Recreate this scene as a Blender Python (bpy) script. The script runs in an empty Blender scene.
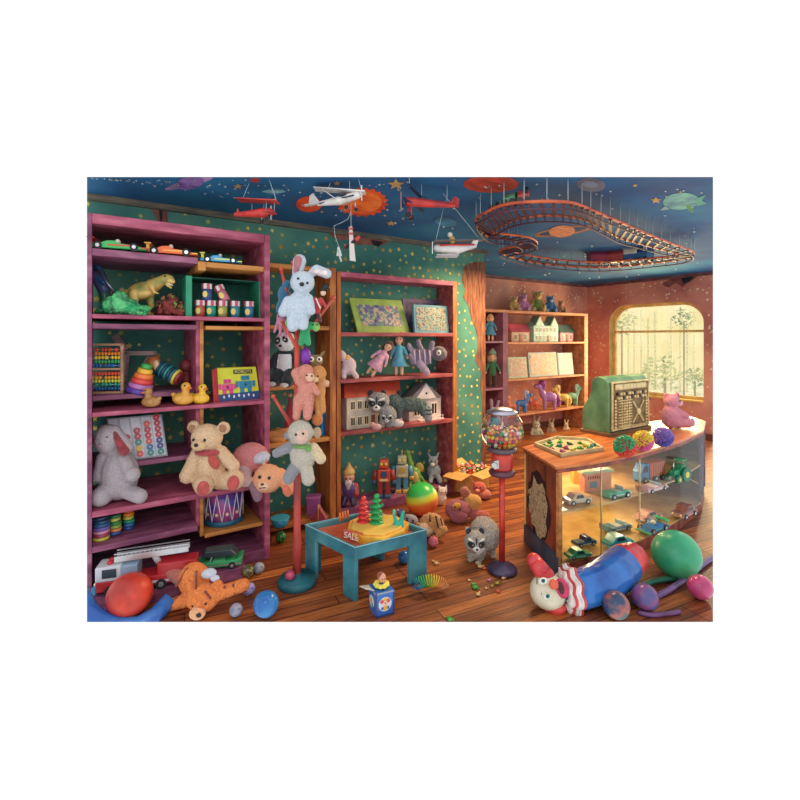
import bpy, bmesh, math, random
import numpy as np
from mathutils import Vector, Matrix, noise
random.seed(7)
C = bpy.context.scene.collection
# ------------------------------------------------------------------ room frame
F = 458.0; H = 1.55; HY = 338.0; CEIL = 2.55
R = Vector((.8368, -.5475, 0)); W = Vector((.5475, .8368, 0)); YAW = -math.atan2(.5475, .8368)
V = Vector

def ray(px): return R*((px-400)/F) + W
def at_v(px, v):
    d = ray(px); t = v/d.y; return d.x*t, t
def at_u(px, u):
    d = ray(px); t = u/d.x; return d.y*t, t
def on_z(px, py, z):
    t = F*(H-z)/(py-HY); p = ray(px)*t; return V((p.x, p.y, z))
def z_at(py, t): return H-(py-HY)*t/F
def on_v(px, py, v):
    u, t = at_v(px, v); return V((u, v, z_at(py, t)))
def on_u(px, py, u):
    v, t = at_u(px, u); return V((u, v, z_at(py, t)))

# ------------------------------------------------------------------ materials
_m = {}
def lin(h):
    r = []
    for i in (0, 2, 4):
        c = int(h[i:i+2], 16)/255
        r.append(c/12.92 if c <= .04045 else ((c+.055)/1.055)**2.4)
    return r
KIND = dict(fur=(.95, 0, .14, 110, .9, 420), plas=(.28, 0, .06, 8, 0, 1), paint=(.5, 0, .22, 7, .15, 60), cloth=(.85, 0, .18, 30, .35, 500),
            metal=(.3, .85, .1, 10, 0, 1), wood=(.55, 0, .35, 6, .25, 60), card=(.6, 0, .1, 12, 0, 1), rock=(.9, 0, .5, 25, .8, 60), skin=(.5, 0, .08, 20, 0, 1), wall=(.85, 0, .30, 3.5, .2, 30))
def M(h, kind='plas'):
    k = (h, kind)
    if k in _m: return _m[k]
    ro, me, var, sc, bu, bs = KIND[kind]
    m = bpy.data.materials.new(kind+'_'+h); m.use_nodes = True; n = m.node_tree.nodes; l = m.node_tree.links
    b = n['Principled BSDF']; c = lin(h)
    b.inputs['Roughness'].default_value = ro; b.inputs['Metallic'].default_value = me
    tc = n.new('ShaderNodeTexCoord'); mp = n.new('ShaderNodeMapping'); l.new(tc.outputs['Object'], mp.inputs[0])
    if kind == 'wood': mp.inputs['Scale'].default_value = (.6, 5, 5)
    nz = n.new('ShaderNodeTexNoise'); nz.inputs['Scale'].default_value = sc; nz.inputs['Detail'].default_value = 6; l.new(mp.outputs[0], nz.inputs[0])
    rp = n.new('ShaderNodeValToRGB'); e = rp.color_ramp.elements
    e[0].position = .32; e[1].position = .68
    e[0].color = [max(0, x*(1-var*1.2)) for x in c]+[1]; e[1].color = [min(1, x*(1+var)+var*.015) for x in c]+[1]
    l.new(nz.outputs[0], rp.inputs[0]); l.new(rp.outputs[0], b.inputs['Base Color'])
    if kind in ('fur', 'cloth'):
        b.inputs['Sheen Weight'].default_value = .35; b.inputs['Sheen Roughness'].default_value = .5
    if bu:
        n2 = n.new('ShaderNodeTexNoise'); n2.inputs['Scale'].default_value = bs; n2.inputs['Detail'].default_value = 3; l.new(tc.outputs['Object'], n2.inputs[0])
        bp = n.new('ShaderNodeBump'); bp.inputs['Strength'].default_value = bu; bp.inputs['Distance'].default_value = .004 if kind != 'wall' else .003
        l.new(n2.outputs[0], bp.inputs['Height']); l.new(bp.outputs[0], b.inputs['Normal'])
    _m[k] = m; return m
def glass(name, tint=(1, 1, 1), gl=.08, streaks=0.0, streak_col=(1, .95, .75)):
    if name in _m: return _m[name]
    m = bpy.data.materials.new(name); m.use_nodes = True; n = m.node_tree.nodes; l = m.node_tree.links; n.clear()
    o = n.new('ShaderNodeOutputMaterial'); t = n.new('ShaderNodeBsdfTransparent'); t.inputs[0].default_value = (*tint, 1)
    g = n.new('ShaderNodeBsdfGlossy'); g.inputs['Roughness'].default_value = .04
    lw = n.new('ShaderNodeLayerWeight'); lw.inputs[0].default_value = .25
    ma = n.new('ShaderNodeMath'); ma.operation = 'MULTIPLY_ADD'; ma.inputs[1].default_value = .55; ma.inputs[2].default_value = gl
    l.new(lw.outputs['Fresnel'], ma.inputs[0]); mx = n.new('ShaderNodeMixShader'); l.new(ma.outputs[0], mx.inputs[0]); l.new(t.outputs[0], mx.inputs[1]); l.new(g.outputs[0], mx.inputs[2])
    last = mx
    if streaks:
        tc = n.new('ShaderNodeTexCoord'); mp = n.new('ShaderNodeMapping'); l.new(tc.outputs['Object'], mp.inputs[0])
        mp.inputs['Rotation'].default_value = (math.radians(38), 0, 0); mp.inputs['Scale'].default_value = (1, 7, .7)
        nz = n.new('ShaderNodeTexNoise'); nz.inputs['Scale'].default_value = 1.6; nz.inputs['Detail'].default_value = 4; l.new(mp.outputs[0], nz.inputs[0])
        rp = n.new('ShaderNodeMapRange'); rp.inputs[1].default_value = .4; rp.inputs[2].default_value = .68; rp.inputs[3].default_value = streaks*.25; rp.inputs[4].default_value = streaks
        l.new(nz.outputs[0], rp.inputs[0]); d = n.new('ShaderNodeBsdfTranslucent'); d.inputs[0].default_value = (*streak_col, 1)
        m2 = n.new('ShaderNodeMixShader'); l.new(rp.outputs[0], m2.inputs[0]); l.new(mx.outputs[0], m2.inputs[1]); l.new(d.outputs[0], m2.inputs[2]); last = m2
    l.new(last.outputs[0], o.inputs[0]); _m[name] = m; return m
def ramp(name, stops, scale, kind='noise', rough=.7, mapscale=(1, 1, 1), rot=0, bump=0, coord='Object', const=False, detail=6):
    """several-colour procedural material"""
    if name in _m: return _m[name]
    if 'plush' in name or '_tan' in name or 'tan_' in name: scale *= 3.5; stops = [(.15, stops[0][1]), (.85, stops[-1][1])]
    m = bpy.data.materials.new(name); m.use_nodes = True; n = m.node_tree.nodes; l = m.node_tree.links; b = n['Principled BSDF']
    b.inputs['Roughness'].default_value = rough
    tc = n.new('ShaderNodeTexCoord'); mp = n.new('ShaderNodeMapping'); mp.inputs['Scale'].default_value = mapscale; mp.inputs['Rotation'].default_value = (0, 0, rot); l.new(tc.outputs[coord], mp.inputs[0])
    if kind == 'noise': nz = n.new('ShaderNodeTexNoise'); nz.inputs['Scale'].default_value = scale; nz.inputs['Detail'].default_value = detail; out = nz.outputs[0]
    elif kind == 'voronoi': nz = n.new('ShaderNodeTexVoronoi'); nz.inputs['Scale'].default_value = scale; out = nz.outputs['Color']
    else: nz = n.new('ShaderNodeTexWave'); nz.inputs['Scale'].default_value = scale; nz.inputs['Distortion'].default_value = 2; out = nz.outputs['Fac' if 'Fac' in nz.outputs else 0]
    l.new(mp.outputs[0], nz.inputs[0]); rp = n.new('ShaderNodeValToRGB'); cr = rp.color_ramp
    if const: cr.interpolation = 'CONSTANT'
    while len(cr.elements) < len(stops): cr.elements.new(.5)
    for e, (p, h) in zip(cr.elements, stops): e.position = p; e.color = lin(h)+[1]
    l.new(out, rp.inputs[0]); l.new(rp.outputs[0], b.inputs['Base Color'])
    if bump:
        bp = n.new('ShaderNodeBump'); bp.inputs['Strength'].default_value = bump; bp.inputs['Distance'].default_value = .01; l.new(out, bp.inputs['Height']); l.new(bp.outputs[0], b.inputs['Normal'])
    _m[name] = m; return m

# ------------------------------------------------------------------ mesh builder
class B:
    def __init__(s): s.bm = bmesh.new(); s.mats = []
    def mi(s, m):
        if m not in s.mats: s.mats.append(m)
        return s.mats.index(m)
    def _fin(s, verts, m, smooth):
        i = s.mi(m); fs = set()
        for v in verts: fs.update(v.link_faces)
        for f in fs: f.material_index = i; f.smooth = smooth
    def box(s, c, d, m, rot=None):
        mt = Matrix.Translation(V(c)) @ (rot.to_4x4() if rot else Matrix()) @ Matrix.Diagonal((*d, 1))
        r = bmesh.ops.create_cube(s.bm, size=1, matrix=mt); s._fin(r['verts'], m, False); return s
    def bb(s, a, b, m):
        a, b = V(a), V(b); return s.box((a+b)/2, [abs(x) for x in (b-a)], m)
    def sph(s, c, r, m, rot=None, seg=16):
        if not hasattr(r, '__len__'): r = (r, r, r)
        mt = Matrix.Translation(V(c)) @ (rot.to_4x4() if rot else Matrix()) @ Matrix.Diagonal((*r, 1))
        q = bmesh.ops.create_uvsphere(s.bm, u_segments=seg, v_segments=max(6, seg*2//3), radius=1, matrix=mt); s._fin(q['verts'], m, True); return s
    def cyl(s, a, b, r0, m, r1=None, n=14, smooth=True):
        a, b = V(a), V(b); d = b-a; L = d.length
        if L < 1e-6: return s
        r1 = r0 if r1 is None else r1
        mt = Matrix.Translation((a+b)/2) @ d.to_track_quat('Z', 'Y').to_matrix().to_4x4()
        q = bmesh.ops.create_cone(s.bm, cap_ends=True, segments=n, radius1=max(r0, 1e-5), radius2=max(r1, 1e-5), depth=L, matrix=mt)
        s._fin(q['verts'], m, smooth)
        for v in q['verts']:
            for f in v.link_faces:
                if len(f.verts) > 4: f.smooth = False
        return s
    def face(s, pts, m, smooth=False):
        try: f = s.bm.faces.new([s.bm.verts.new(V(p)) for p in pts])
        except ValueError: return s
        f.material_index = s.mi(m); f.smooth = smooth; return s
    def prism(s, pts, ext, m):
        ext = V(ext); a = [s.bm.verts.new(V(p)) for p in pts]; b = [s.bm.verts.new(V(p)+ext) for p in pts]; i = s.mi(m); n = len(a)
        fs = [s.bm.faces.new(a[::-1]), s.bm.faces.new(b)]+[s.bm.faces.new((a[k], a[(k+1) % n], b[(k+1) % n], b[k])) for k in range(n)]
        for f in fs: f.material_index = i
        bmesh.ops.recalc_face_normals(s.bm, faces=fs); return s
    def tube(s, pts, r, m, n=8, r1=None, closed=False):
        pts = [V(p) for p in pts]; N = len(pts); rings = []
        for k, p in enumerate(pts):
            if closed: t = pts[(k+1) % N]-pts[k-1]
            else: t = pts[min(k+1, N-1)]-pts[max(k-1, 0)]
            q = t.to_track_quat('Z', 'Y'); rr = r if r1 is None else r+(r1-r)*k/(N-1)
            if hasattr(rr, '__len__'): rr = rr[k]
            rings.append([s.bm.verts.new(p+q @ V((math.cos(6.28319*j/n)*rr, math.sin(6.28319*j/n)*rr, 0))) for j in range(n)])
        i = s.mi(m)
        for k in range(N if closed else N-1):
            a, b = rings[k], rings[(k+1) % N]
            # avoid twist
            off = min(range(n), key=lambda o: (a[0].co-b[o].co).length)
            for j in range(n):
                f = s.bm.faces.new((a[j], a[(j+1) % n], b[(j+1+off) % n], b[(j+off) % n])); f.material_index = i; f.smooth = True
        if not closed:
            for g in (rings[0][::-1], rings[-1]): f = s.bm.faces.new(g); f.material_index = i
        return s
    def lathe(s, prof, m, c=(0, 0, 0), n=24, rot=None, smooth=True, ms=None):
        c = V(c); rings = []
        for r, z in prof:
            ring = []
            for j in range(n):
                p = V((math.cos(6.28319*j/n)*r, math.sin(6.28319*j/n)*r, z))
                if rot: p = rot @ p
                ring.append(s.bm.verts.new(p+c))
            rings.append(ring)
        for k in range(len(rings)-1):
            i = s.mi(ms[k] if ms else m)
            for j in range(n):
                f = s.bm.faces.new((rings[k][j], rings[k][(j+1) % n], rings[k+1][(j+1) % n], rings[k+1][j])); f.material_index = i; f.smooth = smooth
        for g, k in ((rings[0][::-1], 0), (rings[-1], -1)): f = s.bm.faces.new(g); f.material_index = s.mi(ms[k] if ms else m)
        return s
    def star(s, c, a, b, r, m, n=5, inner=.45, th=0):
        c, a, b = V(c), V(a), V(b); pts = []
        for k in range(2*n):
            rr = r if k % 2 == 0 else r*inner; q = th+math.pi*k/n; pts.append(c+a*math.cos(q)*rr+b*math.sin(q)*rr)
        return s.face(pts, m)
    def disc(s, c, a, b, ra, rb, m, n=24, th=0, wob=0):
        c, a, b = V(c), V(a), V(b); pts = []
        for k in range(n):
            q = 6.28319*k/n; w = 1+(random.uniform(-wob, wob) if wob else 0); x = math.cos(q)*ra*w; y = math.sin(q)*rb*w
            pts.append(c+a*(x*math.cos(th)-y*math.sin(th))+b*(x*math.sin(th)+y*math.cos(th)))
        return s.face(pts, m)
    def clip(s, left=0, right=0, front=0, bottom=0, top=0):
        pl = []
        if left: pl.append(((0, 0, H), -(R+W*.6834)))
        if right: pl.append(((0, 0, H), R-W*.6834))
        if front: pl.append((W*front, -W))
        if bottom: pl.append(((0, 0, H), -(V((0, 0, 1))+W*(284/F))))
        if top: pl.append(((0, 0, H), V((0, 0, 1))-W*(161/F)))
        for co, no in pl:
            g = s.bm.verts[:]+s.bm.edges[:]+s.bm.faces[:]
            r = bmesh.ops.bisect_plane(s.bm, geom=g, plane_co=V(co), plane_no=V(no), clear_outer=True)
        return s
    def build(s, name, parent=None, loc=(0, 0, 0), rz=0, bevel=0, mesh_only=False):
        me = bpy.data.meshes.new(name); s.bm.to_mesh(me); s.bm.free()
        for m in s.mats: me.materials.append(m)
        o = bpy.data.objects.new(name, me); C.objects.link(o); o.location = loc; o.rotation_euler[2] = rz
        if parent: o.parent = parent
        if bevel:
            b = o.modifiers.new('bevel', 'BEVEL'); b.width = bevel; b.segments = 2; b.limit_method = 'ANGLE'; b.angle_limit = 1
        return o
def tag(o, label=None, cat=None, group=None, kind=None):
    for k, v in (('label', label), ('category', cat), ('group', group), ('kind', kind)):
        if v: o[k] = v
    return o
def thing(name, label, cat, loc, rz=0, group=None):
    o = bpy.data.objects.new(name, None); C.objects.link(o); o.empty_display_size = .05; o.location = V(loc)+V((0, 0, .0008)); o.rotation_euler[2] = rz
    return tag(o, label, cat, group)
def struct(name, b, **k): return tag(b.build(name, **k), kind='structure')

# frame facing the viewer's side of the room, in which a toy is modelled; unit = apparent size
BENCH = bpy.data.scenes.new('bench')      # a bench on which bodies are fused before they go into the shop; removed at the end
def baked(tmp):
    with bpy.context.temp_override(scene=BENCH, view_layer=BENCH.view_layers[0]): dg = bpy.context.evaluated_depsgraph_get(); dg.update()
    me = bpy.data.meshes.new_from_object(tmp.evaluated_get(dg)); old = tmp.data; bpy.data.objects.remove(tmp)
    return me, old
class Fr:
    def __init__(s, px, py, z=None, v=None, D=None):
        s.px, s.py = px, py; s.sup = z is not None; s.persp = False
        if v is not None: D = at_v(px, v)[1]
        elif D is None: D = F*(H-z)/(py-HY)
        s.D = D; s.k = D/F; p = ray(px)*D; s.z = z_at(py, D) if z is None else z; s.loc = V((p.x, p.y, s.z))
    def p(s, x, y, d=0):
        if s.persp: q = (s.D+d*s.k)/F; return V(((x-400)*q-(s.px-400)*s.k, d*s.k, H-(y-HY)*q-s.z))
        return V(((x-s.px)*s.k, d*s.k, (s.py-y)*s.k))
    def thing(s, name, label, cat, group=None): return thing(name, label, cat, s.loc, YAW, group)
def rotv(a): return Matrix.Rotation(math.radians(-a), 3, 'Y')
def E(x, y, d, rx, ry, rd, m, a=0): return ('E', x, y, d, rx, ry, rd, m, a)
def K(a, b, r0, r1, m): return ('K', a, b, r0, r1, m)
def prims_to(b, fr, prims, seg=16):
    k = fr.k
    for q in prims:
        if q[0] == 'E': _, x, y, d, rx, ry, rd, m, a = q; b.sph(fr.p(x, y, d), (rx*k, rd*k, ry*k), m, rotv(a), seg)
        else:
            _, p0, p1, r0, r1, m = q; A, Z = fr.p(*p0), fr.p(*p1); b.cyl(A, Z, r0*k, m, r1*k, n=seg); b.sph(A, r0*k, m, seg=seg); b.sph(Z, r1*k, m, seg=seg)
def part(name, fr, prims, parent, seg=14, label=None):
    b = B(); prims_to(b, fr, prims, seg); o = b.build(name, parent)
    if label: o['label'] = label
    return o
def body(name, fr, prims, parent, vox=.9, sm=5, fuzz=0.0, label=None, settle=True):
    b = B(); prims_to(b, fr, prims, 14); mats = b.mats; tmp = b.build('tmp'); C.objects.unlink(tmp); BENCH.collection.objects.link(tmp); k = fr.k
    r = tmp.modifiers.new('r', 'REMESH'); r.mode = 'VOXEL'; r.voxel_size = vox*k
    s = tmp.modifiers.new('s', 'SMOOTH'); s.iterations = sm; s.factor = .6
    me, old = baked(tmp); me.name = name; bpy.data.meshes.remove(old)
    me.materials.clear()
    for m in mats: me.materials.append(m)
    S = []
    for q in prims:
        if q[0] == 'E': S.append((0, fr.p(q[1], q[2], q[3]), rotv(q[8]).inverted(), V((q[4]*k, q[6]*k, q[5]*k)), mats.index(q[7])))
        else: S.append((1, fr.p(*q[1]), fr.p(*q[2])-fr.p(*q[1]), (q[3]*k, q[4]*k), mats.index(q[5])))
    nf = len(me.polygons); me.polygons.foreach_set('use_smooth', [True]*nf)
    if len(mats) > 1:
        ce = np.empty(nf*3, 'f'); me.polygons.foreach_get('center', ce); ce = ce.reshape(-1, 3); best = np.full(nf, 1e9); bi = np.zeros(nf, 'i')
        for t in S:
            if t[0] == 0:
                x = (ce-np.array(t[1])) @ np.array(t[2]).T; rr = np.array(t[3]); dd = (np.sqrt(((x/rr)**2).sum(1))-1)*rr.min()
            else:
                g = np.array(t[2]); x = ce-np.array(t[1]); h = np.clip(x @ g/max(g @ g, 1e-9), 0, 1); dd = np.sqrt(((x-h[:, None]*g)**2).sum(1))-(t[3][0]+(t[3][1]-t[3][0])*h)
            w = dd <= best; best[w] = dd[w]; bi[w] = t[4]
        me.polygons.foreach_set('material_index', bi)
    if settle and fr.sup:
        lo = min(v.co.z for v in me.vertices); parent.location.z = fr.z-lo+.0008
    if fuzz:
        n3 = len(me.vertices)*3; co = np.empty(n3, 'f'); no = np.empty(n3, 'f'); me.vertices.foreach_get('co', co); me.vertices.foreach_get('normal', no); co = co.reshape(-1, 3); no = no.reshape(-1, 3)
        am = np.array([noise.noise(V(c)*(.35/k))*.7+noise.noise(V(c)*(.9/k))*.3 for c in co], 'f')*fuzz*k*2
        me.vertices.foreach_set('co', (co+no*am[:, None]).ravel())
    o = bpy.data.objects.new(name, me); C.objects.link(o); o.parent = parent
    if label: o['label'] = label
    return o
def text(name, s, size, m, parent, loc, rot, extrude=.001, label=None):
    cu = bpy.data.curves.new(name, 'FONT'); cu.body = s; cu.size = size; cu.extrude = extrude; cu.align_x = 'CENTER'; cu.align_y = 'CENTER'
    t = bpy.data.objects.new('tmp', cu); BENCH.collection.objects.link(t)
    me, _ = baked(t); me.materials.clear(); me.materials.append(m)
    o = bpy.data.objects.new(name, me); C.objects.link(o); o.parent = parent; o.location = loc; o.rotation_euler = rot
    if label: o['label'] = label
    return o
BLK = M('141014'); EYE = M('0c0a10')
def eyes(fr, pts, parent, r=1.0, m=None):
    for x, y, d in pts: part('eye', fr, [E(x, y, d, r, r, r*.7, m or EYE, 0)], parent, 10)
# ================================================================== SETTING
# floor: old planks
def floor_mat():
    m = bpy.data.materials.new('old_planks'); m.use_nodes = True; n = m.node_tree.nodes; l = m.node_tree.links; b = n['Principled BSDF']
    tc = n.new('ShaderNodeTexCoord'); mp = n.new('ShaderNodeMapping'); mp.inputs['Rotation'].default_value = (0, 0, math.radians(8)); l.new(tc.outputs['Object'], mp.inputs[0])
    br = n.new('ShaderNodeTexBrick'); br.inputs['Color1'].default_value = lin('cc7c3e')+[1]; br.inputs['Color2'].default_value = lin('7c3e26')+[1]; br.inputs['Mortar'].default_value = lin('3a1c14')+[1]
    br.inputs['Scale'].default_value = 1; br.inputs['Brick Width'].default_value = 1.3; br.inputs['Row Height'].default_value = .095; br.inputs['Mortar Size'].default_value = .0035; br.offset = .37; br.offset_frequency = 3
    l.new(mp.outputs[0], br.inputs[0]); m2 = n.new('ShaderNodeMapping'); m2.inputs['Scale'].default_value = (1.2, 16, 1); l.new(mp.outputs[0], m2.inputs[0])
    nz = n.new('ShaderNodeTexNoise'); nz.inputs['Scale'].default_value = 2.2; nz.inputs['Detail'].default_value = 8; nz.inputs['Roughness'].default_value = .7; l.new(m2.outputs[0], nz.inputs[0])
    rp = n.new('ShaderNodeValToRGB'); e = rp.color_ramp.elements; e[0].position = .35; e[0].color = (.30, .22, .26, 1); e[1].position = .7; e[1].color = (1.25, 1.2, 1.1, 1); l.new(nz.outputs[0], rp.inputs[0])
    mx = n.new('ShaderNodeMix'); mx.data_type = 'RGBA'; mx.blend_type = 'MULTIPLY'; mx.inputs[0].default_value = 1; l.new(br.outputs[0], mx.inputs[6]); l.new(rp.outputs[0], mx.inputs[7]); l.new(mx.outputs[2], b.inputs['Base Color'])
    b.inputs['Roughness'].default_value = .42; bp = n.new('ShaderNodeBump'); bp.inputs['Strength'].default_value = .35; bp.inputs['Distance'].default_value = .006; l.new(nz.outputs[0], bp.inputs['Height']); l.new(bp.outputs[0], b.inputs['Normal'])
    return m
WALLV = 3.85; ENDU = 3.67; BACKV = 5.3; RIGHTU = 7.7
b = B(); b.face([(-1.5, -1, 0), (8.2, -1, 0), (8.2, 5.4, 0), (-1.5, 5.4, 0)], floor_mat()); b.clip(left=1, right=1, front=2.5)
struct('floor', b)
# ceiling with its night-sky mural
sky = ramp('ceiling_blue', [(.3, '1a4c80'), (.5, '17649a'), (.7, '2480a8')], 1.4, rough=.8)
b = B(); b.face([(-1.5, -1, CEIL), (8.2, -1, CEIL), (8.2, 5.4, CEIL), (-1.5, 5.4, CEIL)], sky); b.clip(left=1, right=1, front=F/161)
X, Y = V((1, 0, 0)), V((0, 1, 0))
def cz(px, py, lift=.002): p = on_z(px, py, CEIL); p.z = CEIL-lift; return p
def cshape(pts, m, lift): b.face([cz(x, y, lift) for x, y in pts], m)
def cell(cx, cy, rx, ry, a=0, n=22, wob=0):
    a = math.radians(a); o = []
    for k in range(n):
        q = 6.28319*k/n; w = 1+(random.uniform(-wob, wob)); x = math.cos(q)*rx*w; y = math.sin(q)*ry*w; o.append((cx+x*math.cos(a)-y*math.sin(a), cy+x*math.sin(a)+y*math.cos(a)))
    return o
def spiky(cx, cy, rx, ry, n, inner=.86):
    return [(cx+math.cos(math.pi*k/n)*rx*(1 if k % 2 else inner), cy+math.sin(math.pi*k/n)*ry*(1 if k % 2 else inner)) for k in range(2*n)]
sr = ramp('mural_sun', [(.35, 'c8301c'), (.6, 'f0602c')], 6); so = ramp('mural_sun_face', [(.35, 'e85022'), (.6, 'ff8a3a')], 8)
cshape(spiky(362, 202, 27, 15, 20), sr, .002); cshape(cell(362, 202, 20, 11), so, .003)
cshape(cell(309, 204, 13, 8, 0, 20), sr, .002)
cshape(cell(189, 183, 25, 3.5, -14), M('b59ad0', 'wall'), .002); cshape(cell(190, 182.5, 14, 6.5, -10), ramp('mural_violet', [(.35, '6a4a98'), (.6, '9a78c0')], 9), .003)
cshape(cell(491, 184, 28, 8.5), ramp('mural_red', [(.35, '8c2420'), (.6, 'c84230')], 7, mapscale=(1, 6, 1)), .002)
cshape(cell(274, 191, 9, 3.6), M('3f7fa8', 'wall'), .002); cshape(cell(274, 191, 12, 1.6), M('78b8cc', 'wall'), .003)
cshape(cell(446, 222, 14, 6.5, 10), M('246a9c', 'wall'), .002); cshape(cell(446, 222, 11, 4.5, 10), M('3c88b4', 'wall'), .003)
cshape(cell(591, 184.5, 14.5, 7, 5), ramp('mural_grey', [(.35, '3c4258'), (.6, '6a6e80')], 6), .002); cshape(cell(590, 184, 8, 3.4, 5), M('7c8094', 'wall'), .003)
cshape(cell(681, 201, 18, 8.5, -4), ramp('mural_turtle', [(.35, '2f7c9a'), (.6, '6cc0b4')], 9), .002); cshape([(696, 198), (706, 194), (702, 200), (707, 203), (697, 206)], M('62b09c', 'wall'), .003); cshape(cell(690, 208, 5, 2.4, 50), M('62b070', 'wall'), .003); cshape([(665, 206), (660, 210), (670, 209)], M('a0c8c0', 'wall'), .003)
cshape(cell(564, 231, 30, 4.2, -8), M('b07858', 'wall'), .002); cshape(cell(563, 231, 24, 2.6, -8), M('1a4c78', 'wall'), .003); cshape(cell(562, 231, 13, 6, -4), ramp('mural_saturn', [(.35, 'b8684a'), (.6, 'e0a070')], 9, mapscale=(1, 5, 1)), .004)
cshape(cell(255, 180, 5, 2.5), M('b04040', 'wall'), .002)
for x, y, r in ((396, 184, 9), (391, 223, 5), (238, 186, 5), (656, 200, 6), (337, 183, 4), (635, 185, 3)):
    cshape([(x+math.cos(math.pi*k/5+.3)*r*(1 if k % 2 else .45), y+math.sin(math.pi*k/5+.3)*r*.6*(1 if k % 2 else .45)) for k in range(10)], M('c8a468', 'wall'), .003)
sm_ = M('b8d8e0', 'wall')
for k in range(170):
    x = random.uniform(90, 711); lim = 178+(x-87)*.161 if x < 484 else (270+(x-484)*.13 if x < 585 else 285-(x-585)*.12)
    y = random.uniform(179, lim-3); r = random.uniform(1.0, 2.3)
    cshape([(x+math.cos(math.pi*k2/4)*r*(1 if k2 % 2 == 0 else .35), y+math.sin(math.pi*k2/4)*r*.62*(1 if k2 % 2 == 0 else .35)) for k2 in range(8)], sm_ if random.random() < .8 else M('d8c078', 'wall'), .0045)
b.clip(left=1, right=1, front=F/161); struct('ceiling', b)
# green wall, stars of the wallpaper, plaster where the paper has come off
green = ramp('green_paper', [(.28, '2e6660'), (.5, '488478'), (.72, '649c84')], 2.2, rough=.9, detail=9)
b = B(); b.bb((-.6, WALLV, 0), (ENDU, WALLV+.16, CEIL), green); b.clip(left=1)
st = [M('cfc25a', 'wall'), M('a8b060', 'wall'), M('c89a50', 'wall'), M('d8cc80', 'wall')]
AX, AZ = V((1, 0, 0)), V((0, 0, 1))
u = -.05
while u < ENDU-.03:
    z = random.uniform(.03, .1)
    while z < CEIL-.06:
        uu, zz = u+random.uniform(-.03, .03), z+random.uniform(-.03, .03)
        if uu < ENDU-.02: b.star((uu, WALLV-.002, zz), AX, AZ, random.uniform(.014, .026), random.choice(st), n=random.choice((5, 5, 6)), inner=.5, th=random.random())
        z += .105
    u += .098
pl1 = ramp('bare_plaster', [(.3, '5c3a3c'), (.5, '84504a'), (.7, '9c6a58')], 7, rough=.95, bump=.5); pl2 = ramp('bare_board', [(.3, '4c2e28'), (.5, '7c4e3c'), (.7, '96704c')], 7, rough=.9, mapscale=(6, 1, .8), bump=.4); dk = M('2a1c20', 'wall')
def wp(pts, m, off=.004, v=WALLV):
    b.face([V((*on_v(x, y, v)[:1], v-off, on_v(x, y, v)[2])) for x, y in pts], m)
wp([(97, 193), (104, 203), (118, 204), (133, 201), (146, 203), (152, 210), (158, 222), (168, 222), (167, 210), (172, 203), (190, 205), (160, 197)], pl1)
wp([(158, 198), (163, 199), (162, 222), (160, 222)], dk, .006)
wp([(327, 228), (330, 236), (340, 240), (352, 240), (358, 245), (372, 245), (380, 246), (390, 241), (386, 236)], pl1)
wp([(370, 240), (383, 242), (378, 247), (373, 245)], dk, .006)
wp([(475, 262), (468, 264), (463, 268), (462, 280), (465, 290), (463, 297), (468, 305), (471, 318), (476, 330), (478, 345), (475, 360), (481, 372), (480, 385), (482, 400), (482, 440), (481, 470), (485.5, 475), (485, 262)], pl2)
b.clip(left=1); struct('wall_left', b)
b = B(); b.bb((-.6, WALLV-.035, CEIL-.045), (ENDU+.03, WALLV, CEIL), ramp('old_moulding', [(.3, '46443e'), (.55, '6e685a'), (.75, '8a8068')], 9, mapscale=(.5, 3, 3), bump=.3)); b.clip(left=1)
struct('trim_1', b)
# rose wall behind
rose = ramp('rose_paper', [(.3, 'b46c64'), (.5, 'cc8874'), (.72, 'dca088')], 2.4, rough=.9, detail=8)
b = B(); b.bb((ENDU-.6, BACKV, 0), (RIGHTU, BACKV+.1, CEIL), rose)
for k in range(480):
    uu, zz = random.uniform(ENDU, RIGHTU-.03), random.uniform(.1, CEIL-.05)
    b.star((uu, BACKV-.003, zz), AX, AZ, random.uniform(.012, .024), M('ecc8a4', 'wall'), inner=.5, th=random.random())
struct('wall_back', b)
# window wall with rounded opening
v0, v1, zb, zt, rr = 3.31, 4.86, .585, 2.13, .34
loop = []
def arc(cv, czz, a0, a1, n=8):
    for k in range(n+1):
        a = math.radians(a0+(a1-a0)*k/n); loop.append((cv+math.cos(a)*rr, czz+math.sin(a)*rr))
arc(v1-rr, zt-rr, 0, 90); arc(v0+rr, zt-rr, 90, 180); loop += [(v0, zb), (v1, zb)]
b = B(); outer = [(2.6, 0), (BACKV, 0), (BACKV, CEIL), (2.6, CEIL)]
es = []
for lp in (outer, loop):
    vs = [b.bm.verts.new((RIGHTU, y, z)) for y, z in lp]; es += [b.bm.edges.new((vs[k], vs[(k+1) % len(vs)])) for k in range(len(vs))]
b.mi(rose); bmesh.ops.triangle_fill(b.bm, edges=es, use_beauty=True)
rev = ramp('window_reveal', [(.35, 'b08840'), (.65, 'd8b868')], 6)
n = len(loop)
for k in range(n):
    (y0, z0), (y1, z1) = loop[k], loop[(k+1) % n]; b.face([(RIGHTU, y0, z0), (RIGHTU, y1, z1), (RIGHTU+.22, y1, z1), (RIGHTU+.22, y0, z0)], rev)
for k in range(420):
    y, z = random.uniform(3.0, BACKV-.03), random.uniform(.05, CEIL-.05)
    if v0-.05 < y < v1+.05 and zb-.05 < z < zt+.04: continue
    b.star((RIGHTU-.003, y, z), Y, AZ, random.uniform(.013, .024), M('f4d4b0', 'wall'), inner=.5, th=random.random())
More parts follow.
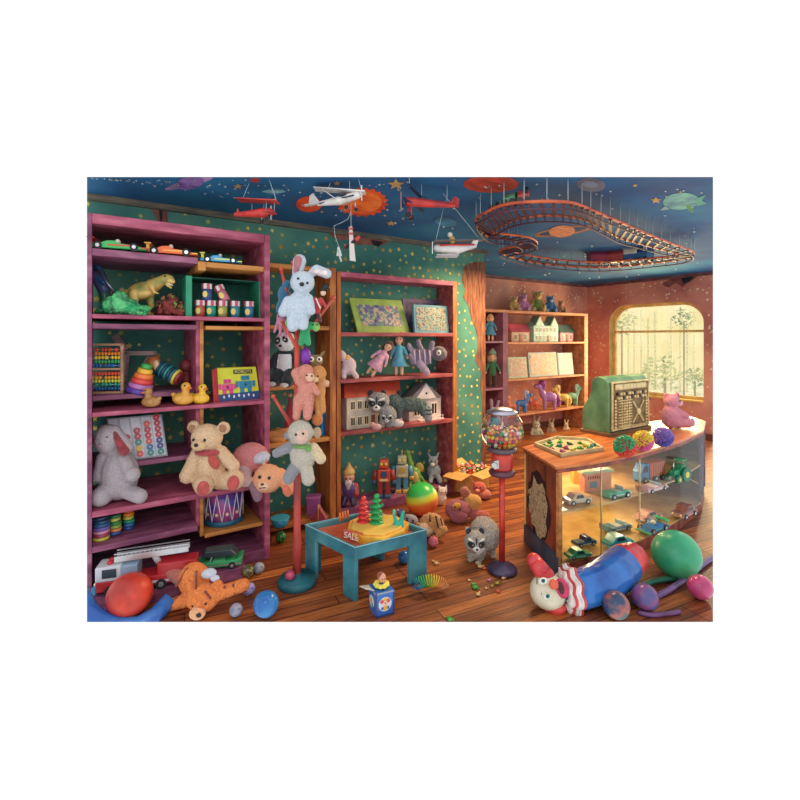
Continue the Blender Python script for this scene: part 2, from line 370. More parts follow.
def wu(pts, m, off=.006):
    b.face([V((RIGHTU-off, on_u(x, y, RIGHTU)[1], on_u(x, y, RIGHTU)[2])) for x, y in pts], m)
wu([(662, 284), (668, 288), (676, 283), (683, 287), (694, 279), (700, 275), (690, 276), (670, 279)], pl1, .005); wu([(681, 278), (694, 276), (690, 281), (684, 284)], BLK, .007)
b.clip(right=1); struct('wall_right', b)
b = B(); tr = ramp('rose_moulding', [(.35, '5a3c40'), (.65, '80585a')], 8, mapscale=(1, 1, 3)); b.bb((ENDU, BACKV-.03, CEIL-.05), (RIGHTU, BACKV, CEIL), tr); struct('trim_2', b)
b = B(); b.bb((RIGHTU-.03, 2.6, CEIL-.05), (RIGHTU, BACKV-.03, CEIL), tr); b.clip(right=1); struct('trim_3', b)
b = B(); b.bb((RIGHTU-.02, 2.6, 0), (RIGHTU, BACKV-.03, .1), M('6a3428', 'wood')); b.clip(right=1); struct('baseboard_right', b)
b = B(); b.bb((ENDU+.0, BACKV-.02, 0), (RIGHTU-.02, BACKV, .1), M('6a3428', 'wood')); struct('baseboard_back', b)
# window
win = thing('window_1', None, None, (RIGHTU+.12, (v0+v1)/2, zb)); win['kind'] = 'structure'
def wl(y, z): return (y-(v0+v1)/2, z-zb)
cream = M('e8c878', 'paint'); b = B(); fw = .045
def inset(lp, d):
    cy, cz_ = (v0+v1)/2, (zb+zt)/2; return [(cy+(y-cy)*(1-2*d/(v1-v0)), cz_+(z-cz_)*(1-2*d/(zt-zb))) for y, z in lp]
li = inset(loop, fw)
for k in range(n):
    q = [loop[k], loop[(k+1) % n], li[(k+1) % n], li[k]]; b.prism([(0, *wl(y, z)) for y, z in q], (.06, 0, 0), cream)
b.build('window_frame', win)
b = B(); zz = 1.66-zb; b.bb((0, -(v1-v0)/2+.03, zz-.018), (.05, (v1-v0)/2-.03, zz+.018), cream); b.build('glazing_bar', win)
b = B(); b.face([(.03, *wl(y, z)) for y, z in li], glass('streaked_glass', (1, .99, .9), .02, .3, (1, .96, .72))); b.build('glass_pane', win)  # pale diagonal streaks mixed into the pane
b = B(); b.bb((-.14, -(v1-v0)/2, -.03), (.05, (v1-v0)/2, -.001), M('d8b060', 'paint')); b.build('window_sill', win)
# outside; the bright haze is put into its pale colours
def ext(pts, name, m, lab, cat, kind=None):
    pass
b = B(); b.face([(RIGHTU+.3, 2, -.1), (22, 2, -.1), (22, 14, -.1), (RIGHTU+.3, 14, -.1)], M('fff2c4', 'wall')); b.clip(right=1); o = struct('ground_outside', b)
b = B(); fm = ramp('haze_cream', [(.3, 'f6e6a8'), (.6, 'fff4cc')], 1.2); b.bb((20, 5, -.1), (20.3, 22, 3.2), fm); b.clip(right=1)
tag(b.build('haze_backdrop'), 'cream backdrop added outside the window, coloured as bright haze', 'wall')  # added backdrop; its cream colour stands for the glare beyond the window
for k, (px, h) in enumerate([(628, 2.3), (634, 2.1), (641, 2.5), (648, 2.2), (655, 2.4), (671, 2.2), (680, 2.5), (687, 2.3), (694, 2.4)]):
    v, t = at_u(px, 15.0); b = B(); b.cyl((0, 0, -.1), (0, 0, h), .025, M('ece0b0', 'wood'), n=8); b.cyl((0, -.07, h*.86), (0, .07, h*.86), .02, M('ece0b0', 'wood'), n=6)
    tag(b.build('fence_post', loc=(15, v, 0)), 'pale wooden post of the fence outside the window', 'fence post', 'posts of the fence outside')
def leafy(name, px, py, u, r, m, lab, cat, nz=140, tall=1.0):
    p = on_u(px, py, u); b = B()
    for k in range(nz):
        d = V([random.gauss(0, 1) for _ in range(3)]); d.normalize(); d *= r*random.random()**.4; d.z *= tall; q = V([random.gauss(0, 1) for _ in range(3)]).normalized(); q2 = q.orthogonal().normalized()
        b.face([d+q*r*.16, d+q2*r*.07, d-q*r*.16, d-q2*r*.07], m)
    t = thing(name, lab, cat, (p.x, p.y, -.1)); o = b.build('foliage', t, (0, 0, p.z+.1)); c = B(); c.cyl((0, 0, 0), (0, 0, p.z+.1-r*.3*tall), r*.06, M('8a7a5a', 'wood')); c.build('trunk', t)
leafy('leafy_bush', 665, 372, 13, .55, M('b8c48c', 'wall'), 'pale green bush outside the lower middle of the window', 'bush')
leafy('leafy_bush', 695, 378, 11, .24, M('6c9c74', 'wall'), 'dark green bush outside at the right side of the window', 'bush', 160, 1.0)
leafy('young_tree', 684, 318, 12, .26, M('3c7c60', 'wall'), 'dark green treetop seen through the upper right of the window', 'tree', 120)
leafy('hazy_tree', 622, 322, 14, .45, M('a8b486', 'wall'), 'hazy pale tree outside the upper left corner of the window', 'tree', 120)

# ================================================================== LEFT BOOKCASE
MAG = ramp('plum_paint', [(.3, '7c3450'), (.5, 'a84c68'), (.7, 'c87088')], 5, mapscale=(1, 3, 3), bump=.15, rough=.55)
PUR = ramp('violet_paint', [(.3, '602c50'), (.5, '884868'), (.72, 'a86c88')], 5, mapscale=(1, 3, 3), bump=.15, rough=.55)
ORA = ramp('orange_wood', [(.3, '9a5a2a'), (.5, 'c68440'), (.7, 'd89a50')], 5, mapscale=(.6, 4, 4), bump=.15, rough=.55)
FV = 3.2; BV = 3.80
def uf(px, v=FV): return at_v(px, v)[0]
case = thing('toy_bookcase', 'large plum painted open bookcase with an orange divider, full of toys', 'bookcase', (uf(180), 3.5, 0))
cl = case.location
def bx(name, a, b_, m, par=case, bev=.004):
    q = B(); q.bb(V(a)-par.location, V(b_)-par.location, m); return q.build(name, par, bevel=bev)
uL, uR = uf(87.3), uf(270); uD0, uD1 = uf(198), uf(206)
bx('side_panel', (uL, FV, 0), (uf(92), BV, 2.275), PUR); bx('side_panel', (uf(264.5), FV, 0), (uR, BV, 2.275), MAG)
bx('top_board', (uf(92), FV, 2.215), (uf(264.5), BV, 2.275), MAG)
bx('divider', (uD0, FV+.08, .30), ((uD0+uD1)/2, BV, 1.665), MAG); bx('divider_head', (uD0, FV, 1.99), (uD1, BV-.2, 2.05), ORA); bx('divider', ((uD0+uD1)/2, FV+.08, .225), (uD1, BV, 1.665), ORA)['label'] = 'orange face of the divider'
a0, a1 = uf(92), uf(264.5)
bx('shelf', (a0, FV, 2.03), (uD0, BV, 2.072), PUR); bx('shelf', (uD1, FV+.01, 2.015), (a1, BV, 2.05), ORA)
bx('shelf', (a0, FV, 1.665), (a1, BV, 1.69), MAG); bx('shelf', (a0, FV+.01, 1.605), (uD0, BV, 1.635), PUR); bx('shelf', (uD1, FV+.01, 1.605), (a1, BV, 1.63), ORA)
bx('shelf', (a0, FV+.12, 1.17), (uD0, BV, 1.20), PUR); bx('shelf', (a0, FV, 1.09), (a1, BV, 1.115), MAG)
bx('shelf', (a0, FV+.15, .735), (uD0, BV, .765), PUR)
bx('shelf', (a0, FV, .505), (a1, BV, .54), MAG); bx('shelf', (a0, FV, .30), (uD0, BV, .335), PUR)
bx('base_board', (a0, FV, 0), (a1+.0, BV, .075), PUR); bx('plinth_ledge', (uf(92, 3.03), 3.03, 0), (uf(246, 3.03), FV, .075), PUR)
# ================================================================== MIDDLE SHELF (orange)
OR2 = ramp('orange_wood2', [(.3, '7c4420'), (.5, 'b0682e'), (.7, 'c8843e')], 6, mapscale=(3, 3, .7), bump=.15, rough=.55)
NV = 3.52; NB = 3.83
mid = thing('narrow_bookcase', 'narrow orange wooden bookcase between the two plum bookcases', 'bookcase', (uf(303, NV), 3.65, 0))
m0, m1 = uf(268, NV), uf(336, NV)
bx('side_panel', (uf(330, NV), NV, 0), (m1, NB, 2.14), OR2, mid); bx('side_panel', (m0-.03, NV+.01, 0), (m0, NB, 2.14), OR2, mid)
for z in (2.10, 1.615, 1.14, .69, .04): bx('shelf' if z < 2.1 and z > .05 else ('top_board' if z > 1 else 'base_board'), (m0, NV+.005, z), (uf(330, NV), NB, z+.035), ORA if z > .05 else OR2, mid)
# ================================================================== RIGHT PLUM BOOKCASE
RV = 3.56; RB = 3.83
rc = thing('toy_bookcase', 'rose painted four-tier bookcase with dolls, dollhouses and robots', 'bookcase', (uf(396, RV), 3.7, 0))
r0, r1 = uf(337, RV), uf(457, RV); ROS = ramp('rose_paint', [(.3, '78303c'), (.5, 'a44e50'), (.7, 'c4706a')], 5, mapscale=(1, 3, 3), bump=.15, rough=.55)
bx('side_panel', (r0, RV+.012, 0), (uf(341, RV), RB, 2.12), ROS, rc); bx('side_panel', (uf(453, RV), RV+.012, 0), (r1, RB, 2.12), ROS, rc); bx('edge_strip', (r0, RV, 0), (uf(341, RV), RV+.012, 2.12), OR2, rc); bx('edge_strip', (uf(453, RV), RV, 0), (r1, RV+.012, 2.12), OR2, rc)
q0, q1 = uf(341, RV), uf(453, RV)
bx('top_board', (q0, RV, 2.075), (q1, RB, 2.12), MAG, rc)
ZR = (1.565, 1.16, .705, .06)
for z in ZR[:3]: bx('shelf', (q0, RV, z), (q1, RB, z+.035), ROS, rc)
bx('base_board', (q0, RV, 0), (q1, RB, .08), PUR, rc)
# ================================================================== BACK SHELF
SV = 4.85; SB = 5.28
bs = thing('display_bookcase', 'rose and orange bookcase at the back with ponies and model houses', 'bookcase', (uf(540, SV), 5.05, 0))
WRS = ramp('rose_orange_wood', [(.3, 'a06040'), (.5, 'c48058'), (.7, 'd89a6c')], 5, mapscale=(1, 3, 3), bump=.1, rough=.55)
s0, s1, s2 = uf(486, SV), uf(508, SV), uf(588, SV)
bx('side_panel', (s0-.25, SV, 0), (s0-.2, SB, 1.95), WRS, bs); bx('divider', (uf(503, SV), SV, 0), (s1, SB, 1.93), ramp('mauve_paint', [(.3, '6a3c50'), (.7, '9a6078')], 5), bs); bx('side_panel', (uf(584.5, SV), SV, 0), (s2, SB, 1.93), WRS, bs)
bx('top_board', (s0-.2, SV, 1.93), (s2, SB, 1.97), WRS, bs)
def zb4(px, py): return z_at(py, at_v(px, SV)[1])
SH4 = [zb4(545, 342), zb4(545, 377), zb4(545, 411), zb4(545, 439)]
for z in SH4: bx('shelf', (s1, SV, z-.03), (uf(584.5, SV), SB, z), WRS, bs)
SL4 = [zb4(497, 341), zb4(497, 388), zb4(497, 432)]
for z in SL4: bx('shelf', (s0-.2, SV, z-.03), (uf(503, SV), SB, z), M('96607a', 'paint'), bs)
# ================================================================== TOY KIT
def bk(b, name, parent, k, loc=(0, 0, 0), bevel=0, label=None, rot=None):
    for v in b.bm.verts:
        if rot: v.co = rot @ v.co
        v.co *= k
    o = b.build(name, parent, V(loc)*k, bevel=bevel*k)
    if label: o['label'] = label
    return o
def yawed(t, deg): t.rotation_euler[2] = YAW+math.radians(deg); return t
TYR = M('18181c', 'cloth'); CHR = M('c8ccd0', 'metal'); WIN = M('1c2c3a')
def wheels(t, k, xs, wy, r, w=None, hub=None, sides=(-1, 1)):
    w = w or r*.7
    for x in xs:
        for s in sides:
            b = B(); b.cyl((x, s*wy-w/2, r), (x, s*wy+w/2, r), r, TYR, n=16)
            o = bk(b, 'wheel', t, k); c = B(); c.cyl((x, s*wy-w/2-.15, r), (x, s*wy+w/2+.15, r), r*.5, hub or CHR, n=10); bk(c, 'hubcap', o, k)
PROF = dict(
 race=[(-.5, .12), (-.5, .34), (-.3, .42), (-.18, .62), (-.05, .66), (.02, .48), (.25, .40), (.5, .22), (.5, .12)],
 sedan=[(-.5, .15), (-.5, .5), (-.34, .56), (-.2, .95), (.1, .95), (.24, .56), (.48, .48), (.5, .15)],
 fin=[(-.5, .15), (-.52, .72), (-.36, .52), (-.16, .52), (-.14, .5), (.12, .5), (.2, .55), (.46, .46), (.5, .15)],
 pickup=[(-.5, .15), (-.5, .5), (-.1, .5), (-.06, .98), (.16, .98), (.26, .58), (.48, .5), (.5, .15)])
def car(fr, label, cat, L, Hh, col, acc, style='sedan', flip=1, yaw=0, group=None, name=None, wid=.4):
    t = yawed(fr.thing(name or {'race': 'toy_race_car', 'pickup': 'toy_pickup'}.get(style, 'toy_car'), label, cat, group), yaw); k = fr.k
    wd_ = L*wid; b = B(); c = M(col) if isinstance(col, str) else col
    pts = [(x*L*flip, -wd_/2, y*Hh) for x, y in PROF[style]]; b.prism(pts, (0, wd_, 0), c); bk(b, 'body', t, k, bevel=Hh*.07)
    a = M(acc) if isinstance(acc, str) else acc
    if style == 'race':
        b = B(); b.box((-.44*L*flip, 0, .78*Hh), (.12*L, wd_*1.05, .08*Hh), a); b.box((-.44*L*flip, wd_*.4, .6*Hh), (.06*L, .05*wd_, .4*Hh), a); b.box((-.44*L*flip, -wd_*.4, .6*Hh), (.06*L, .05*wd_, .4*Hh), a); bk(b, 'rear_wing', t, k)
        b = B(); b.box((.47*L*flip, 0, .2*Hh), (.1*L, wd_*1.15, .08*Hh), a); bk(b, 'front_wing', t, k)
        b = B(); b.box((.05*L*flip, 0, .33*Hh), (.4*L, wd_*1.02, .1*Hh), a); bk(b, 'stripe', t, k)
        b = B(); b.sph((-.02*L*flip, 0, .68*Hh), (.05*L, wd_*.2, .2*Hh), M('e8e4d0')); bk(b, 'driver_helmet', t, k)
    elif style == 'fin':
        b = B(); b.box((-.02*L*flip, 0, .53*Hh), (.24*L, wd_*.8, .06*Hh), a); bk(b, 'seat', t, k)
        b = B(); b.box((.15*L*flip, 0, .68*Hh), (.02*L, wd_*.85, .36*Hh), M('a8d0d8'), Matrix.Rotation(-.4*flip, 3, 'Y')); bk(b, 'windscreen', t, k)
        b = B(); b.box((0, 0, .3*Hh), (L*.98, wd_*1.02, .07*Hh), CHR); bk(b, 'side_trim', t, k)
    else:
        x0, x1 = (-.22, .12) if style == 'sedan' else (-.04, .17)
        b = B(); b.prism([((x0+.03)*L*flip, -wd_*.51, .58*Hh), ((x0+.07)*L*flip, -wd_*.51, .88*Hh), ((x1-.03)*L*flip, -wd_*.51, .88*Hh), ((x1+.04)*L*flip, -wd_*.51, .58*Hh)], (0, wd_*1.02, 0), WIN); bk(b, 'side_window', t, k)
        b = B(); b.box((0, 0, .28*Hh), (L*1.02, wd_*1.02, .08*Hh), a); bk(b, 'bumper', t, k)
    if style != 'race':
        b = B(); b.sph((.5*L*flip, wd_*.33, .4*Hh), .06*Hh+.2, M('fff0b0')); b.sph((.5*L*flip, -wd_*.33, .4*Hh), .06*Hh+.2, M('fff0b0')); bk(b, 'headlamps', t, k)
    wheels(t, k, (-.32*L, .3*L), wd_*.5, Hh*.2+.3 if style != 'race' else Hh*.26)
    return t
def ball(name, label, cat, px, py, r, m, z=0, group=None, **k):
    """ball resting at apparent base py+r"""
    fr = Fr(px, py+r, z=z, **k); b = B(); q = fr.k; b.sph((0, 0, r*q), r*q, m, seg=28)
    o = b.build(name, None, fr.loc, YAW); return tag(o, label, cat, group), fr

# -- plush templates, (x across, y up, d away) in heights
def place(cx, by, h, prims, flip=1, lean=0):
    ca, sa = math.cos(math.radians(lean)), math.sin(math.radians(lean)); o = []
    def P(x, y, d): x *= flip; X_, Y_ = x*ca+y*sa, -x*sa+y*ca; return (cx+X_*h, by-Y_*h, d*h)
    for q in prims:
        if q[0] == 'E': p = P(*q[1:4]); o.append(('E', *p, q[4]*h, q[5]*h, q[6]*h, q[7], -q[8]*flip-lean if False else (q[8]*flip-lean)))
        else: o.append(('K', P(*q[1]), P(*q[2]), q[3]*h, q[4]*h, q[5]))
    return o
def bear_sit(fr, label, h, fur, muz, pad=None, name='teddy_bear', cat='teddy bear', group=None, flip=1, lean=0, vest=None, ear='round', z_extra=0, eyem=None):
    t = fr.thing(name, label, cat, group); f = M(fur, 'fur'); m = M(muz, 'fur'); p = M(pad or muz, 'cloth'); cx, by = fr.px, fr.py
    bd = M(vest, 'cloth') if vest else f
    pr = [E(0, .34, 0, .23, .3, .2, bd), E(0, .75, -.03, .22, .2, .19, f), K((.19, .52, -.02), (.31, .27, -.14), .085, .075, f), K((-.19, .52, -.02), (-.31, .27, -.14), .085, .075, f),
          K((.13, .11, -.02), (.23, .1, -.3), .11, .105, f), K((-.13, .11, -.02), (-.23, .1, -.3), .11, .105, f)]
    if ear == 'round': pr += [E(.18, .93, -.02, .085, .085, .05, f), E(-.18, .93, -.02, .085, .085, .05, f)]
    if ear == 'long': pr += [K((.1, .9, 0), (.2, 1.2, 0), .06, .075, f), K((-.1, .9, 0), (-.12, 1.25, 0), .06, .075, f)]
    body('body', fr, place(cx, by, h, pr, flip, lean), t, vox=max(.55, h*.022), sm=4, fuzz=.25)
    part('muzzle', fr, place(cx, by, h, [E(0, .69, -.2, .1, .075, .07, m)], flip, lean), t)
    part('nose', fr, place(cx, by, h, [E(0, .72, -.265, .03, .022, .02, BLK)], flip, lean), t, 8)
    for s in (-1, 1):
        part('eye', fr, place(cx, by, h, [E(s*.08, .79, -.2, .024, .026, .02, eyem or BLK)], flip, lean), t, 8)
        part('foot_pad', fr, place(cx, by, h, [E(s*.235, .11, -.395, .075, .085, .02, p)], flip, lean), t, 10)
        if ear == 'round': part('ear_lining', fr, place(cx, by, h, [E(s*.18, .92, -.06, .05, .05, .025, m)], flip, lean), t, 8)
    return t
def doll(fr, label, h, dress, hair, skin='e8b898', name='doll', cat='doll', lean=0, legs=None, bow=None, hat=None, group=None, trousers=False):
    t = fr.thing(name, label, cat, group); cx, by = fr.px, fr.py; D_, Hr, S = M(dress, 'cloth'), M(hair, 'fur'), M(skin, 'skin'); lg = M(legs, 'cloth') if legs else S
    pr = [K((.07, .04, -.03), (.07, .34, 0), .04, .05, lg), K((-.07, .04, -.03), (-.07, .34, 0), .04, .05, lg), K((0, .42, 0), (0, .66, 0), .1, .09, D_), K((.11, .66, 0), (.2, .46, -.06), .042, .032, D_), K((-.11, .66, 0), (-.2, .46, -.06), .042, .032, D_),
          E(.2, .42, -.07, .032, .035, .03, S), E(-.2, .42, -.07, .032, .035, .03, S), K((0, .7, 0), (0, .76, 0), .035, .035, S), E(0, .86, 0, .1, .115, .1, S)]
    body('body', fr, place(cx, by, h, pr, 1, lean), t, vox=max(.45, h*.016), sm=3)
    if not trousers:
        b = B(); A = fr.p(*place(cx, by, h, [E(0, .22, 0, 1, 1, 1, D_)], 1, lean)[0][1:4]); Z = fr.p(*place(cx, by, h, [E(0, .6, 0, 1, 1, 1, D_)], 1, lean)[0][1:4]); k = fr.k*h
        q = (Z-A).to_track_quat('Z', 'Y').to_matrix(); b.lathe([(.2*k, 0), (.215*k, .01*k), (.16*k, .14*k), (.115*k, .26*k), (.1*k, .38*k)], D_, A, 20, q); b.build('skirt', t)
    part('hair', fr, place(cx, by, h, [E(0, .9, .03, .115, .115, .11, Hr), E(-.08, .82, .05, .06, .12, .07, Hr), E(.08, .82, .05, .06, .12, .07, Hr)], 1, lean), t)
    for s in (-1, 1): part('eye', fr, place(cx, by, h, [E(s*.035, .865, -.095, .014, .014, .01, BLK)], 1, lean), t, 8)
    if bow: part('hair_bow', fr, place(cx, by, h, [E(.07, 1.01, 0, .06, .035, .03, M(bow, 'cloth'), 20), E(.16, 1.0, 0, .06, .035, .03, M(bow, 'cloth'), -20)], 1, lean), t)
    if hat:
        b = B(); A = fr.p(*place(cx, by, h, [E(0, .93, 0, 1, 1, 1, D_)], 1, lean)[0][1:4]); k = fr.k*h; b.lathe([(.12*k, 0), (.11*k, .06*k), (.05*k, .15*k), (.005*k, .2*k)], M(hat, 'cloth'), A, 14); b.build('hat', t)
    return t
def pony(fr, label, h, col, mane, flip=1, full=True, yaw=0):
    t = yawed(fr.thing('toy_pony', label, 'toy pony', 'toy ponies on the back bookcase'), yaw); c, m = M(col), M(mane, 'fur'); cx, by = fr.px, fr.py
    pr = [E(.05, .45, 0, .27, .17, .15, c), K((-.16, .5, 0), (-.3, .82, 0), .12, .08, c), E(-.38, .82, 0, .12, .085, .08, c, 20), E(-.28, .95, .05, .03, .06, .03, c)]
    for x, d in ((-.14, -.09), (-.1, .09), (.2, -.09), (.25, .09)): pr.append(K((x, .38, d), (x, .06, d), .065, .055, c))
    body('body', fr, place(cx, by, h, pr, flip), t, vox=max(.5, h*.02), sm=3)
    part('mane', fr, place(cx, by, h, [E(-.2, .93, 0, .12, .1, .07, m), E(-.15, .76, .0, .06, .17, .09, m, -15)], flip), t)
    part('tail', fr, place(cx, by, h, [K((.3, .52, 0), (.4, .3, 0), .05, .06, m), K((.4, .3, 0), (.37, .12, 0), .06, .03, m)], flip), t)
    part('eye', fr, place(cx, by, h, [E(-.37, .85, -.075, .018, .024, .01, BLK)], flip), t, 8)
    return t
def picture_box(px0, px1, pyt, pyb, v, z, label, edge, art, cat='puzzle box', name='puzzle_box', lean=8, th=.03, border=.12, group=None, yaw=0, frame=False, shear=0):
    u0, _ = at_v(px0, v); u1, t = at_v(px1, v); w = u1-u0; h = (pyb-pyt)*((at_v((px0+px1)/2, v)[1]))/F
    T = thing(name, label, cat, ((u0+u1)/2, v, z), math.radians(yaw), group); q = Matrix.Rotation(math.radians(-lean), 3, 'X')
    b = B(); b.prism([q @ V(p) for p in ((-w/2, 0, 0), (w/2, 0, 0), (w/2+shear, 0, h), (-w/2+shear, 0, h))], q @ V((0, th, 0)), edge); b.build('frame' if frame else 'box', T, bevel=.002)
    e = w*border; b = B(); b.face([q @ V(p) for p in ((-w/2+e, -.003, e), (w/2-e, -.003, e), (w/2-e+shear, -.003, h-e), (-w/2+e+shear, -.003, h-e))], art); b.build('picture', T)
    return T, w, h, q
# ================================================================== TOYS IN THE BIG PLUM BOOKCASE
# top row race cars
car(Fr(119, 248, z=2.072, v=3.25), 'green and red toy racing car at the left end of the top shelf', 'toy car', 50, 14, '3fae5c', 'c8402c', 'race', 1, 20, 'racing cars on the top shelf')
car(Fr(172, 252, z=2.072, v=3.27), 'orange toy racing car in the middle of the top shelf', 'toy car', 46, 14, 'e8642c', 'e8a840', 'race', 1, 20, 'racing cars on the top shelf')
car(Fr(221, 257, z=2.05, v=3.27), 'blue and yellow toy racing car over the orange board', 'toy car', 38, 12, '2f9ccc', 'd8d84a', 'race', 1, 20, 'racing cars on the top shelf')
# dinosaur
fr = Fr(145, 315, z=1.69, v=3.34)
t = fr.thing('toy_dinosaur', 'olive and orange toy dinosaur standing over green rocks', 'toy dinosaur')
dn = ramp('dino_skin', [(.35, '6a7038'), (.5, 'a89850'), (.65, 'd08840')], 14, rough=.5); dy = M('d8b468')
body('body', fr, [E(142, 289, 0, 16, 9, 8, dn, 14), K((152, 284, 0), (163, 278, 0), 7, 5, dn), E(167, 277, 0, 7.5, 5, 4.5, dn, -10), E(171, 279, -1, 5, 2.6, 3.4, dy, -18), K((168, 283, -1), (172, 286, -1), 1.8, 1, dy),
  K((130, 291, 0), (118, 294, 0), 5, 2.6, dn), K((118, 294, 0), (108, 303, 0), 2.6, 1, dn), K((138, 293, -5), (137, 302, -7), 5.5, 3.4, dy), K((137, 302, -7), (132, 309, -7), 3, 2.2, dn), E(134, 312, -8, 5, 2, 2.5, dn),
  K((146, 293, 5), (148, 303, 6), 5, 3, dn), K((148, 303, 6), (144, 310, 6), 2.6, 2, dn), E(146, 312, 5, 5, 2, 2.5, dn), K((155, 286, -5), (158, 291, -7), 2, 1.2, dy), K((158, 291, -7), (162, 292, -7), 1.2, .8, dy)], t, vox=.7)
part('eye', fr, [E(167, 274.5, -4, 1, 1, .8, EYE)], t, 8); part('belly', fr, [E(143, 293, -4, 11, 4.5, 5, dy, 12)], t)
part('teeth', fr, [K((170, 282, -4), (174, 283.5, -3), .7, .5, M('f0e8d0'))], t, 6)
def rockpile(name, label, cat, px, by, w, h, d, m, v, z, n=16, seed=1, leaf=None):
    random.seed(seed); fr = Fr(px, by, z=z, v=v); t = fr.thing(name, label, cat); pr = []
    for i in range(n):
        x = random.uniform(-1, 1); top = h*(1-abs(x)**1.6)*random.uniform(.5, 1); r = random.uniform(.10, .2)*w; pr.append(E(px+x*w*.42, by-top*.5, random.uniform(-1, 1)*d*.4, r, top*.55+1, r, random.choice(m), random.uniform(-30, 30)))
    body('rock', fr, pr, t, vox=.8, sm=1, fuzz=1.2)
    if leaf:
        b = B()
        for i in range(70):
            x = random.uniform(-.48, .48); y = random.uniform(.15, 1.15)*h*(1-abs(x)*1.2); c = fr.p(px+x*w, by-y, random.uniform(-.5, .2)*d); q = V([random.gauss(0, 1) for _ in range(3)]).normalized()*fr.k*3; q2 = q.orthogonal()*.35; b.face([c-q, c+q2, c+q, c-q2], random.choice(leaf))
        b.build('leaves', t)
    return t
gr = [ramp('green_rock', [(.35, '1c6c4a'), (.6, '5cc47c')], 18, rough=.5, bump=.5), M('2c9c60', 'rock')]; rd = [ramp('red_rock', [(.35, '5c2430'), (.6, 'b05048')], 18, rough=.6, bump=.5), M('8c3c38', 'rock')]
rockpile('toy_rocks', 'craggy green toy rock landscape under the dinosaur', 'toy landscape', 121, 315, 50, 22, 12, gr, 3.28, 1.69, 22, 3)
rockpile('toy_rocks', 'dark red toy rocks with small leaves right of the dinosaur', 'toy landscape', 170, 315, 32, 20, 12, rd, 3.38, 1.69, 16, 4, [M('8c9c4a', 'cloth'), M('a84c48', 'cloth'), M('c87850', 'cloth')])
fr = Fr(100, 315, z=1.69, v=3.62); t = fr.thing('toy_knight', 'blue toy knight leaning with a long silver lance', 'toy figure'); bl = M('3c78b8')
body('body', fr, [E(97, 268, 0, 5, 5, 4, bl), K((98, 274, 0), (104, 288, 0), 7, 6, M('5a6a98')), K((104, 288, 0), (106, 312, 0), 5, 3.5, M('4c7c6c')), K((100, 276, -4), (108, 282, -7), 2.4, 2, bl)], t); b = B(); b.cyl(fr.p(101, 268, -8), fr.p(120, 292, -8), .9*fr.k, M('c0c8d8', 'metal')); b.build('lance', t)
# teal display box with cans
uA, uB = uf(186, 3.3), uf(262, 3.3); tb = thing('display_box', 'teal cardboard display box around the striped tins', 'box', ((uA+uB)/2, 3.45, 1.69)); TE = ramp('teal_card', [(.35, '0f5448'), (.65, '1c7a64')], 5); TE2 = M('2c9470', 'card')
def lb(name, a, b_, m, **k): q = B(); q.bb(V(a)-tb.location, V(b_)-tb.location, m); return q.build(name, tb, **k)
lb('side_panel', (uf(187), 3.24, 1.6905), (uf(193), 3.5, 1.955), TE2); lb('side_panel', (uf(259, 3.3), 3.3, 1.6905), (uf(259, 3.3)+.008, 3.6, 1.955), TE2); lb('back_panel', (uf(187), 3.6, 1.6905), (uf(259, 3.3), 3.61, 1.96), TE); lb('top_panel', (uf(192), 3.35, 1.955), (uf(259, 3.3), 3.6, 1.962), TE)
def can(px, by, z, body_c, label, lean=0, v=3.29):
    fr = Fr(px, by, z=z, v=v); t = fr.thing('striped_tin', label, 'tin', 'striped tins in the teal box'); k = fr.k; r, h = 4.6, 16.5; q = Matrix.Rotation(math.radians(lean), 3, 'Y')
    b = B(); b.lathe([(r, 0), (r, h*.68)], M(body_c), n=20); bk(b, 'label_band', t, k, rot=q)
    b = B(); n = 20
    for j in range(n):
        a0, a1 = 6.28319*j/n, 6.28319*(j+1)/n; b.face([(math.cos(a0)*r*1.06, math.sin(a0)*r*1.06, h*.68), (math.cos(a1)*r*1.06, math.sin(a1)*r*1.06, h*.68), (math.cos(a1)*r*1.06, math.sin(a1)*r*1.06, h), (math.cos(a0)*r*1.06, math.sin(a0)*r*1.06, h)], M('e4dcd8') if (j//2) % 2 else M('c0506c'))
        b.face([(0, 0, h), (math.cos(a0)*r*1.06, math.sin(a0)*r*1.06, h), (math.cos(a1)*r*1.06, math.sin(a1)*r*1.06, h)], M('e8b8c0'))
    bk(b, 'lid', t, k, rot=q)
    b = B(); b.disc((0, -r*1.02, h*.36), (1, 0, 0), (0, 0, 1), 2.4, 3.2, M('e8d070')); bk(b, 'badge', t, k, rot=q)
    return t
for px, c, w in ((200, 'b85c48', 'rust red tin, first in the bottom row of the teal box'), (211, '249c84', 'sea green tin, second in the bottom row of the teal box'), (222.5, 'a8a45c', 'olive patterned tin, third in the bottom row of the teal box'), (235, '3888a0', 'steel blue tin, fourth in the bottom row of the teal box'), (249, '3c7ca8', 'blue tin standing apart near the right side of the teal box')): can(px, 316, 1.69, c, w)
kk = at_v(211, 3.29)[1]/F
can(207, 299, 1.69+16.6*kk, '38508c', 'indigo tin standing upright on top of the bottom row'); can(226, 299, 1.69+16.8*kk, 'c87888', 'pink tin tipped to the left on top of the bottom row', -28)
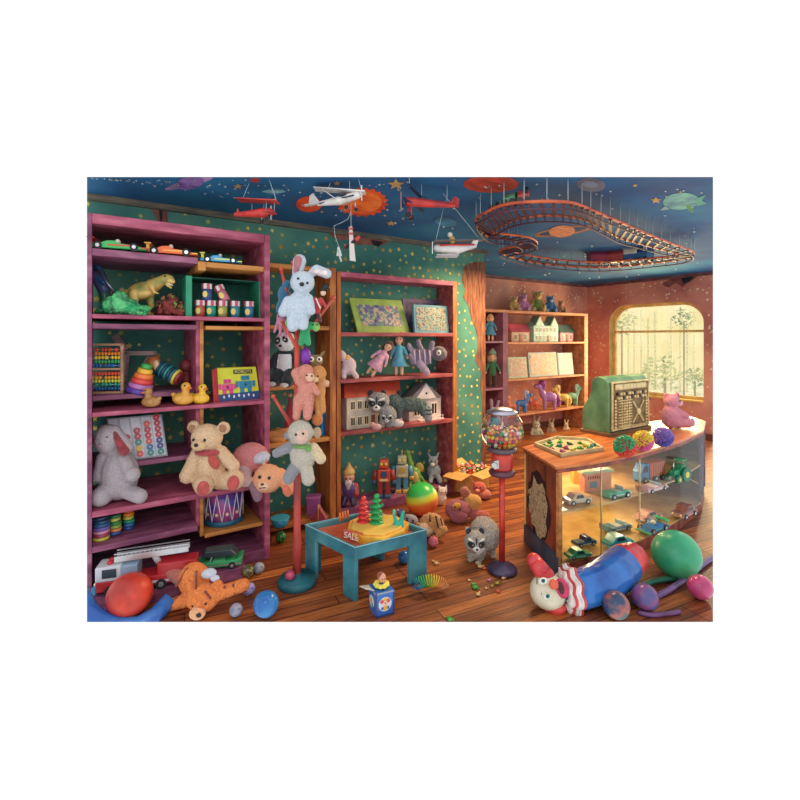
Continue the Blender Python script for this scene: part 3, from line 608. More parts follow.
# abacus
fr = Fr(106, 399, z=1.20, v=3.42); t = yawed(fr.thing('abacus', 'wooden abacus with rows of rainbow beads on the left shelf', 'abacus'), 10); k = fr.k; wo = M('b89070', 'wood')
b = B()
for x in (-15, 15): b.box((x, 0, 25), (2.4, 3, 50), wo)
for z in (1.2, 24.5, 49): b.box((0, 0, z), (32, 3, 2), wo)
bk(b, 'frame', t, k)
for i, (c, z) in enumerate(zip(('d84c34', 'e88830', 'e8c840', '3ca860', '2c6cb0', 'e05038', 'e8a030', 'c8d048', '2c9c80', '28609c'), (44, 40, 36, 32, 28, 20, 16, 12.5, 9, 5))):
    n = 8 if i < 5 else 9
    for j in range(n):
        b = B(); x = (13-j*3 if i % 2 else 13-j*3-random.choice((0, 0, 2))); b.sph((x-1, 0, z), (1.5, 2, 1.9), M(c), seg=10); bk(b, 'bead', t, k)
    b = B(); b.cyl((-14, 0, z), (14, 0, z), .3, CHR, n=6); bk(b, 'rod', t, k)
# rainbow cone
fr = Fr(139, 396, z=1.20, v=3.38); t = fr.thing('stacking_cone', 'rainbow stacking cone tipped against the wooden frame', 'stacking toy'); k = fr.k; q = Matrix.Rotation(.28, 3, 'Y')
for i, (c, r) in enumerate((('5a3c9c', 12.5), ('b874b8', 11.5), ('e04848', 10.2), ('f07c3c', 8.8), ('ecb83c', 7.2), ('3ca850', 5.2))):
    b = B(); z = i*5; b.lathe([(r-.8, z), (r, z+1), (r-.6, z+4), (r-1.6, z+4.9)], M(c), (0, 0, 0), 22); bk(b, 'ring', t, k, rot=q)
# wooden frame toy
fr = Fr(133, 399, z=1.20, v=3.55); t = fr.thing('wooden_bead_frame', 'bent grey wooden toy frame behind the rainbow cone', 'wooden toy'); wg = M('a08484', 'wood'); k = fr.k
b = B(); b.box(fr.p(120, 352, 0), (5*k, 5*k, 18*k), wg, Matrix.Rotation(-.6, 3, 'Y')); b.build('arm', t); b = B(); b.box(fr.p(138, 362, 0), (34*k, 5*k, 4*k), wg); b.box(fr.p(125, 380, 0), (3.5*k, 5*k, 38*k), wg, Matrix.Rotation(.1, 3, 'Y')); b.build('rail', t)
# ring caterpillar
fr = Fr(165, 399, z=1.20, v=3.45); t = fr.thing('toy_caterpillar', 'striped blue and yellow ring caterpillar with a brown head, lying slanted', 'toy caterpillar')
P0, P1 = V((150, 372, 0)), V((182, 388, -4))
part('head', fr, [E(156, 373, -3, 7, 8, 7, M('b4683c')), E(160, 374, -7, 3.4, 5.5, 3, M('e0bc90'))], t)
part('cap', fr, [E(150, 372, 0, 5, 7, 6, M('8c5448', 'fur'))], t)
for i, c in enumerate(('28646c', '1c4c60', '2c7c8c', '1c4c60', '2c8c88', '1c4458', '286878', 'd8c450', '8c3038')):
    f = .28+.085*i; p = P0.lerp(P1, f)
    b = B(); q = rotv(-26) @ Matrix.Rotation(math.pi/2, 3, 'Y'); kq = fr.k; rr = 8.2 if i < 8 else 7; b.lathe([(rr*.8*kq, -1.5*kq), (rr*kq, -.7*kq), (rr*kq, .7*kq), (rr*.8*kq, 1.5*kq)], M(c), fr.p(*p), 20, q); b.build('ring', t)
fr = Fr(186, 399, z=1.20, v=3.5); t = fr.thing('wooden_knob_toy', 'dark red wooden knob behind the middle duck', 'wooden toy'); part('knob', fr, [E(186, 377, 0, 6, 7, 6, M('7c2c34', 'wood')), K((186, 384, 0), (186, 397, 0), 3, 5, M('8c3a34', 'wood'))], t)
# ducks
def duck(px, by, s, z, lab, flip, col='d8a838', v=3.245):
    fr = Fr(px, by, z=z, v=v); t = fr.thing('toy_duck', lab, 'toy duck', 'yellow ducks on the shelf edge'); c = M(col)
    body('body', fr, place(px, by, s, [E(0, .27, 0, .45, .27, .3, c), E(.38*-1, .42, 0, .14, .1, .1, c, -40), K((.1, .4, -.02), (.12, .58, -.02), .16, .15, c), E(.13, .77, -.02, .2, .2, .19, c)], flip), t, vox=.6)
    part('beak', fr, place(px, by, s, [E(.3, .72, -.1, .13, .05, .09, M('d87028'))], flip), t, 10); part('eye', fr, place(px, by, s, [E(.16, .83, -.19, .04, .045, .03, BLK)], flip), t, 8); part('wing', fr, place(px, by, s, [E(-.08, .3, -.27, .2, .13, .06, c, 10)], flip), t, 10)
duck(151, 409, 21, 1.115, 'dull ochre toy duck alone at the left on the shelf edge', -1, 'b08048'); duck(183, 407, 24, 1.115, 'yellow toy duck in the middle of the three ducks', 1, 'd8a040'); duck(200, 405, 21, 1.115, 'bright yellow toy duck beside the crayon-coloured robot box', 1, 'e8b838')
# robot box
u0, u1 = uf(219, 3.3), uf(260, 3.3); T = thing('toy_box', 'bright yellow toy carton printed with pink and blue robots', 'toy carton', (u0, 3.3, 1.115)); w = u1-u0; h = .225; q = B(); YB = M('d8dc3c', 'card')
q.prism([(0, 0, 0), (w, 0, 0), (w-.012, .06, h), (.0, .06, h)], (0, .06, 0), YB); q.build('box', T, bevel=.002)
q = B(); q.prism([(-.04, -.03, 0), (0, 0, 0), (0, .06, h), (-.045, .0, h*.97)], (0, .02, 0), M('c84048', 'card')); q.build('spine', T); 
def fz(x, z, o=.004): return (x, z*.06/h-o, z)
q = B(); q.face([fz(w*.38, h*.80), fz(w*.85, h*.80), fz(w*.85, h*.93), fz(w*.38, h*.93)], M('28281c', 'card')); q.face([fz(0, 0), fz(w, 0), fz(w, h*.25), fz(0, h*.2)], M('2c4c84', 'card'))
q.build('printed_bands', T); text('lettering', 'ROBOTS', .03, M('e8e080', 'card'), T, fz(w*.615, h*.865, .007), (math.atan2(h, .06), 0, 0)); text('lettering', 'cu5toys', .04, M('f0f0f0', 'card'), T, fz(w*.55, h*.12, .007), (math.atan2(h, .06), 0, 0)) if False else None
def roby(x, c, s=1.0, m2='5c2440'):
    q = B(); cm = M(c, 'card'); 
    for (cx, cz_, sx, sz) in ((0, .62, .16, .13), (0, .43, .24, .2), (-.16, .45, .06, .17), (.16, .45, .06, .17), (-.07, .27, .08, .16), (.07, .27, .08, .16)): q.face([fz(x+(cx+a*sx/2)*w*s*1.2, (cz_+b_*sz/2)*h*s) for a, b_ in ((-1, -1), (1, -1), (1, 1), (-1, 1))], cm)
    for a in (-.04, .04): q.disc(fz(x+a*w*1.2, .63*h*s, .006), (1, 0, 0), (0, .06/h, 1), .004, .004, M(m2, 'card'), n=8)
    q.disc(fz(x, .43*h*s, .006), (1, 0, 0), (0, .06/h, 1), .008, .010, M(m2, 'card'), n=10); q.build('printed_robot', T)
roby(w*.22, 'e0508c', .95); roby(w*.66, '2c88a8', 1.08, '1c3c5c'); q = B()
for j in range(7): q.disc(fz(w*(.12+.12*j), h*.12+(j % 2)*.006, .006), (1, 0, 0), (0, .06/h, 1), .007, .011, M('d8e0ec', 'card'), n=8)
q.build('printed_trim', T)
# game box with checkers (grey panel)
T, w, h, q = picture_box(112, 168, 422, 465, 3.40, .765, 'open white checker-and-gear game panel leaning behind the grey rabbit', M('a8acb4', 'card'), ramp('pale_panel', [(.4, 'ccd4e0'), (.6, 'f0f2f4')], 5), 'board game', 'game_panel', 14, .02, .03, shear=-.03)
rc_ = [M('b83040'), M('d85048'), M('2c6ca0'), M('2c8c84'), M('e0b848'), M('3c4c8c')]
random.seed(11)
for cxi in range(5):
    nn = (2, 3, 4, 5, 6)[cxi]
    for j in range(nn+1):
        xx = -w/2+w*(.12+.19*cxi); zz_ = h*(.12+.135*j)
        b = B(); c = random.choice(rc_ if j < 3 else rc_[:2]); b.cyl(q @ V((xx-.03*zz_/h, -.004, zz_)), q @ V((xx-.03*zz_/h, -.016, zz_)), .019, c, n=14); b.cyl(q @ V((xx-.03*zz_/h, -.016, zz_)), q @ V((xx-.03*zz_/h, -.019, zz_)), .006, M('d8b0a8'), n=10); b.build('game_disc', T)
for cxi in range(6): b = B(); xx = -w/2+w*(.03+.188*cxi); b.prism([q @ V((xx-.002, -.003, .01)), q @ V((xx+.002, -.003, .01)), q @ V((xx+.002-.03, -.003, h-.01)), q @ V((xx-.002-.03, -.003, h-.01))], q @ V((0, -.008, 0)), M('a8b0c0')); b.build('groove', T)
# grey rabbit
fr = Fr(115, 506, z=.54, v=3.33); fr.loc = fr.loc+R*.03; t = fr.thing('plush_rabbit', 'lilac grey plush rabbit with a red-lined drooping ear at the left', 'plush rabbit'); g = ramp('grey_plush', [(.35, '8c8490'), (.6, 'b8aeb0')], 30, rough=.95, bump=.3); ri = M('8c3038', 'cloth')
body('body', fr, [E(114, 480, 0, 19, 26, 15, g), E(106, 444, -4, 13, 15, 12, g), K((122, 463, -6), (133, 476, -12), 6, 6, g), E(136, 476, -14, 7, 7, 7, g), K((101, 462, -4), (99, 480, -8), 6, 5.5, g), K((105, 496, -6), (105, 498, -14), 9.5, 9.5, g), K((124, 495, -4), (142, 498, -12), 8, 7, g), K((98, 434, 2), (95, 452, 2), 4, 4.5, g), K((113, 434, -4), (126, 452, -6), 4, 6, g)], t, vox=1.1, fuzz=.25)
part('ear_lining', fr, [K((115, 438, -8), (126, 454, -11), 2.8, 5, ri)], t); eyes(fr, [(100, 441, -15), (111, 440, -14)], t, 1.1, M('5c4c54')); part('nose', fr, [E(106, 448, -16.5, 1.5, 1.1, 1, M('c88c90'))], t, 8)
# tan bear
fr = Fr(213, 495, z=.54, v=3.22); t = fr.thing('teddy_bear', 'large tan teddy bear with red scarf and red foot pads sitting on the shelf edge', 'teddy bear'); f = ramp('tan_fur', [(.35, 'b8906c'), (.6, 'ecd0ac')], 30, rough=.95, bump=.35); gg = ramp('shadow_tan', [(.35, '9c8468'), (.6, 'bca888')], 30, rough=.95, bump=.35)
body('body', fr, [E(211, 466, 0, 16, 22, 14, f), E(209, 440, -5, 15.5, 13.5, 13, f), E(195, 430, -3, 6.5, 6.5, 4, f), E(225, 431, -3, 6.5, 6.5, 4, f), K((199, 456, -2), (190, 478, -6), 7, 7.5, f), K((222, 455, -3), (238, 466, -12), 6.5, 6, f), K((203, 485, -3), (211, 484, -16), 9, 9.5, f), K((219, 484, 0), (239, 480, -12), 9, 9.5, f)], t, vox=1.0, fuzz=.3)
part('muzzle', fr, [E(206, 445, -17, 7, 5.5, 4.5, M('dcb88c', 'fur'))], t); part('nose', fr, [E(205.5, 444, -21.3, 2.2, 1.8, 1.2, BLK)], t); eyes(fr, [(201, 440, -17), (212, 440, -17.4)], t, 1.5)
for x, y, d in ((214, 484, -25.5), (241, 480, -21.5)): part('foot_pad', fr, [E(x, y, d, 6, 7.5, 1.6, M('b84c48', 'cloth'), -15)], t)
part('scarf', fr, [E(211, 454, -8, 13, 3.6, 9, M('a83c40', 'cloth')), E(219, 462, -13, 5, 8, 3, M('b84c40', 'cloth'), 25)], t)
for x in (195, 225): part('ear_lining', fr, [E(x, 431, -6, 4, 4, 2, M('a87858', 'fur'))], t)
# drum
fr = Fr(225, 525, z=.075, v=3.36); D_ = fr.D; z0 = .30
fr = Fr(224, 526, z=.25, v=3.42)
bx('drum_shelf', (uD1, FV+.04, .225), (a1, BV, .25), ORA)
t = fr.thing('toy_drum', 'blue and pink toy drum with white zigzag cords under the tan bear', 'toy drum'); k = fr.k
b = B(); b.lathe([(18, 3), (18, 34)], ramp('drum_side', [(.4, '3c3c94'), (.6, 'b0508c')], 9, rough=.3), n=30); bk(b, 'shell', t, k)
b = B(); b.lathe([(18.5, 0), (19, 1), (19, 4), (18.2, 5)], M('1c5c78'), n=30); bk(b, 'hoop', t, k); b = B(); b.lathe([(18.2, 31), (19, 32), (19, 35), (18, 36)], M('3c3c94'), n=30); bk(b, 'hoop', t, k); b = B(); b.lathe([(17.5, 35), (17.4, 36.2)], M('d8d0c8'), n=30); bk(b, 'drum_skin', t, k)
for j in range(12):
    a0, a1_ = 6.28319*j/12, 6.28319*(j+.5)/12; a2 = 6.28319*(j+1)/12; b = B(); P = lambda a, z: (math.cos(a)*18.3, math.sin(a)*18.3, z)
    b.cyl(P(a0, 31), P(a1_, 5), .45, M('e8e4f0'), n=6); b.cyl(P(a1_, 5), P(a2, 31), .45, M('e8e4f0'), n=6); bk(b, 'cord', t, k)
    b = B(); b.star((math.cos(a0)*18.6, math.sin(a0)*18.6, 12), (-math.sin(a0), math.cos(a0), 0), (0, 0, 1), 2.2, M('f0d8b0')); bk(b, 'star_print', t, k)
# peach puppy with pink body
fr = Fr(258, 497, z=.54, v=3.16); t = fr.thing('plush_puppy', 'pink and peach plush puppy lying with its head hanging over the bookcase side', 'plush puppy'); pk = ramp('pink_plush', [(.35, 'b0646c'), (.6, 'd88c88')], 30, rough=.95, bump=.35); pe = ramp('peach_plush', [(.35, 'd88c64'), (.6, 'f0b890')], 30, rough=.95, bump=.35); wt = M('c8c8d8', 'fur')
body('body', fr, [E(249, 471, 4, 19, 16, 13, pk, 10), E(271, 487, -10, 14.5, 14, 12, pe), E(262, 469, -2, 9, 6, 8, wt, 15), K((259, 494, -12), (262, 504, -14), 6, 4.5, M('8c6878', 'fur')), K((282, 484, -6), (293, 496, -10), 6, 7, pe), K((246, 482, -6), (249, 488, -12), 7, 7, M('c8a8a8', 'fur'))], t, vox=1.0, fuzz=.3, settle=False)
eyes(fr, [(266, 482.5, -21), (275, 483.5, -20.6)], t, 1.7); part('nose', fr, [E(269, 489, -22.5, 1.8, 1.3, 1, M('5c2420'))], t, 8); part('muzzle', fr, [E(269.5, 491, -19, 6, 5, 4, M('f0c8a8', 'fur'))], t)
part('mouth', fr, [K((266.5, 492.5, -23), (272, 492, -23), .5, .5, M('802c28'))], t, 6); part('ear_lining', fr, [E(291, 497, -17, 4, 6, 2, M('e07858', 'cloth'), 20)], t)
# ring stacks
def ringstack(px, by, w, n, cols, z, v, lab):
    fr = Fr(px, by, z=z, v=v); t = fr.thing('ring_stack', lab, 'stacking rings', 'stacking rings on the low shelf'); k = fr.k
    for i in range(n):
        b = B(); x = random.uniform(-.8, .8); r = w/2; b.lathe([(r-1, i*3.4), (r, i*3.4+.8), (r, i*3.4+2.6), (r-1, i*3.4+3.3)], M(cols[i % len(cols)]), (x, 0, 0), 18); bk(b, 'ring', t, k)
random.seed(5)
ringstack(101, 541, 15, 7, ('c8c048', '9c3c54', 'c888a8', '6c5ca8', '2c5c8c', '1c4c68', '2c3c5c'), .335, 3.3, 'wide stack of dull blue, pink and olive rings at the left of the low shelf'); ringstack(115, 536, 11, 6, ('2c5c9c', 'd88850', '8cac44', '2c8c4c', 'c8c858', '2c7c5c'), .335, 3.34, 'green and orange ring stack in the middle of the low shelf'); ringstack(129, 530, 10, 7, ('2c4c8c', '2c6ca8', '2c9c74', 'c8c048', 'e08830', 'd84830', 'b83c38'), .335, 3.38, 'narrow rainbow ring stack ending in red at the top')
# fire engine
fr = Fr(150, 586, z=.075, v=3.1); t = yawed(fr.thing('toy_fire_engine', 'red and white toy fire engine with a silver ladder on the base board', 'toy fire engine'), 17); k = fr.k; RDM = M('b82c34'); WH = M('c8ccd4'); BLm = M('3888b0')
b = B(); b.box((-34, 0, 9), (22, 20, 10), RDM); b.box((-34, 0, 21), (22, 20, 14), WH); bk(b, 'cab', t, k, bevel=1); b = B(); b.box((-45.3, 0, 21), (.8, 17, 9), WIN); bk(b, 'windscreen', t, k); b = B(); b.box((-33, -10.3, 21.5), (12, .8, 8), WIN); bk(b, 'side_window', t, k); b = B(); b.box((-46, 0, 6), (4, 21, 7), BLm); bk(b, 'bumper', t, k, bevel=.8)
b = B(); b.box((-16, 0, 15), (14, 21, 24), M('8ca4bc')); bk(b, 'pump_panel', t, k, bevel=.6); b = B(); b.box((18, 0, 9), (54, 20, 9), RDM); b.box((26, 0, 18), (36, 18, 12), RDM); bk(b, 'body', t, k, bevel=.8); b = B(); b.box((18, -10.3, 8), (54, .8, 2), WH); bk(b, 'stripe', t, k)
b = B()
for y in (-5, 5): b.box((4, y, 33), (66, 1.0, 5.5), CHR); b.box((4, y, 38), (66, .9, .9), CHR)
for i in range(17): b.box((-27+i*3.9, 0, 34), (.9, 10, .9), CHR); b.cyl((-27+i*3.9, -5, 34), (-25+i*3.9, -5, 38), .4, CHR, n=5)
bk(b, 'ladder', t, k, rot=Matrix.Rotation(-.03, 3, 'Y')); b = B(); b.cyl((8, 0, 22), (2, 0, 34), 3, WH); bk(b, 'ladder_mount', t, k); b = B(); b.sph((-34, -3, 29), (3, 3, 2.2), M('c02838')); b.sph((-34, 4, 29), (3, 3, 2.2), M('c02838')); bk(b, 'beacons', t, k)
b = B()
for x in (-42, ): b.sph((-45.5, -6, 11), 1.6, M('fff0c0')); b.sph((-45.5, 6, 11), 1.6, M('fff0c0'))
bk(b, 'headlamps', t, k); wheels(t, k, (-32, 12, 34), 9.6, 5, 4)
# green car with black convertible top
fr = Fr(219, 566, z=.075, v=3.12); t = car(fr, 'mint green toy car carrying a grey-black roof on the base board', 'toy car', 44, 15, '3ca468', '64c48c', 'fin', -1, 14); k = fr.k
b = B(); b.prism([(-16, -7, 12), (-12, -7, 18), (12, -7, 18), (18, -7, 12)], (0, 14, 0), M('34464c')); bk(b, 'soft_top', t, k, bevel=.8); b = B()
# ================================================================== FLOOR TOYS, LEFT
red = ramp('red_planet', [(.35, 'a82c24'), (.6, 'd8442c')], 7, rough=.4)
o, fr = ball('planet_ball', 'matt red planet ball encircled by a blue inflatable ring', 'ball', 130, 595, 21, red)
b = B(); pts = [fr.p(x, y, d) for x, y, d in ((70, 582, 4), (86, 590, -8), (100, 601, -16), (114, 608, -20), (130, 614, -19), (146, 616, -14), (158, 612, -6), (166, 604, 8))]
b.tube(pts, 8*fr.k, ramp('blue_vinyl', [(.35, '2458a8'), (.6, '3c7cc8')], 5, rough=.25), 14)
for v in b.bm.verts: v.co = Matrix.Rotation(YAW, 3, 'Z') @ v.co + fr.loc
b.clip(left=1, bottom=1); oo = b.build('inflatable_ring'); tag(oo, 'blue inflatable ring curving round the red ball in the corner', 'inflatable ring')
fr = Fr(195, 618, z=0); t = fr.thing('plush_tiger', 'orange striped plush tiger lying face down with a white tuft', 'plush tiger'); og = ramp('orange_plush', [(.35, 'b84c24'), (.5, 'e07838'), (.65, 'f09850')], 22, rough=.95, bump=.35)
body('body', fr, [E(184, 590, 22, 16, 17, 14, og), E(200, 600, 6, 17, 14, 13, og), K((216, 597, 8), (238, 593, 16), 7, 6.5, og), K((182, 606, 12), (160, 612, 10), 7, 5.5, og), E(187, 590, 8, 5.5, 5.5, 4, og), E(214, 589, 10, 5, 5, 4, og), K((172, 596, 30), (150, 590, 38), 8, 7, M('b86c60', 'fur'))], t, vox=1.1, fuzz=.35)
part('muzzle', fr, [E(200, 609, -6, 8, 6, 6, M('f0b080', 'fur'))], t); part('nose', fr, [E(204, 607.5, -12, 2.6, 2.2, 1.6, BLK)], t); eyes(fr, [(195, 602, -5.5), (208, 600, -5.5)], t, 1.3)
part('white_tuft', fr, [E(203, 580, 14, 8, 5, 5, M('c8ccdc', 'fur'), 10), E(210, 584, 12, 5, 3.5, 3, M('c8ccdc', 'fur'))], t)
for a, b_ in (((190, 578, 14), (196, 588, 0)), ((180, 576, 16), (172, 590, 8)), ((206, 590, -2), (212, 596, -3)), ((222, 590, 7), (224, 600, 5)), ((230, 589, 9), (232, 598, 8)), ((172, 602, 10), (168, 613, 6))): part('stripe', fr, [K(a, b_, 1.4, 1, M('8c3418', 'fur'))], t, 8)
gs = ramp('blue_gloss', [(.35, '1c5ca8'), (.65, '3c8cc8')], 8, rough=.12)
ball('rubber_ball', 'glossy blue ball on the floor in front of the toy stand', 'ball', 266, 604, 12.5, gs)
def marble(px, py, r, c1, c2, lab, z=0, name='marbled_ball'):
    o, fr = ball(name, lab, 'ball', px, py, r, ramp('swirl_'+c1+c2, [(.38, c1), (.5, c2), (.62, c1)], 26, rough=.25), z=z, group='small marbled balls on the floor')
marble(248, 571, 6, 'a8985c', '2c3a34', 'yellow and black marbled ball at the corner of the plum bookcase'); marble(259, 568, 5.5, '6c7484', 'a8a8b0', 'grey marbled ball at the corner of the plum bookcase'); marble(281, 537, 5.5, '2c8c38', '14401c', 'green marbled ball on the boards between bookcase and stand')
marble(249, 589, 6.2, '6c5c98', 'b0a8d0', 'violet marbled ball right of the orange tiger'); marble(236, 610, 6.5, '6c7c94', '9c94a8', 'slate grey ball in front of the orange tiger'); marble(310, 510, 4.2, '8c5cb0', 'e8e0f0', 'small violet ball beside the narrow bookcase'); marble(331, 508, 5, '3c5c9c', 'c8d0e0', 'blue and white ball at the foot of the narrow bookcase')
# ================================================================== TOY STAND (red pole with branches)
fr = Fr(299, 590, z=0); fr0 = Fr(297, 584, z=0); k = fr0.k
t = fr0.thing('toy_display_stand', 'red branching pole on a round teal base, hung with plush toys', 'display stand')
RP = ramp('worn_red', [(.35, '8c3034'), (.55, 'cc4c40'), (.7, 'e06a50')], 8, mapscale=(1, 1, .3), rough=.4); TL = M('14606c', 'paint')
b = B(); b.lathe([(18.5*k, 0), (19*k, 2*k), (19*k, 5*k), (17*k, 7.5*k), (5*k, 9*k), (4*k, 12*k)], TL, n=32); b.build('base', t)
b = B(); b.lathe([(4.2*k, 9*k), (4.4*k, 40*k), (3.6*k, 50*k), (3.4*k, 130*k), (2.6*k, 250*k)], RP, n=16); b.build('pole', t)
for a, b_ in (((298, 350, 0), (283, 322, -4)), ((298, 346, 0), (334, 298, -4)), ((298, 338, 0), (279, 268, 8)), ((297, 435, 0), (274, 396, -3)), ((298, 430, 0), (318, 402, -3)), ((298, 300, 2), (292, 262, 4))):
    b = B(); b.cyl(fr0.p(*a), fr0.p(*b_), 1.9*k, RP, 1.5*k); b.sph(fr0.p(*b_), 2.2*k, RP); b.build('branch', t)
D0 = fr0.D
def hang(px, py): return Fr(px, py, D=D0)
# blue white rabbit on top
fr = hang(300, 331); t = fr.thing('plush_rabbit', 'pale blue plush rabbit with large pink-lined ears on top of the red pole', 'plush rabbit'); wb = ramp('blue_plush', [(.35, '9cb0c4'), (.6, 'd4dce4')], 26, rough=.95, bump=.3); pkl = M('d8a0a0', 'cloth')
body('body', fr, [E(301, 309, -9, 13, 17, 10, wb), E(305, 284, -12, 12, 11.5, 10, wb), K((299, 276, -8), (301, 262, -6), 5, 6.5, wb), K((311, 276, -8), (318, 271, -8), 3.5, 5, wb), K((318, 271, -8), (328, 275, -9), 5, 5, wb), K((291, 302, -12), (287, 313, -15), 5, 5, wb), K((311, 300, -12), (314, 312, -16), 5, 4.5, wb), K((296, 320, -14), (297, 327, -18), 6, 5.5, wb), K((306, 320, -14), (307, 326, -18), 5.5, 5, wb)], t, vox=.9, fuzz=.25)
part('ear_lining', fr, [K((299, 273, -13), (301, 262, -13), 2.6, 4, M('b07078', 'cloth'))], t); part('ear_lining', fr, [K((315, 273, -12), (327, 275, -13.5), 2.2, 3, M('e8d8d8', 'cloth'))], t)
part('nose', fr, [E(306.5, 287, -22, 2.4, 2.1, 1.6, EYE)], t, 10); eyes(fr, [(303, 281.5, -21.6), (311.5, 285.5, -20.5)], t, 1.3)
# soldier marionette
fr = hang(323, 318); t = fr.thing('toy_soldier', 'small red-coated toy soldier with black hat leaning right of the pale blue rabbit', 'toy soldier'); rk = M('b03038', 'cloth')
body('body', fr, [K((321, 303, -10), (319, 312, -10), 3.6, 3, rk), K((323, 300, -11), (328, 308, -13), 1.7, 1.4, rk), K((318, 300, -11), (315, 306, -13), 1.7, 1.4, rk), K((320, 313, -10), (322, 322, -10), 1.8, 1.6, M('3c1c2c')), E(325, 294, -11, 2.8, 3.2, 2.8, M('e0b8a0'))], t, vox=.5); part('hat', fr, [K((325, 291, -11), (328, 288, -11), 2.8, 3.4, BLK)], t); part('white_sash', fr, [K((318.5, 300, -13), (322.5, 309, -13.4), .7, .7, M('f0e8e0'))], t, 8)
# blue cloth bundle, pink toy, green legs, balloon, goggled head
fr = hang(282, 312); t = fr.thing('blue_plush_bird', 'dark blue plush bird hanging behind the pale blue rabbit', 'plush bird'); bb_ = M('2c6c90', 'fur')
body('body', fr, [E(283, 297, 8, 7, 12, 6, bb_, 15), E(279, 306, 8, 5, 9, 4, bb_, -15), E(285, 284, 8, 5, 5, 5, bb_)], t, vox=.7)
fr = hang(283, 337); t = fr.thing('pink_plush_octopus', 'mauve pink plush octopus hanging on the left lower branch', 'plush octopus'); pm = M('c07898', 'fur')
body('body', fr, [E(282, 318, -2, 5, 5.5, 5, pm), K((279, 321, -2), (275, 332, -2), 2, 1.4, pm), K((282, 322, -4), (281, 336, -4), 2, 1.3, pm), K((285, 321, -2), (289, 331, -3), 2, 1.4, pm), K((284, 322, 0), (286, 337, 0), 2, 1.3, pm)], t, vox=.6); eyes(fr, [(280, 317, -6.6), (284, 317, -6.6)], t, .7)
fr = hang(311, 346); t = fr.thing('plush_frog', 'green plush frog with dangling legs under the pale blue rabbit', 'plush frog'); gf = M('2ca468', 'fur'); gl_ = M('7cc060', 'fur')
body('body', fr, [E(306, 318, -4, 4, 8, 4, gf), K((305, 328, -8), (303, 343, -9), 2.6, 3, gf), K((308, 328, -8), (310, 343, -9), 2.6, 3, gf), E(311, 326, -6, 6, 4, 4, gf), E(317, 327, -6, 4, 5, 4, gl_), E(289, 323, -6, 2.6, 4, 2.5, gl_)], t, vox=.7); eyes(fr, [(315, 325, -10), (319, 325, -10)], t, .9)
fr = hang(306, 370); t = fr.thing('purple_balloon', 'small violet balloon tied to the red pole', 'balloon'); part('balloon', fr, [E(305, 357, 3, 5.5, 9.5, 5, M('7c2ca8', 'plas'))], t, 18); part('knot', fr, [E(306, 367.5, 3, 1, 1.2, 1, M('5c1c88'))], t, 8)
fr = hang(314, 366); t = fr.thing('plush_owl', 'brown plush owl head with wide white eyes behind the pink monkey', 'plush owl'); br = M('8c7440', 'fur')
body('body', fr, [E(314, 361, 8, 8, 6, 6, br), K((308, 356, 8), (306, 353, 8), 1.8, 1, br), K((320, 355, 8), (323, 352, 8), 1.8, 1, br), E(314, 369, 9, 5, 6, 5, br)], t, vox=.7)
for x in (311, 319): part('eye', fr, [E(x, 359.5, 2.6, 2.8, 2.8, 1.4, M('e8e4d0')), E(x, 359.5, 1.2, 1.2, 1.4, .7, BLK)], t, 10)
# monkeys
fr = hang(308, 420); t = fr.thing('plush_monkey', 'rose pink plush monkey with long limbs clinging to the pole', 'plush monkey', 'plush monkeys on the pole'); pn = ramp('rose_plush', [(.35, 'b46860'), (.6, 'dc9c88')], 26, rough=.95, bump=.35)
body('body', fr, [E(308, 391, -9, 9, 15, 8, pn), E(308, 371, -11, 8, 7.5, 7, pn), K((301, 380, -10), (297, 372, -9), 4.5, 4, pn), K((314, 383, -13), (320, 391, -15), 3.6, 3.2, pn), E(300, 370, -10, 3, 3.4, 2, pn), K((301, 398, -10), (299, 415, -11), 5.5, 4, pn), K((311, 398, -10), (310, 414, -12), 5.5, 4.5, pn)], t, vox=.8, fuzz=.25)
part('face', fr, [E(313, 376, -16, 4.5, 4.5, 3, M('e8b898', 'fur'))], t); eyes(fr, [(310.5, 374, -18.8), (315.5, 374.5, -18.6)], t, .9)
fr = hang(320, 430); t = fr.thing('plush_monkey', 'tan plush monkey with dark-rimmed ear and curling tail, right of the pink one', 'plush monkey', 'plush monkeys on the pole'); tn = ramp('gold_plush', [(.35, 'a86c3c'), (.6, 'd89c60')], 26, rough=.95, bump=.35)
body('body', fr, [E(319, 374, -3, 8, 9, 7, tn), E(320, 391, -2, 6, 10, 6, tn), K((322, 392, -4), (324, 410, -6), 3.5, 3, tn), K((317, 396, -2), (320, 412, -4), 4, 4, tn), E(318, 419, -4, 5.5, 6.5, 4, M('c47438', 'fur')), E(327, 383, -4, 3.5, 3.5, 3, M('e0a888', 'fur'))], t, vox=.8, fuzz=.25)
part('muzzle', fr, [E(316.5, 379, -9.5, 4, 3, 2.5, M('e8c090', 'fur'))], t); eyes(fr, [(315, 375.5, -9.6), (319.5, 375.5, -9.6)], t, .9)
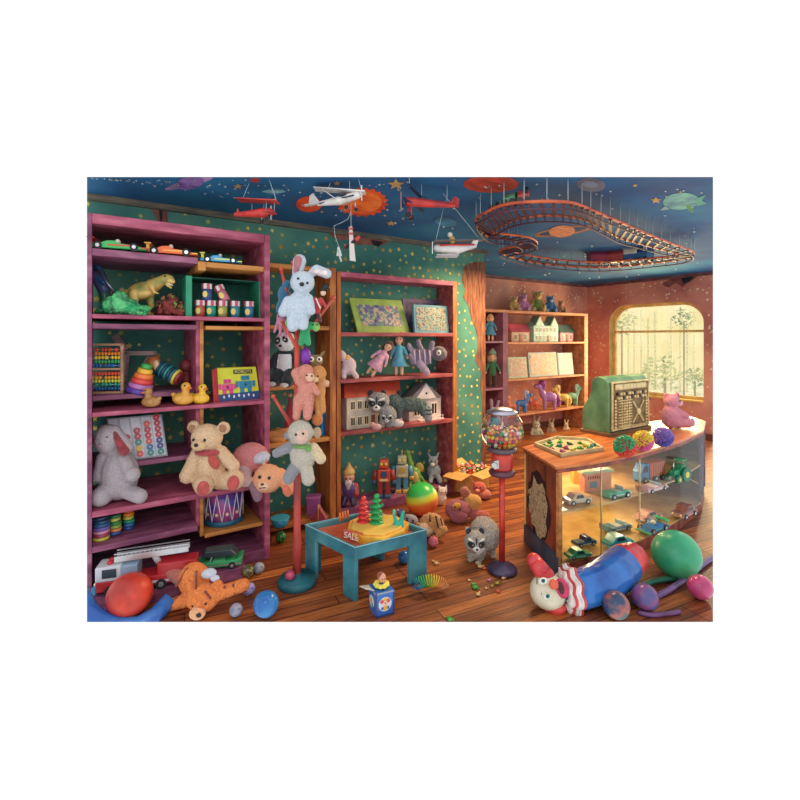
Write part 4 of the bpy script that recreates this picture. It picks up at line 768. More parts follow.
# lamb
fr = hang(304, 480); t = fr.thing('plush_lamb', 'cream grey plush lamb with a green ribbon hanging from the middle of the pole', 'plush lamb'); gl = ramp('lamb_plush', [(.35, '98948c'), (.6, 'ccc4b4')], 30, rough=.95, bump=.4); gy = M('8c8c94', 'fur')
body('body', fr, [E(305, 453, -10, 13, 15, 9, gl), E(303, 430, -12, 12.5, 12.5, 10, gl), K((293, 444, -11), (280, 450, -13), 5.5, 4.5, gy), K((316, 445, -11), (323, 455, -14), 5, 5.5, M('d8c4a0', 'fur')), K((297, 465, -12), (292, 474, -14), 6, 6, gy), K((309, 466, -12), (311, 475, -14), 6, 6.5, gl), E(290, 434, -9, 4, 4, 3, gy), E(319, 431, -9, 4, 6, 4, M('b89878', 'fur'))], t, vox=.9, fuzz=.3)
part('face', fr, [E(305, 432, -18, 7.5, 8.5, 5, M('dcb8a8', 'fur'))], t); eyes(fr, [(308, 429, -23)], t, 1.2); eyes(fr, [(301, 430, -22.6)], t, 1.2); part('ribbon', fr, [E(305, 443, -12, 11, 2.4, 8.5, M('6c9c50', 'cloth')), E(312, 445, -19, 3, 2.2, 1.5, M('6c9c50', 'cloth'), 30)], t)
ball('rubber_ball', 'small raspberry ball resting on the teal stand base', 'ball', 290, 574, 5.2, ramp('rasp', [(.4, '8c2c4c'), (.6, 'c85070')], 14, rough=.3), v=None, z=.06) if False else None
fr = Fr(290, 579, D=D0-.05); b = B(); z_ = 7.6*k; b.sph((0, 0, 0), 5.2*fr.k, ramp('rasp', [(.4, '8c2c4c'), (.6, 'c85070')], 14, rough=.3), seg=20); tag(b.build('rubber_ball', None, V((fr.loc.x, fr.loc.y, .052+5.2*fr.k)), YAW), 'small raspberry ball resting on the teal stand base', 'ball')
# ================================================================== TOYS IN THE NARROW BOOKCASE
PV = 3.62
fr = Fr(284, 394, z=1.175, v=3.45); t = fr.thing('plush_panda', 'black and white plush panda sitting on the second shelf of the narrow bookcase', 'plush panda'); bw = M('1c2c30', 'fur'); ww = ramp('white_plush', [(.35, 'c4d0d4'), (.6, 'f0f2f0')], 26, rough=.95, bump=.3)
body('body', fr, [E(286, 371, 0, 10.5, 13, 8, ww), E(286, 351, -3, 10.5, 10, 9, ww), E(278, 342, 0, 3.4, 3.4, 2, bw), E(293, 341, 0, 3.6, 3.6, 2, bw), E(286, 362, 0, 10, 3.5, 7, bw), K((277, 366, -2), (274, 374, -5), 4.5, 4.5, bw), K((295, 366, -2), (297, 376, -4), 4, 4, bw), K((280, 384, -3), (277, 390, -10), 7, 5.5, bw), K((291, 384, -3), (290, 390, -10), 7, 6, bw)], t, vox=.8, fuzz=.2)
part('eye_patch', fr, [E(280.5, 350, -11, 2.7, 3.8, 1.5, bw, -20)], t); part('eye_patch', fr, [E(288, 348.5, -11.6, 2.6, 3.7, 1.5, bw, 30)], t); eyes(fr, [(280.8, 350, -12.6), (288, 349, -13.2)], t, .8, M('e8e8e8')); part('nose', fr, [E(283.5, 355, -12.4, 1.7, 1.2, 1, BLK)], t, 8)
for x, y in ((276, 392), (288, 393)): part('foot_pad', fr, [E(x, y, -15, 4.2, 2.4, 2.4, M('d8d8cc', 'fur'))], t)
fr = Fr(278, 449, z=.725, v=3.60); t = fr.thing('wooden_boat', 'pale wooden toy boat on the third shelf of the narrow bookcase', 'toy boat'); k = fr.k; b = B(); wm = M('d8a060', 'wood'); b.prism([(-9, -4, 10), (-6, -4, 0), (7, -4, 0), (10, -4, 13)], (0, 8, 0), wm); bk(b, 'hull', t, k, bevel=.6); b = B(); b.box((0, 0, 11), (3, 3, 5), M('b87c40', 'wood')); bk(b, 'cabin', t, k)
fr = Fr(290, 448, z=.725, v=3.66); t = fr.thing('party_hat', 'tall crimson cone hat behind the cream lamb', 'hat'); k = fr.k; b = B(); b.lathe([(9, 0), (8.5, 1), (1.2, 42)], M('a02c38', 'cloth'), n=20); bk(b, 'cone', t, k); b = B(); b.sph((0, 0, 43), 2.2, M('d8a080', 'fur')); bk(b, 'pompom', t, k)
for i, (x, c, l) in enumerate(((321.5, '2c88b4', 'bright blue'), (324.5, '1c5c94', 'dark blue'), (327.5, '48a0b8', 'turquoise'))):
    fr = Fr(x, 446, z=.725, v=3.62); t = fr.thing('picture_book', '%s book standing upright behind the cream lamb' % l, 'book', 'blue books in the narrow bookcase'); t.rotation_euler[2] = 0; k = fr.k; h_ = (27, 29, 24)[i]
    b = B(); b.box((0, 5, h_/2), (2.7, 14, h_), M(c, 'card')); bk(b, 'cover', t, k, bevel=.3); b = B(); b.box((0, 5.4, h_/2+.3), (1.8, 13.6, h_-.2), M('e0d8c0', 'card')); bk(b, 'pages', t, k)
fr = Fr(313, 506, z=.075, v=3.56); t = fr.thing('gift_box', 'violet pink cardboard box on the bottom board of the narrow bookcase', 'box'); k = fr.k; b = B(); b.box((0, 5, 9), (13, 10, 18), M('a0508c', 'card')); bk(b, 'box', t, k, bevel=.5); b = B(); b.box((0, 5, 18.5), (14, 11, 2), M('b868a0', 'card')); bk(b, 'lid', t, k)
fr = Fr(319, 508, z=.075, v=3.54); t = fr.thing('toy_tent', 'small dark red toy tent right of the violet box', 'toy tent'); k = fr.k; b = B(); b.prism([(-8, -10, 0), (9, -10, 0), (1, -10, 13)], (0, 8, 0), M('94303c', 'cloth')); bk(b, 'canvas', t, k); b = B(); b.cyl((1, -9.8, 0), (1, -9.8, 15), .5, M('d0a070', 'wood')); bk(b, 'pole', t, k)
fr = Fr(280, 518, z=.075, v=3.5); t = fr.thing('plastic_bowl', 'bright blue plastic bowl under the head of the peach puppy', 'bowl'); k = fr.k; b = B(); b.lathe([(4.5, 0), (7.6, 3), (9, 9), (8.4, 9), (6.5, 3.5), (.1, 1.5)], M('1c90b8'), n=24); bk(b, 'bowl', t, k); b = B(); b.lathe([(9, 8.4), (9.6, 8.8), (9.5, 9.8), (8.6, 9.6)], M('40a8c8'), n=24); bk(b, 'rim', t, k)
# ================================================================== TOYS IN THE ROSE BOOKCASE
Z1, Z2, Z3, Z4 = 1.60, 1.195, .74, .08
pic = ramp('jigsaw_art', [(.3, '2c3c5c'), (.42, '6c5c9c'), (.5, '4c8c6c'), (.58, 'c8b0a0'), (.68, '8c4c6c')], 28, 'noise', rough=.35, detail=9)
picture_box(358, 410, 293, 328, 3.66, Z1, 'green-framed jigsaw picture leaning back on the top shelf', M('8cae50', 'paint'), pic, 'framed jigsaw', 'framed_jigsaw', 14, .02, .11, frame=True, shear=-.05)
picture_box(404, 440, 296, 330, 3.76, Z1, 'dark violet puzzle box at the back of the top shelf', M('5c5478', 'card'), ramp('dark_art', [(.35, '2c3858'), (.65, '6c5878')], 20), 'puzzle box', 'puzzle_box', 4, .02, .08)
art2 = ramp('winter_art', [(.3, '24587c'), (.42, '5c8c8c'), (.5, 'a8a890'), (.58, '6c543c'), (.7, '246884')], 34, rough=.35, detail=9)
picture_box(415, 449, 301, 329, 3.60, Z1, 'light blue puzzle box with a winter picture at the front right of the top shelf', M('5c98ac', 'card'), art2, 'puzzle box', 'puzzle_box', 6, .03, .06)
fr = Fr(349, 391, z=Z2, v=3.60); t = fr.thing('plush_unicorn', 'white and pink plush unicorn slumped at the left end of the doll shelf', 'plush unicorn'); wp_ = M('e0c8cc', 'fur')
body('body', fr, [E(349, 379, 0, 7.5, 9, 6, wp_), E(343, 369, -2, 4, 6, 4, wp_, 20), K((352, 383, -3), (357, 389, -6), 3, 2.6, wp_), K((344, 384, -3), (345, 389, -7), 3, 2.6, wp_), K((341, 365, -1), (340, 361, -1), 1.5, .7, wp_)], t, vox=.6)
part('mane', fr, [E(347, 371, -1, 4, 3.4, 4, M('e8b870', 'fur')), E(352, 375, 0, 4, 2.4, 3, M('d890a0', 'fur'))], t); part('horn', fr, [K((340, 366, -4), (338, 358, -5), 1, .3, M('e8c860'))], t, 8); eyes(fr, [(341, 368, -5.5)], t, .7)
doll(Fr(369, 384, z=Z2, v=3.64), 'doll in a pink dress with dark hair leaning to the right', 40, 'd8a0b8', '4c2c2c', lean=34, name='doll', group='dolls on the shelf')
doll(Fr(399, 384, z=Z2, v=3.64), 'doll in a long turquoise dress with brown curls and a hair bow', 42, '58a8c4', '5c3020', bow='d8a088', group='dolls on the shelf')
rg = ramp('raccoon_fur', [(.35, '5c6468'), (.6, 'a8a8a8')], 120, rough=.95, bump=.5); dkf = M('2c3034', 'fur'); lf = M('c8c4bc', 'fur')
fr = Fr(424, 390, z=Z2, v=3.55); t = fr.thing('plush_lemur', 'mauve grey striped plush lemur sprawled at the right end of the doll shelf', 'plush lemur'); mv = M('8c7c94', 'fur'); mv2 = M('b8a0b8', 'fur')
body('body', fr, [E(421, 382, 0, 11, 9, 7, mv), K((414, 379, -3), (409, 370, -4), 3, 2.4, mv2), K((422, 378, -4), (418, 366, -5), 3, 2.4, mv), K((429, 379, -3), (432, 368, -4), 3.2, 2.6, mv), E(439, 378, -2, 8, 7.5, 6, M('6c6470', 'fur')), K((420, 388, -6), (426, 396, -9), 4, 3.6, mv2), K((413, 386, -5), (410, 380, -8), 3, 2.6, mv)], t, vox=.7, fuzz=.4)
part('eye', fr, [E(438, 377, -8.6, 2.6, 2.8, 1.2, M('e8e0d8')), E(438, 377, -10, 1, 1.1, .6, BLK)], t, 10)
for x in (414, 419, 424, 429): part('stripe', fr, [K((x, 375, -7.2), (x+1, 387, -7.6), .8, .8, M('d8c8d8', 'fur'))], t, 8)
# dollhouses
def house(name, label, px0, px1, pyb, z, v, hw, roof_h, wallc, roofc, trimc, cols, rows, dep=.16, gable=False, chim=None, group=None, porch=False):
    u0, t0 = at_v(px0, v); u1, t1 = at_v(px1, v); kk = (t0+t1)/2/F; w = u1-u0; h = hw*kk; rh = roof_h*kk
    T = thing(name, label, 'dollhouse', ((u0+u1)/2, v+dep/2, z), 0, group); wm = M(wallc, 'paint'); tm = M(trimc, 'paint'); rm = M(roofc, 'paint')
    b = B(); b.box((0, 0, h/2), (w*.94, dep, h), wm); b.build('wall', T, bevel=.002)
    b = B()
    if gable: b.prism([(-w*.5, -dep*.55, h), (w*.5, -dep*.55, h), (0, -dep*.55, h+rh)], (0, dep*1.1, 0), rm)
    else: b.prism([(-w*.52, -dep*.6, h), (-w*.52, dep*.6, h), (-w*.45, 0, h+rh)], (w*1.04, 0, 0), rm)
    b.build('roof', T)
    y = -dep/2; ww, wh = w*.94/(cols*1.7+.7), h/(rows*1.9)
    for r in range(rows):
        for c in range(cols):
            x = -w*.47+(c+.85)*(w*.94/(cols+.7)); zz = h*(r+.5)/rows
            if r == 0 and c == cols//2: 
                q = B(); q.box((x, y-.002, wh*.75), (ww*.9, .006, wh*1.5), M('8c4838', 'paint')); o = q.build('door', T); q = B(); q.sph((x+ww*.3, y-.006, wh*.7), .0025, M('d8b050'), seg=6); q.build('doorknob', o); continue
            q = B(); q.box((x, y-.001, zz), (ww*1.15, .006, wh*1.15), tm); o = q.build('window', T); q = B(); q.box((x, y-.004, zz), (ww*.85, .003, wh*.9), M('2c2420')); q.box((x, y-.006, zz), (ww*.1, .002, wh*.9), tm); q.build('pane', o)
    if chim: q = B(); q.box((w*.25, 0, h+rh*.8), (w*.08, dep*.2, rh*.9), M(chim, 'paint')); q.build('chimney', T)
    if porch:
        q = B(); q.box((w*.1, y-.03, .005), (w*.7, .06, .01), tm)
        for i in range(9): q.box((-w*.22+i*w*.08, y-.055, .022), (.004, .004, .035), tm)
        q.box((w*.1, y-.055, .04), (w*.68, .005, .004), tm); q.build('porch_rail', T)
    return T, w, h, rh, dep
house('dollhouse', 'cream two-storey dollhouse with a rust red roof at the left of the raccoon shelf', 345, 399, 442, Z3, 3.62, 31, 13, 'c8bcac', 'a83c28', 'e8d8b0', 7, 2, .15)
T, w, h, rh, dep = house('dollhouse', 'white wooden dollhouse with porch and round gable window, right of the raccoons', 408, 442, 434, Z3, 3.66, 21, 16, 'd0c4c4', '7c7478', 'ecdcd8', 3, 1, .13, True, porch=True)
q = B(); q.prism([(-w*.3, -dep*.62, h), (w*.3, -dep*.62, h), (0, -dep*.62, h+rh*.95)], (0, .01, 0), M('e4dce0', 'paint')); o = q.build('gable', T); q = B(); q.cyl((0, -dep*.62-.003, h+rh*.35), (0, -dep*.62+.004, h+rh*.35), .012, BLK); q.build('round_window', o)
def raccoon_head(fr, t, x, y, d, r):
    part('mask', fr, [E(x-r*.42, y+r*.1, d-r*.74, r*.44, r*.3, r*.24, M('16181c', 'fur'), -25), E(x+r*.42, y+r*.1, d-r*.74, r*.44, r*.3, r*.24, M('16181c', 'fur'), 25)], t); part('muzzle', fr, [E(x, y+r*.45, d-r*.82, r*.36, r*.28, r*.42, M('f0ece4', 'fur'))], t); part('nose', fr, [E(x, y+r*.36, d-r*1.2, r*.13, r*.1, r*.08, BLK)], t, 8)
    part('brow', fr, [E(x-r*.42, y-r*.28, d-r*.66, r*.4, r*.12, r*.2, M('f0ece4', 'fur'), -18), E(x+r*.42, y-r*.28, d-r*.66, r*.4, r*.12, r*.2, M('f0ece4', 'fur'), 18)], t)
    eyes(fr, [(x-r*.36, y+r*.06, d-r*.92), (x+r*.36, y+r*.06, d-r*.92)], t, r*.09, M('b8b0a0')); 
    part('ear', fr, [E(x-r*.62, y-r*.85, d, r*.26, r*.32, r*.14, dkf, -20)], t); part('ear', fr, [E(x+r*.62, y-r*.85, d, r*.26, r*.32, r*.14, dkf, 20)], t)
    part('stripe', fr, [E(x, y-r*.25, d-r*.86, r*.09, r*.4, r*.14, dkf)], t, 8)
fr = Fr(382, 441, z=Z3, v=3.545); t = fr.thing('raccoon', 'grey raccoon with a broad black mask peering from in front of the cream dollhouse', 'raccoon', 'raccoons on the shelf')
body('body', fr, [E(378, 413, 0, 12, 10, 8, rg), E(388, 427, 2, 9, 10, 7, rg), K((384, 420, 0), (382, 436, -2), 4, 3, rg), E(377, 417, -4, 8, 6, 5, rg)], t, vox=.7, fuzz=.5); raccoon_head(fr, t, 377, 413, 1, 10.5)
fr = Fr(388, 441, z=Z3, v=3.50); t = fr.thing('raccoon', 'small raccoon peeking out below the big raccoon head', 'raccoon', 'raccoons on the shelf'); body('body', fr, [E(387, 431, 0, 7, 6.2, 5, rg), E(390, 436, 2, 6, 5, 4, rg)], t, vox=.6, fuzz=.4); raccoon_head(fr, t, 387, 430, 1, 6)
fr = Fr(412, 438, z=Z3, v=3.54); t = fr.thing('raccoon', 'dark green-grey raccoon stretched out with a ringed tail over the white dollhouse', 'raccoon', 'raccoons on the shelf'); gg2 = ramp('raccoon_dark', [(.35, '2c3c3c'), (.6, '6c7c78')], 120, rough=.95, bump=.5)
body('body', fr, [E(412, 415, 0, 17, 7.5, 6, gg2, -4), E(393, 412, 0, 9, 9, 7, gg2), K((400, 418, -2), (399, 432, -3), 4, 3, gg2), K((422, 418, -2), (423, 424, -3), 4, 3, gg2), K((427, 417, 0), (428, 429, -3), 4, 4, rg)], t, vox=.7, fuzz=.5)
for y in (420, 424, 428): part('tail_ring', fr, [E(428, y, -2, 4.5, 1.1, 4.5, dkf)], t)
part('ear', fr, [E(386, 404, 0, 2.6, 3.4, 1.5, dkf)], t); part('ear', fr, [E(399, 404, 0, 2.6, 3.4, 1.5, dkf)], t); part('paw', fr, [E(399, 433, -4, 3.5, 2.5, 3.5, dkf)], t)
fr = Fr(398, 442, z=Z3, v=3.52); t = fr.thing('plush_mouse', 'small white plush mouse on the edge of the raccoon shelf', 'plush mouse'); body('body', fr, [E(398, 437.5, -5, 6, 4.2, 4.5, M('d8ccc8', 'fur'))], t, vox=.5); [part('ear', fr, [E(x, 434, -6, 1.6, 1.8, .8, M('c8a0a0', 'fur'))], t) for x in (395, 401)]
fr = Fr(377, 445, z=Z3, v=3.52); t = fr.thing('plush_chick', 'tiny pink plush chick left of the white plush mouse', 'plush chick'); body('body', fr, [E(377, 441, -5, 5, 3.2, 3.5, M('d8a8a4', 'fur')), E(373, 438.5, -5, 2.5, 2.3, 2.2, M('d8a8a4', 'fur'))], t, vox=.45); part('beak', fr, [K((371.5, 439, -7), (369.6, 439.5, -8), .7, .2, M('d88838'))], t, 6)
# bottom: gnome, robots, dragon, wolf
fr = Fr(349, 503, z=Z4, v=3.62); t = fr.thing('toy_gnome', 'violet and red toy gnome with a golden pointed hat', 'toy gnome'); body('body', fr, [E(349, 488, 0, 8.5, 9, 7, M('5c4478')), K((345, 497, -3), (344, 501, -5), 3.5, 3, M('3c2c4c')), K((353, 497, -3), (354, 501, -5), 3.5, 3, M('3c2c4c')), K((342, 484, -1), (341, 492, -4), 2.6, 2.4, M('8c3c48')), K((356, 484, -1), (357, 492, -4), 2.6, 2.4, M('b83c3c')), E(349, 476, -1, 6, 5.5, 5.5, M('d89878'))], t, vox=.6)
part('hat', fr, [E(349, 471, 0, 6.3, 5, 6, M('d8b068', 'plas')), K((349, 468, 0), (349, 463, 0), 4, 1.5, M('d8b068'))], t); part('beard', fr, [K((349, 480, -6), (349, 485, -6.5), 3.6, 1.6, M('d8c8d0', 'fur'))], t); part('nose', fr, [E(349, 477.6, -7.4, 1.2, 1.1, 1.1, M('c85850'))], t, 8); eyes(fr, [(347, 476, -6.3), (351, 476, -6.3)], t, .8)
def robot(fr, label, h, c1, c2, c3):
    t = fr.thing('toy_robot', label, 'toy robot', 'robots on the bottom board'); k = fr.k*h; a, b_, c_ = M(c1), M(c2), M(c3)
    b = B(); b.box((0, 0, .52), (.3, .22, .3), a); bk(b, 'body', t, k, bevel=.02); b = B(); b.box((0, 0, .8), (.22, .2, .2), a); bk(b, 'head', t, k, bevel=.03)
    for s in (-1, 1):
        b = B(); b.cyl((s*.2, 0, .64), (s*.24, -.02, .38), .055, b_, n=10); b.sph((s*.24, -.03, .36), .065, c_, seg=10); bk(b, 'arm', t, k); b = B(); b.box((s*.09, 0, .19), (.12, .16, .38), b_); b.box((s*.09, -.04, .04), (.15, .28, .08), c_); bk(b, 'leg', t, k, bevel=.015)
        b = B(); b.cyl((s*.055, -.1, .82), (s*.055, -.13, .82), .035, M('f0e060'), n=10); bk(b, 'eye', t, k)
    b = B(); b.cyl((0, -.11, .56), (0, -.13, .56), .08, c_, n=14); b.box((0, -.12, .43), (.2, .02, .05), M('e8d8a0')); bk(b, 'dial_panel', t, k); b = B(); b.cyl((0, 0, .9), (0, 0, 1.0), .015, CHR, n=6); b.sph((0, 0, 1.0), .03, c_, seg=8); bk(b, 'antenna', t, k)
robot(Fr(384, 497, z=Z4, v=3.64), 'red and orange tin robot in the middle of the bottom board', 41, 'd85038', 'a83c3c', '3c5c78')
robot(Fr(402, 494, z=Z4, v=3.66), 'white, blue and yellow tin robot beside the red one', 40, 'b8b8a0', '5c98b8', 'd0a850')
fr = Fr(415, 491, z=Z4, v=3.70); t = fr.thing('toy_dragon', 'lime green toy dragon between the pale robot and the wolf', 'toy dragon'); gn = M('7cac50')
body('body', fr, [E(415, 479, 0, 6, 8, 5, gn), K((412, 473, -1), (408, 458, -2), 3, 2.6, gn), E(407, 456, -3, 3.6, 3, 3, gn), K((411, 485, -2), (410, 489, -5), 2.5, 2.2, gn), K((418, 485, -2), (419, 489, -5), 2.5, 2.2, gn), K((419, 480, 2), (425, 487, 3), 2.5, 1, gn)], t, vox=.6); part('belly', fr, [E(415, 480, -4.2, 3.4, 5.5, 1.8, M('d8c878'))], t); part('wing', fr, [E(420, 472, 2, 4, 5, .8, M('b8a048'), 20)], t); eyes(fr, [(406.5, 455.3, -6)], t, .7)
fr = Fr(434, 487, z=Z4, v=3.72); t = fr.thing('plush_wolf', 'blue-grey plush wolf at the right end of the bottom board', 'plush wolf'); wg2 = M('98a4ac', 'fur')
body('body', fr, [E(434, 477, 0, 7, 8, 5, wg2), E(433, 467, -2, 5, 5, 4.5, wg2), K((430, 463, -1), (428, 459, -1), 1.6, .8, wg2), K((436, 463, -1), (439, 458, -1), 1.6, .8, wg2), K((431, 482, -3), (430, 486, -6), 2.4, 2.2, wg2), K((438, 482, -3), (440, 486, -6), 2.4, 2.2, wg2)], t, vox=.6, fuzz=.4); part('muzzle', fr, [E(432, 469, -6.5, 2.4, 1.8, 2.2, M('d8d4cc', 'fur'))], t); eyes(fr, [(431, 466, -6), (435, 466, -6)], t, .7)
for x, c in ((425, 'a86838'), (445, 'b87848')):
    fr = Fr(x, 491, z=Z4, v=3.66); t = fr.thing('toy_block', 'small %s wooden block on the bottom board %s the wolf' % (('brown', 'left of') if x < 430 else ('tan', 'right of')), 'toy block', 'wooden blocks near the wolf'); k = fr.k; b = B(); b.box((0, 0, 2.5), (5, 5, 5), M(c, 'wood')); bk(b, 'block', t, k, bevel=.5); b = B(); b.box((0, -2.6, 2.5), (2.5, .3, 2.5), M('e8d0a0')); bk(b, 'printed_square', t, k)
# ================================================================== GAME TABLE
TZ = .317; Lc, Fc, Rc = on_z(305, 525, TZ), on_z(355, 548, TZ), on_z(427, 530, TZ); e1, e2 = (Lc-Fc), (Rc-Fc); l1, l2 = e1.length, e2.length; e1.normalize(); e2.normalize()
TBL = ramp('table_teal', [(.3, '245c6c'), (.5, '36808e'), (.72, '5c9ca4')], 5, rough=.45); EDG = M('8cc0d0', 'paint'); TOPM = ramp('table_top_red', [(.35, 'a84c34'), (.6, 'cc6c48')], 9, rough=.35)
tab = thing('play_table', 'low teal play table with recessed red top and panel legs', 'table', (Fc.x, Fc.y, 0))
def Q(a, b_, z): return e1*a+e2*b_+V((0, 0, z))
def tbox(name, a0, a1_, b0, b1, z0, z1, m, bev=.003):
    b = B(); b.prism([Q(a0, b0, z0), Q(a1_, b0, z0), Q(a1_, b1, z0), Q(a0, b1, z0)], (0, 0, z1-z0), m); return b.build(name, tab, bevel=bev)
th = .022
tbox('apron', 0, l1, 0, th, TZ-.075, TZ, TBL); tbox('apron', 0, l1, l2-th, l2, TZ-.075, TZ, TBL); tbox('apron', 0, th, th, l2-th, TZ-.075, TZ, TBL); tbox('apron', l1-th, l1, th, l2-th, TZ-.075, TZ, TBL)
tbox('table_top', th, l1-th, th, l2-th, TZ-.05, TZ-.032, TOPM)
for a0, a1_, b0, b1 in ((0, .11, 0, th), (l1-.11, l1, 0, th), (0, .11, l2-th, l2), (l1-.11, l1, l2-th, l2)): tbox('leg', a0, a1_, b0, b1, 0, TZ-.075, TBL)
for a0, a1_, b0, b1 in ((0, th, l2-.13, l2-th), (l1-th, l1, th, .1)): tbox('leg', a0, a1_, b0, b1, 0, TZ-.075, TBL)
for a0, a1_, b0, b1 in ((-.002, l1+.002, -.002, .006), (-.002, .006, 0, l2+.002), (l1-.006, l1+.002, 0, l2), (0, l1, l2-.006, l2+.002)): tbox('edging', a0, a1_, b0, b1, TZ, TZ+.003, EDG, 0)
GZ = TZ-.032
# board game on the table
fr = Fr(376, 541, z=GZ); t = fr.thing('board_game', 'yellow-orange octagonal toy tray with a red and a green tower and SALE sign', 'toy game'); k = fr.k; yo = ramp('game_yellow', [(.35, 'd88c30'), (.6, 'f4bc48')], 9, rough=.35)
pts = [fr.p(x, y, 0) for x, y in ()]
def gp(x, y): p = on_z(x, y, GZ)-fr.loc; return Matrix.Rotation(-YAW, 3, 'Z') @ V((p.x, p.y, 0))
oct_ = [(347, 538), (362, 545), (384, 546), (404, 538), (409, 530), (396, 523), (366, 521), (350, 528)]
b = B(); b.prism([gp(x, y) for x, y in oct_], (0, 0, 8*k), yo); b.build('tray', t, bevel=.003)
b = B(); b.prism([gp(x, y)*.86+gp(378, 533)*.14+V((0, 0, 8*k)) for x, y in oct_], (0, 0, 2*k), M('f0c860')); b.build('tray_step', t, bevel=.002)
def tower(x, y, c, n, hh, r0, name):
    m = M(c); b = B(); p0 = gp(x, y)+V((0, 0, 9*k)); dz = hh*k/n
    for i in range(n):
        r = (r0-(r0*.45)*i/n)*k; b.lathe([(r*.35, i*dz), (r, i*dz+dz*.15), (r*.85, i*dz+dz*.45), (r*.3, i*dz+dz*.6), (r*.35, i*dz+dz*.99)], m, p0, 14)
    b.sph(p0+V((0, 0, n*dz)), r0*.4*k, m, seg=10); b.build(name, t)
tower(363.5, 531, 'd83838', 5, 25, 7.5, 'red_tower'); tower(376.5, 532, '209c54', 5, 28, 8, 'green_tower')
b = B(); m = M('2c8c54')
for s in (-1, 1): b.cyl(gp(376.5, 532)+V((0, 0, 24*k)), gp(376.5, 532)+V((s*7*k, 0, (28+s)*k)), 1.6*k, m, n=8)
b.build('tower_arm', t)
b = B(); m = M('e8803c')
for i in range(4): b.cyl(gp(340+i*2.6, 529-i)+V((0, 0, 8*k)), gp(340+i*2.6, 529-i)+V((0, 0, (17)*k)), 1*k, m, n=8); b.box(gp(340+i*2.6, 529-i)+V((0, 0, 12*k)), (3*k, 1.4*k, 1.6*k), m)
b.build('fence_piece', t)
sg = thing('sale_sign', 'red sign with the raised word SALE leaning on the yellow game tray', 'sign', on_z(351, 541, GZ), 0); sg.rotation_euler[2] = YAW-math.radians(30); b = B(); b.prism([(-11*k, 0, 0), (12*k, 0, 0), (12*k, 2.2*k, 9*k), (-11*k, 2.2*k, 9*k)], (0, 1.2*k, 0), M('c84c3c')); b.build('board', sg, bevel=.001)
text('lettering', 'SALE', 8.5*k, M('f4d8d0'), sg, (.5*k, -.2*k, 4.4*k), (math.radians(75), 0, 0), .003)
# teal figure and purple cube on the table
fr = Fr(399, 534, z=GZ); t = fr.thing('toy_saxophone', 'turquoise plastic toy horn beside the yellow game tray', 'toy horn'); tq = M('1ca890'); body('body', fr, [E(398, 527, 0, 6.5, 6, 4, tq, 25), K((401, 523, 0), (403, 513, 1), 2.6, 1.8, tq), K((396, 522, 0), (394, 515, 0), 2, 1.6, tq), K((396, 531, -1), (392, 528, -2), 3.4, 2.2, tq)], t, vox=.5); part('mouthpiece', fr, [K((394, 515, 0), (394, 511, 0), 1.2, 1.4, M('38c8a8'))], t, 8)
fr = Fr(400, 516, z=GZ); t = fr.thing('toy_cup', 'small slate purple cup at the back corner of the table', 'toy cup'); k = fr.k; b = B(); b.lathe([(2.6, 0), (3.4, 6), (3, 6), (2, 1)], M('5c5484'), n=16); bk(b, 'cup', t, k); b = B(); b.cyl((3.2, 0, 1.5), (5, 0, 3), .5, M('5c5484')); b.cyl((5, 0, 3), (3.4, 0, 5), .5, M('5c5484')); bk(b, 'handle', t, k)
# jack in the box
fr = Fr(385, 616, z=0); t = yawed(fr.thing('jack_in_the_box', 'blue jack-in-the-box with clown emblem and a yellow-collared puppet', 'jack-in-the-box'), 24); k = fr.k; jb = ramp('jack_blue', [(.35, '2850a0'), (.6, '3c74c0')], 8, rough=.35)
b = B(); b.box((0, 10, 12), (20, 20, 24), jb); bk(b, 'box', t, k, bevel=.8)
b = B()
for x in (-9.5, 9.5):
    b.box((x, -.2, 12), (1.4, .6, 24), M('2c3c6c'))
b.box((0, -.2, .8), (20, .6, 1.6), M('2c3c6c')); b.box((0, -.2, 23.2), (20, .6, 1.6), M('8c98b0')); b.box((-10.2, 10, 23.2), (.6, 20, 1.6), M('8c98b0')); bk(b, 'edging', t, k)
b = B(); b.cyl((0, -.5, 12), (0, -.1, 12), 7, M('c8d0dc'), n=22); bk(b, 'emblem_disc', t, k); b = B()
for x, z, r, c in ((0, 13.5, 3, 'e8c0a0'), (-3.4, 15, 2, 'd84838'), (3.4, 15, 2, 'd84838'), (0, 17, 1.8, 'e8b83c'), (0, 8.5, 2.6, 'e8a838'), (-3, 8.2, 1.5, '3c6cb0'), (3, 8.2, 1.5, '3c6cb0'), (0, 13, .8, 'c82c2c')): b.cyl((x, -.9 if r < 1 else -.7, z), (x, -.3, z), r, M(c), n=14)
bk(b, 'clown_emblem', t, k)
b = B(); b.cyl((-10.6, 10, 12), (-10.1, 10, 12), 6, M('c8d0dc'), n=20); b.cyl((-10.9, 10, 12.5), (-10.3, 10, 12.5), 3, M('d8a850'), n=14); b.cyl((-10.9, 7, 9), (-10.3, 7, 9), 2, M('3c9c78'), n=10); bk(b, 'side_emblem', t, k)
b = B(); b.prism([(-12, 18, 24), (-22, 14, 27), (-20, 2, 30), (-9.6, 4, 25)], (0, 0, .8), M('c8ccc0')); bk(b, 'lid', t, k)
b = B()
for i in range(9): a = 6.28319*i/9; b.sph((math.cos(a)*5.5, 10+math.sin(a)*5.5, 27), (3.2, 3.2, 2), M('e8dc4c', 'cloth'), seg=10)
bk(b, 'collar', t, k); b = B(); b.cyl((0, 10, 22), (0, 10, 27), 6, M('2c3c8c', 'cloth'), 3); bk(b, 'puppet_body', t, k); b = B(); b.sph((1, 10, 33), (4, 4, 4.8), M('d89878', 'skin')); bk(b, 'puppet_head', t, k)
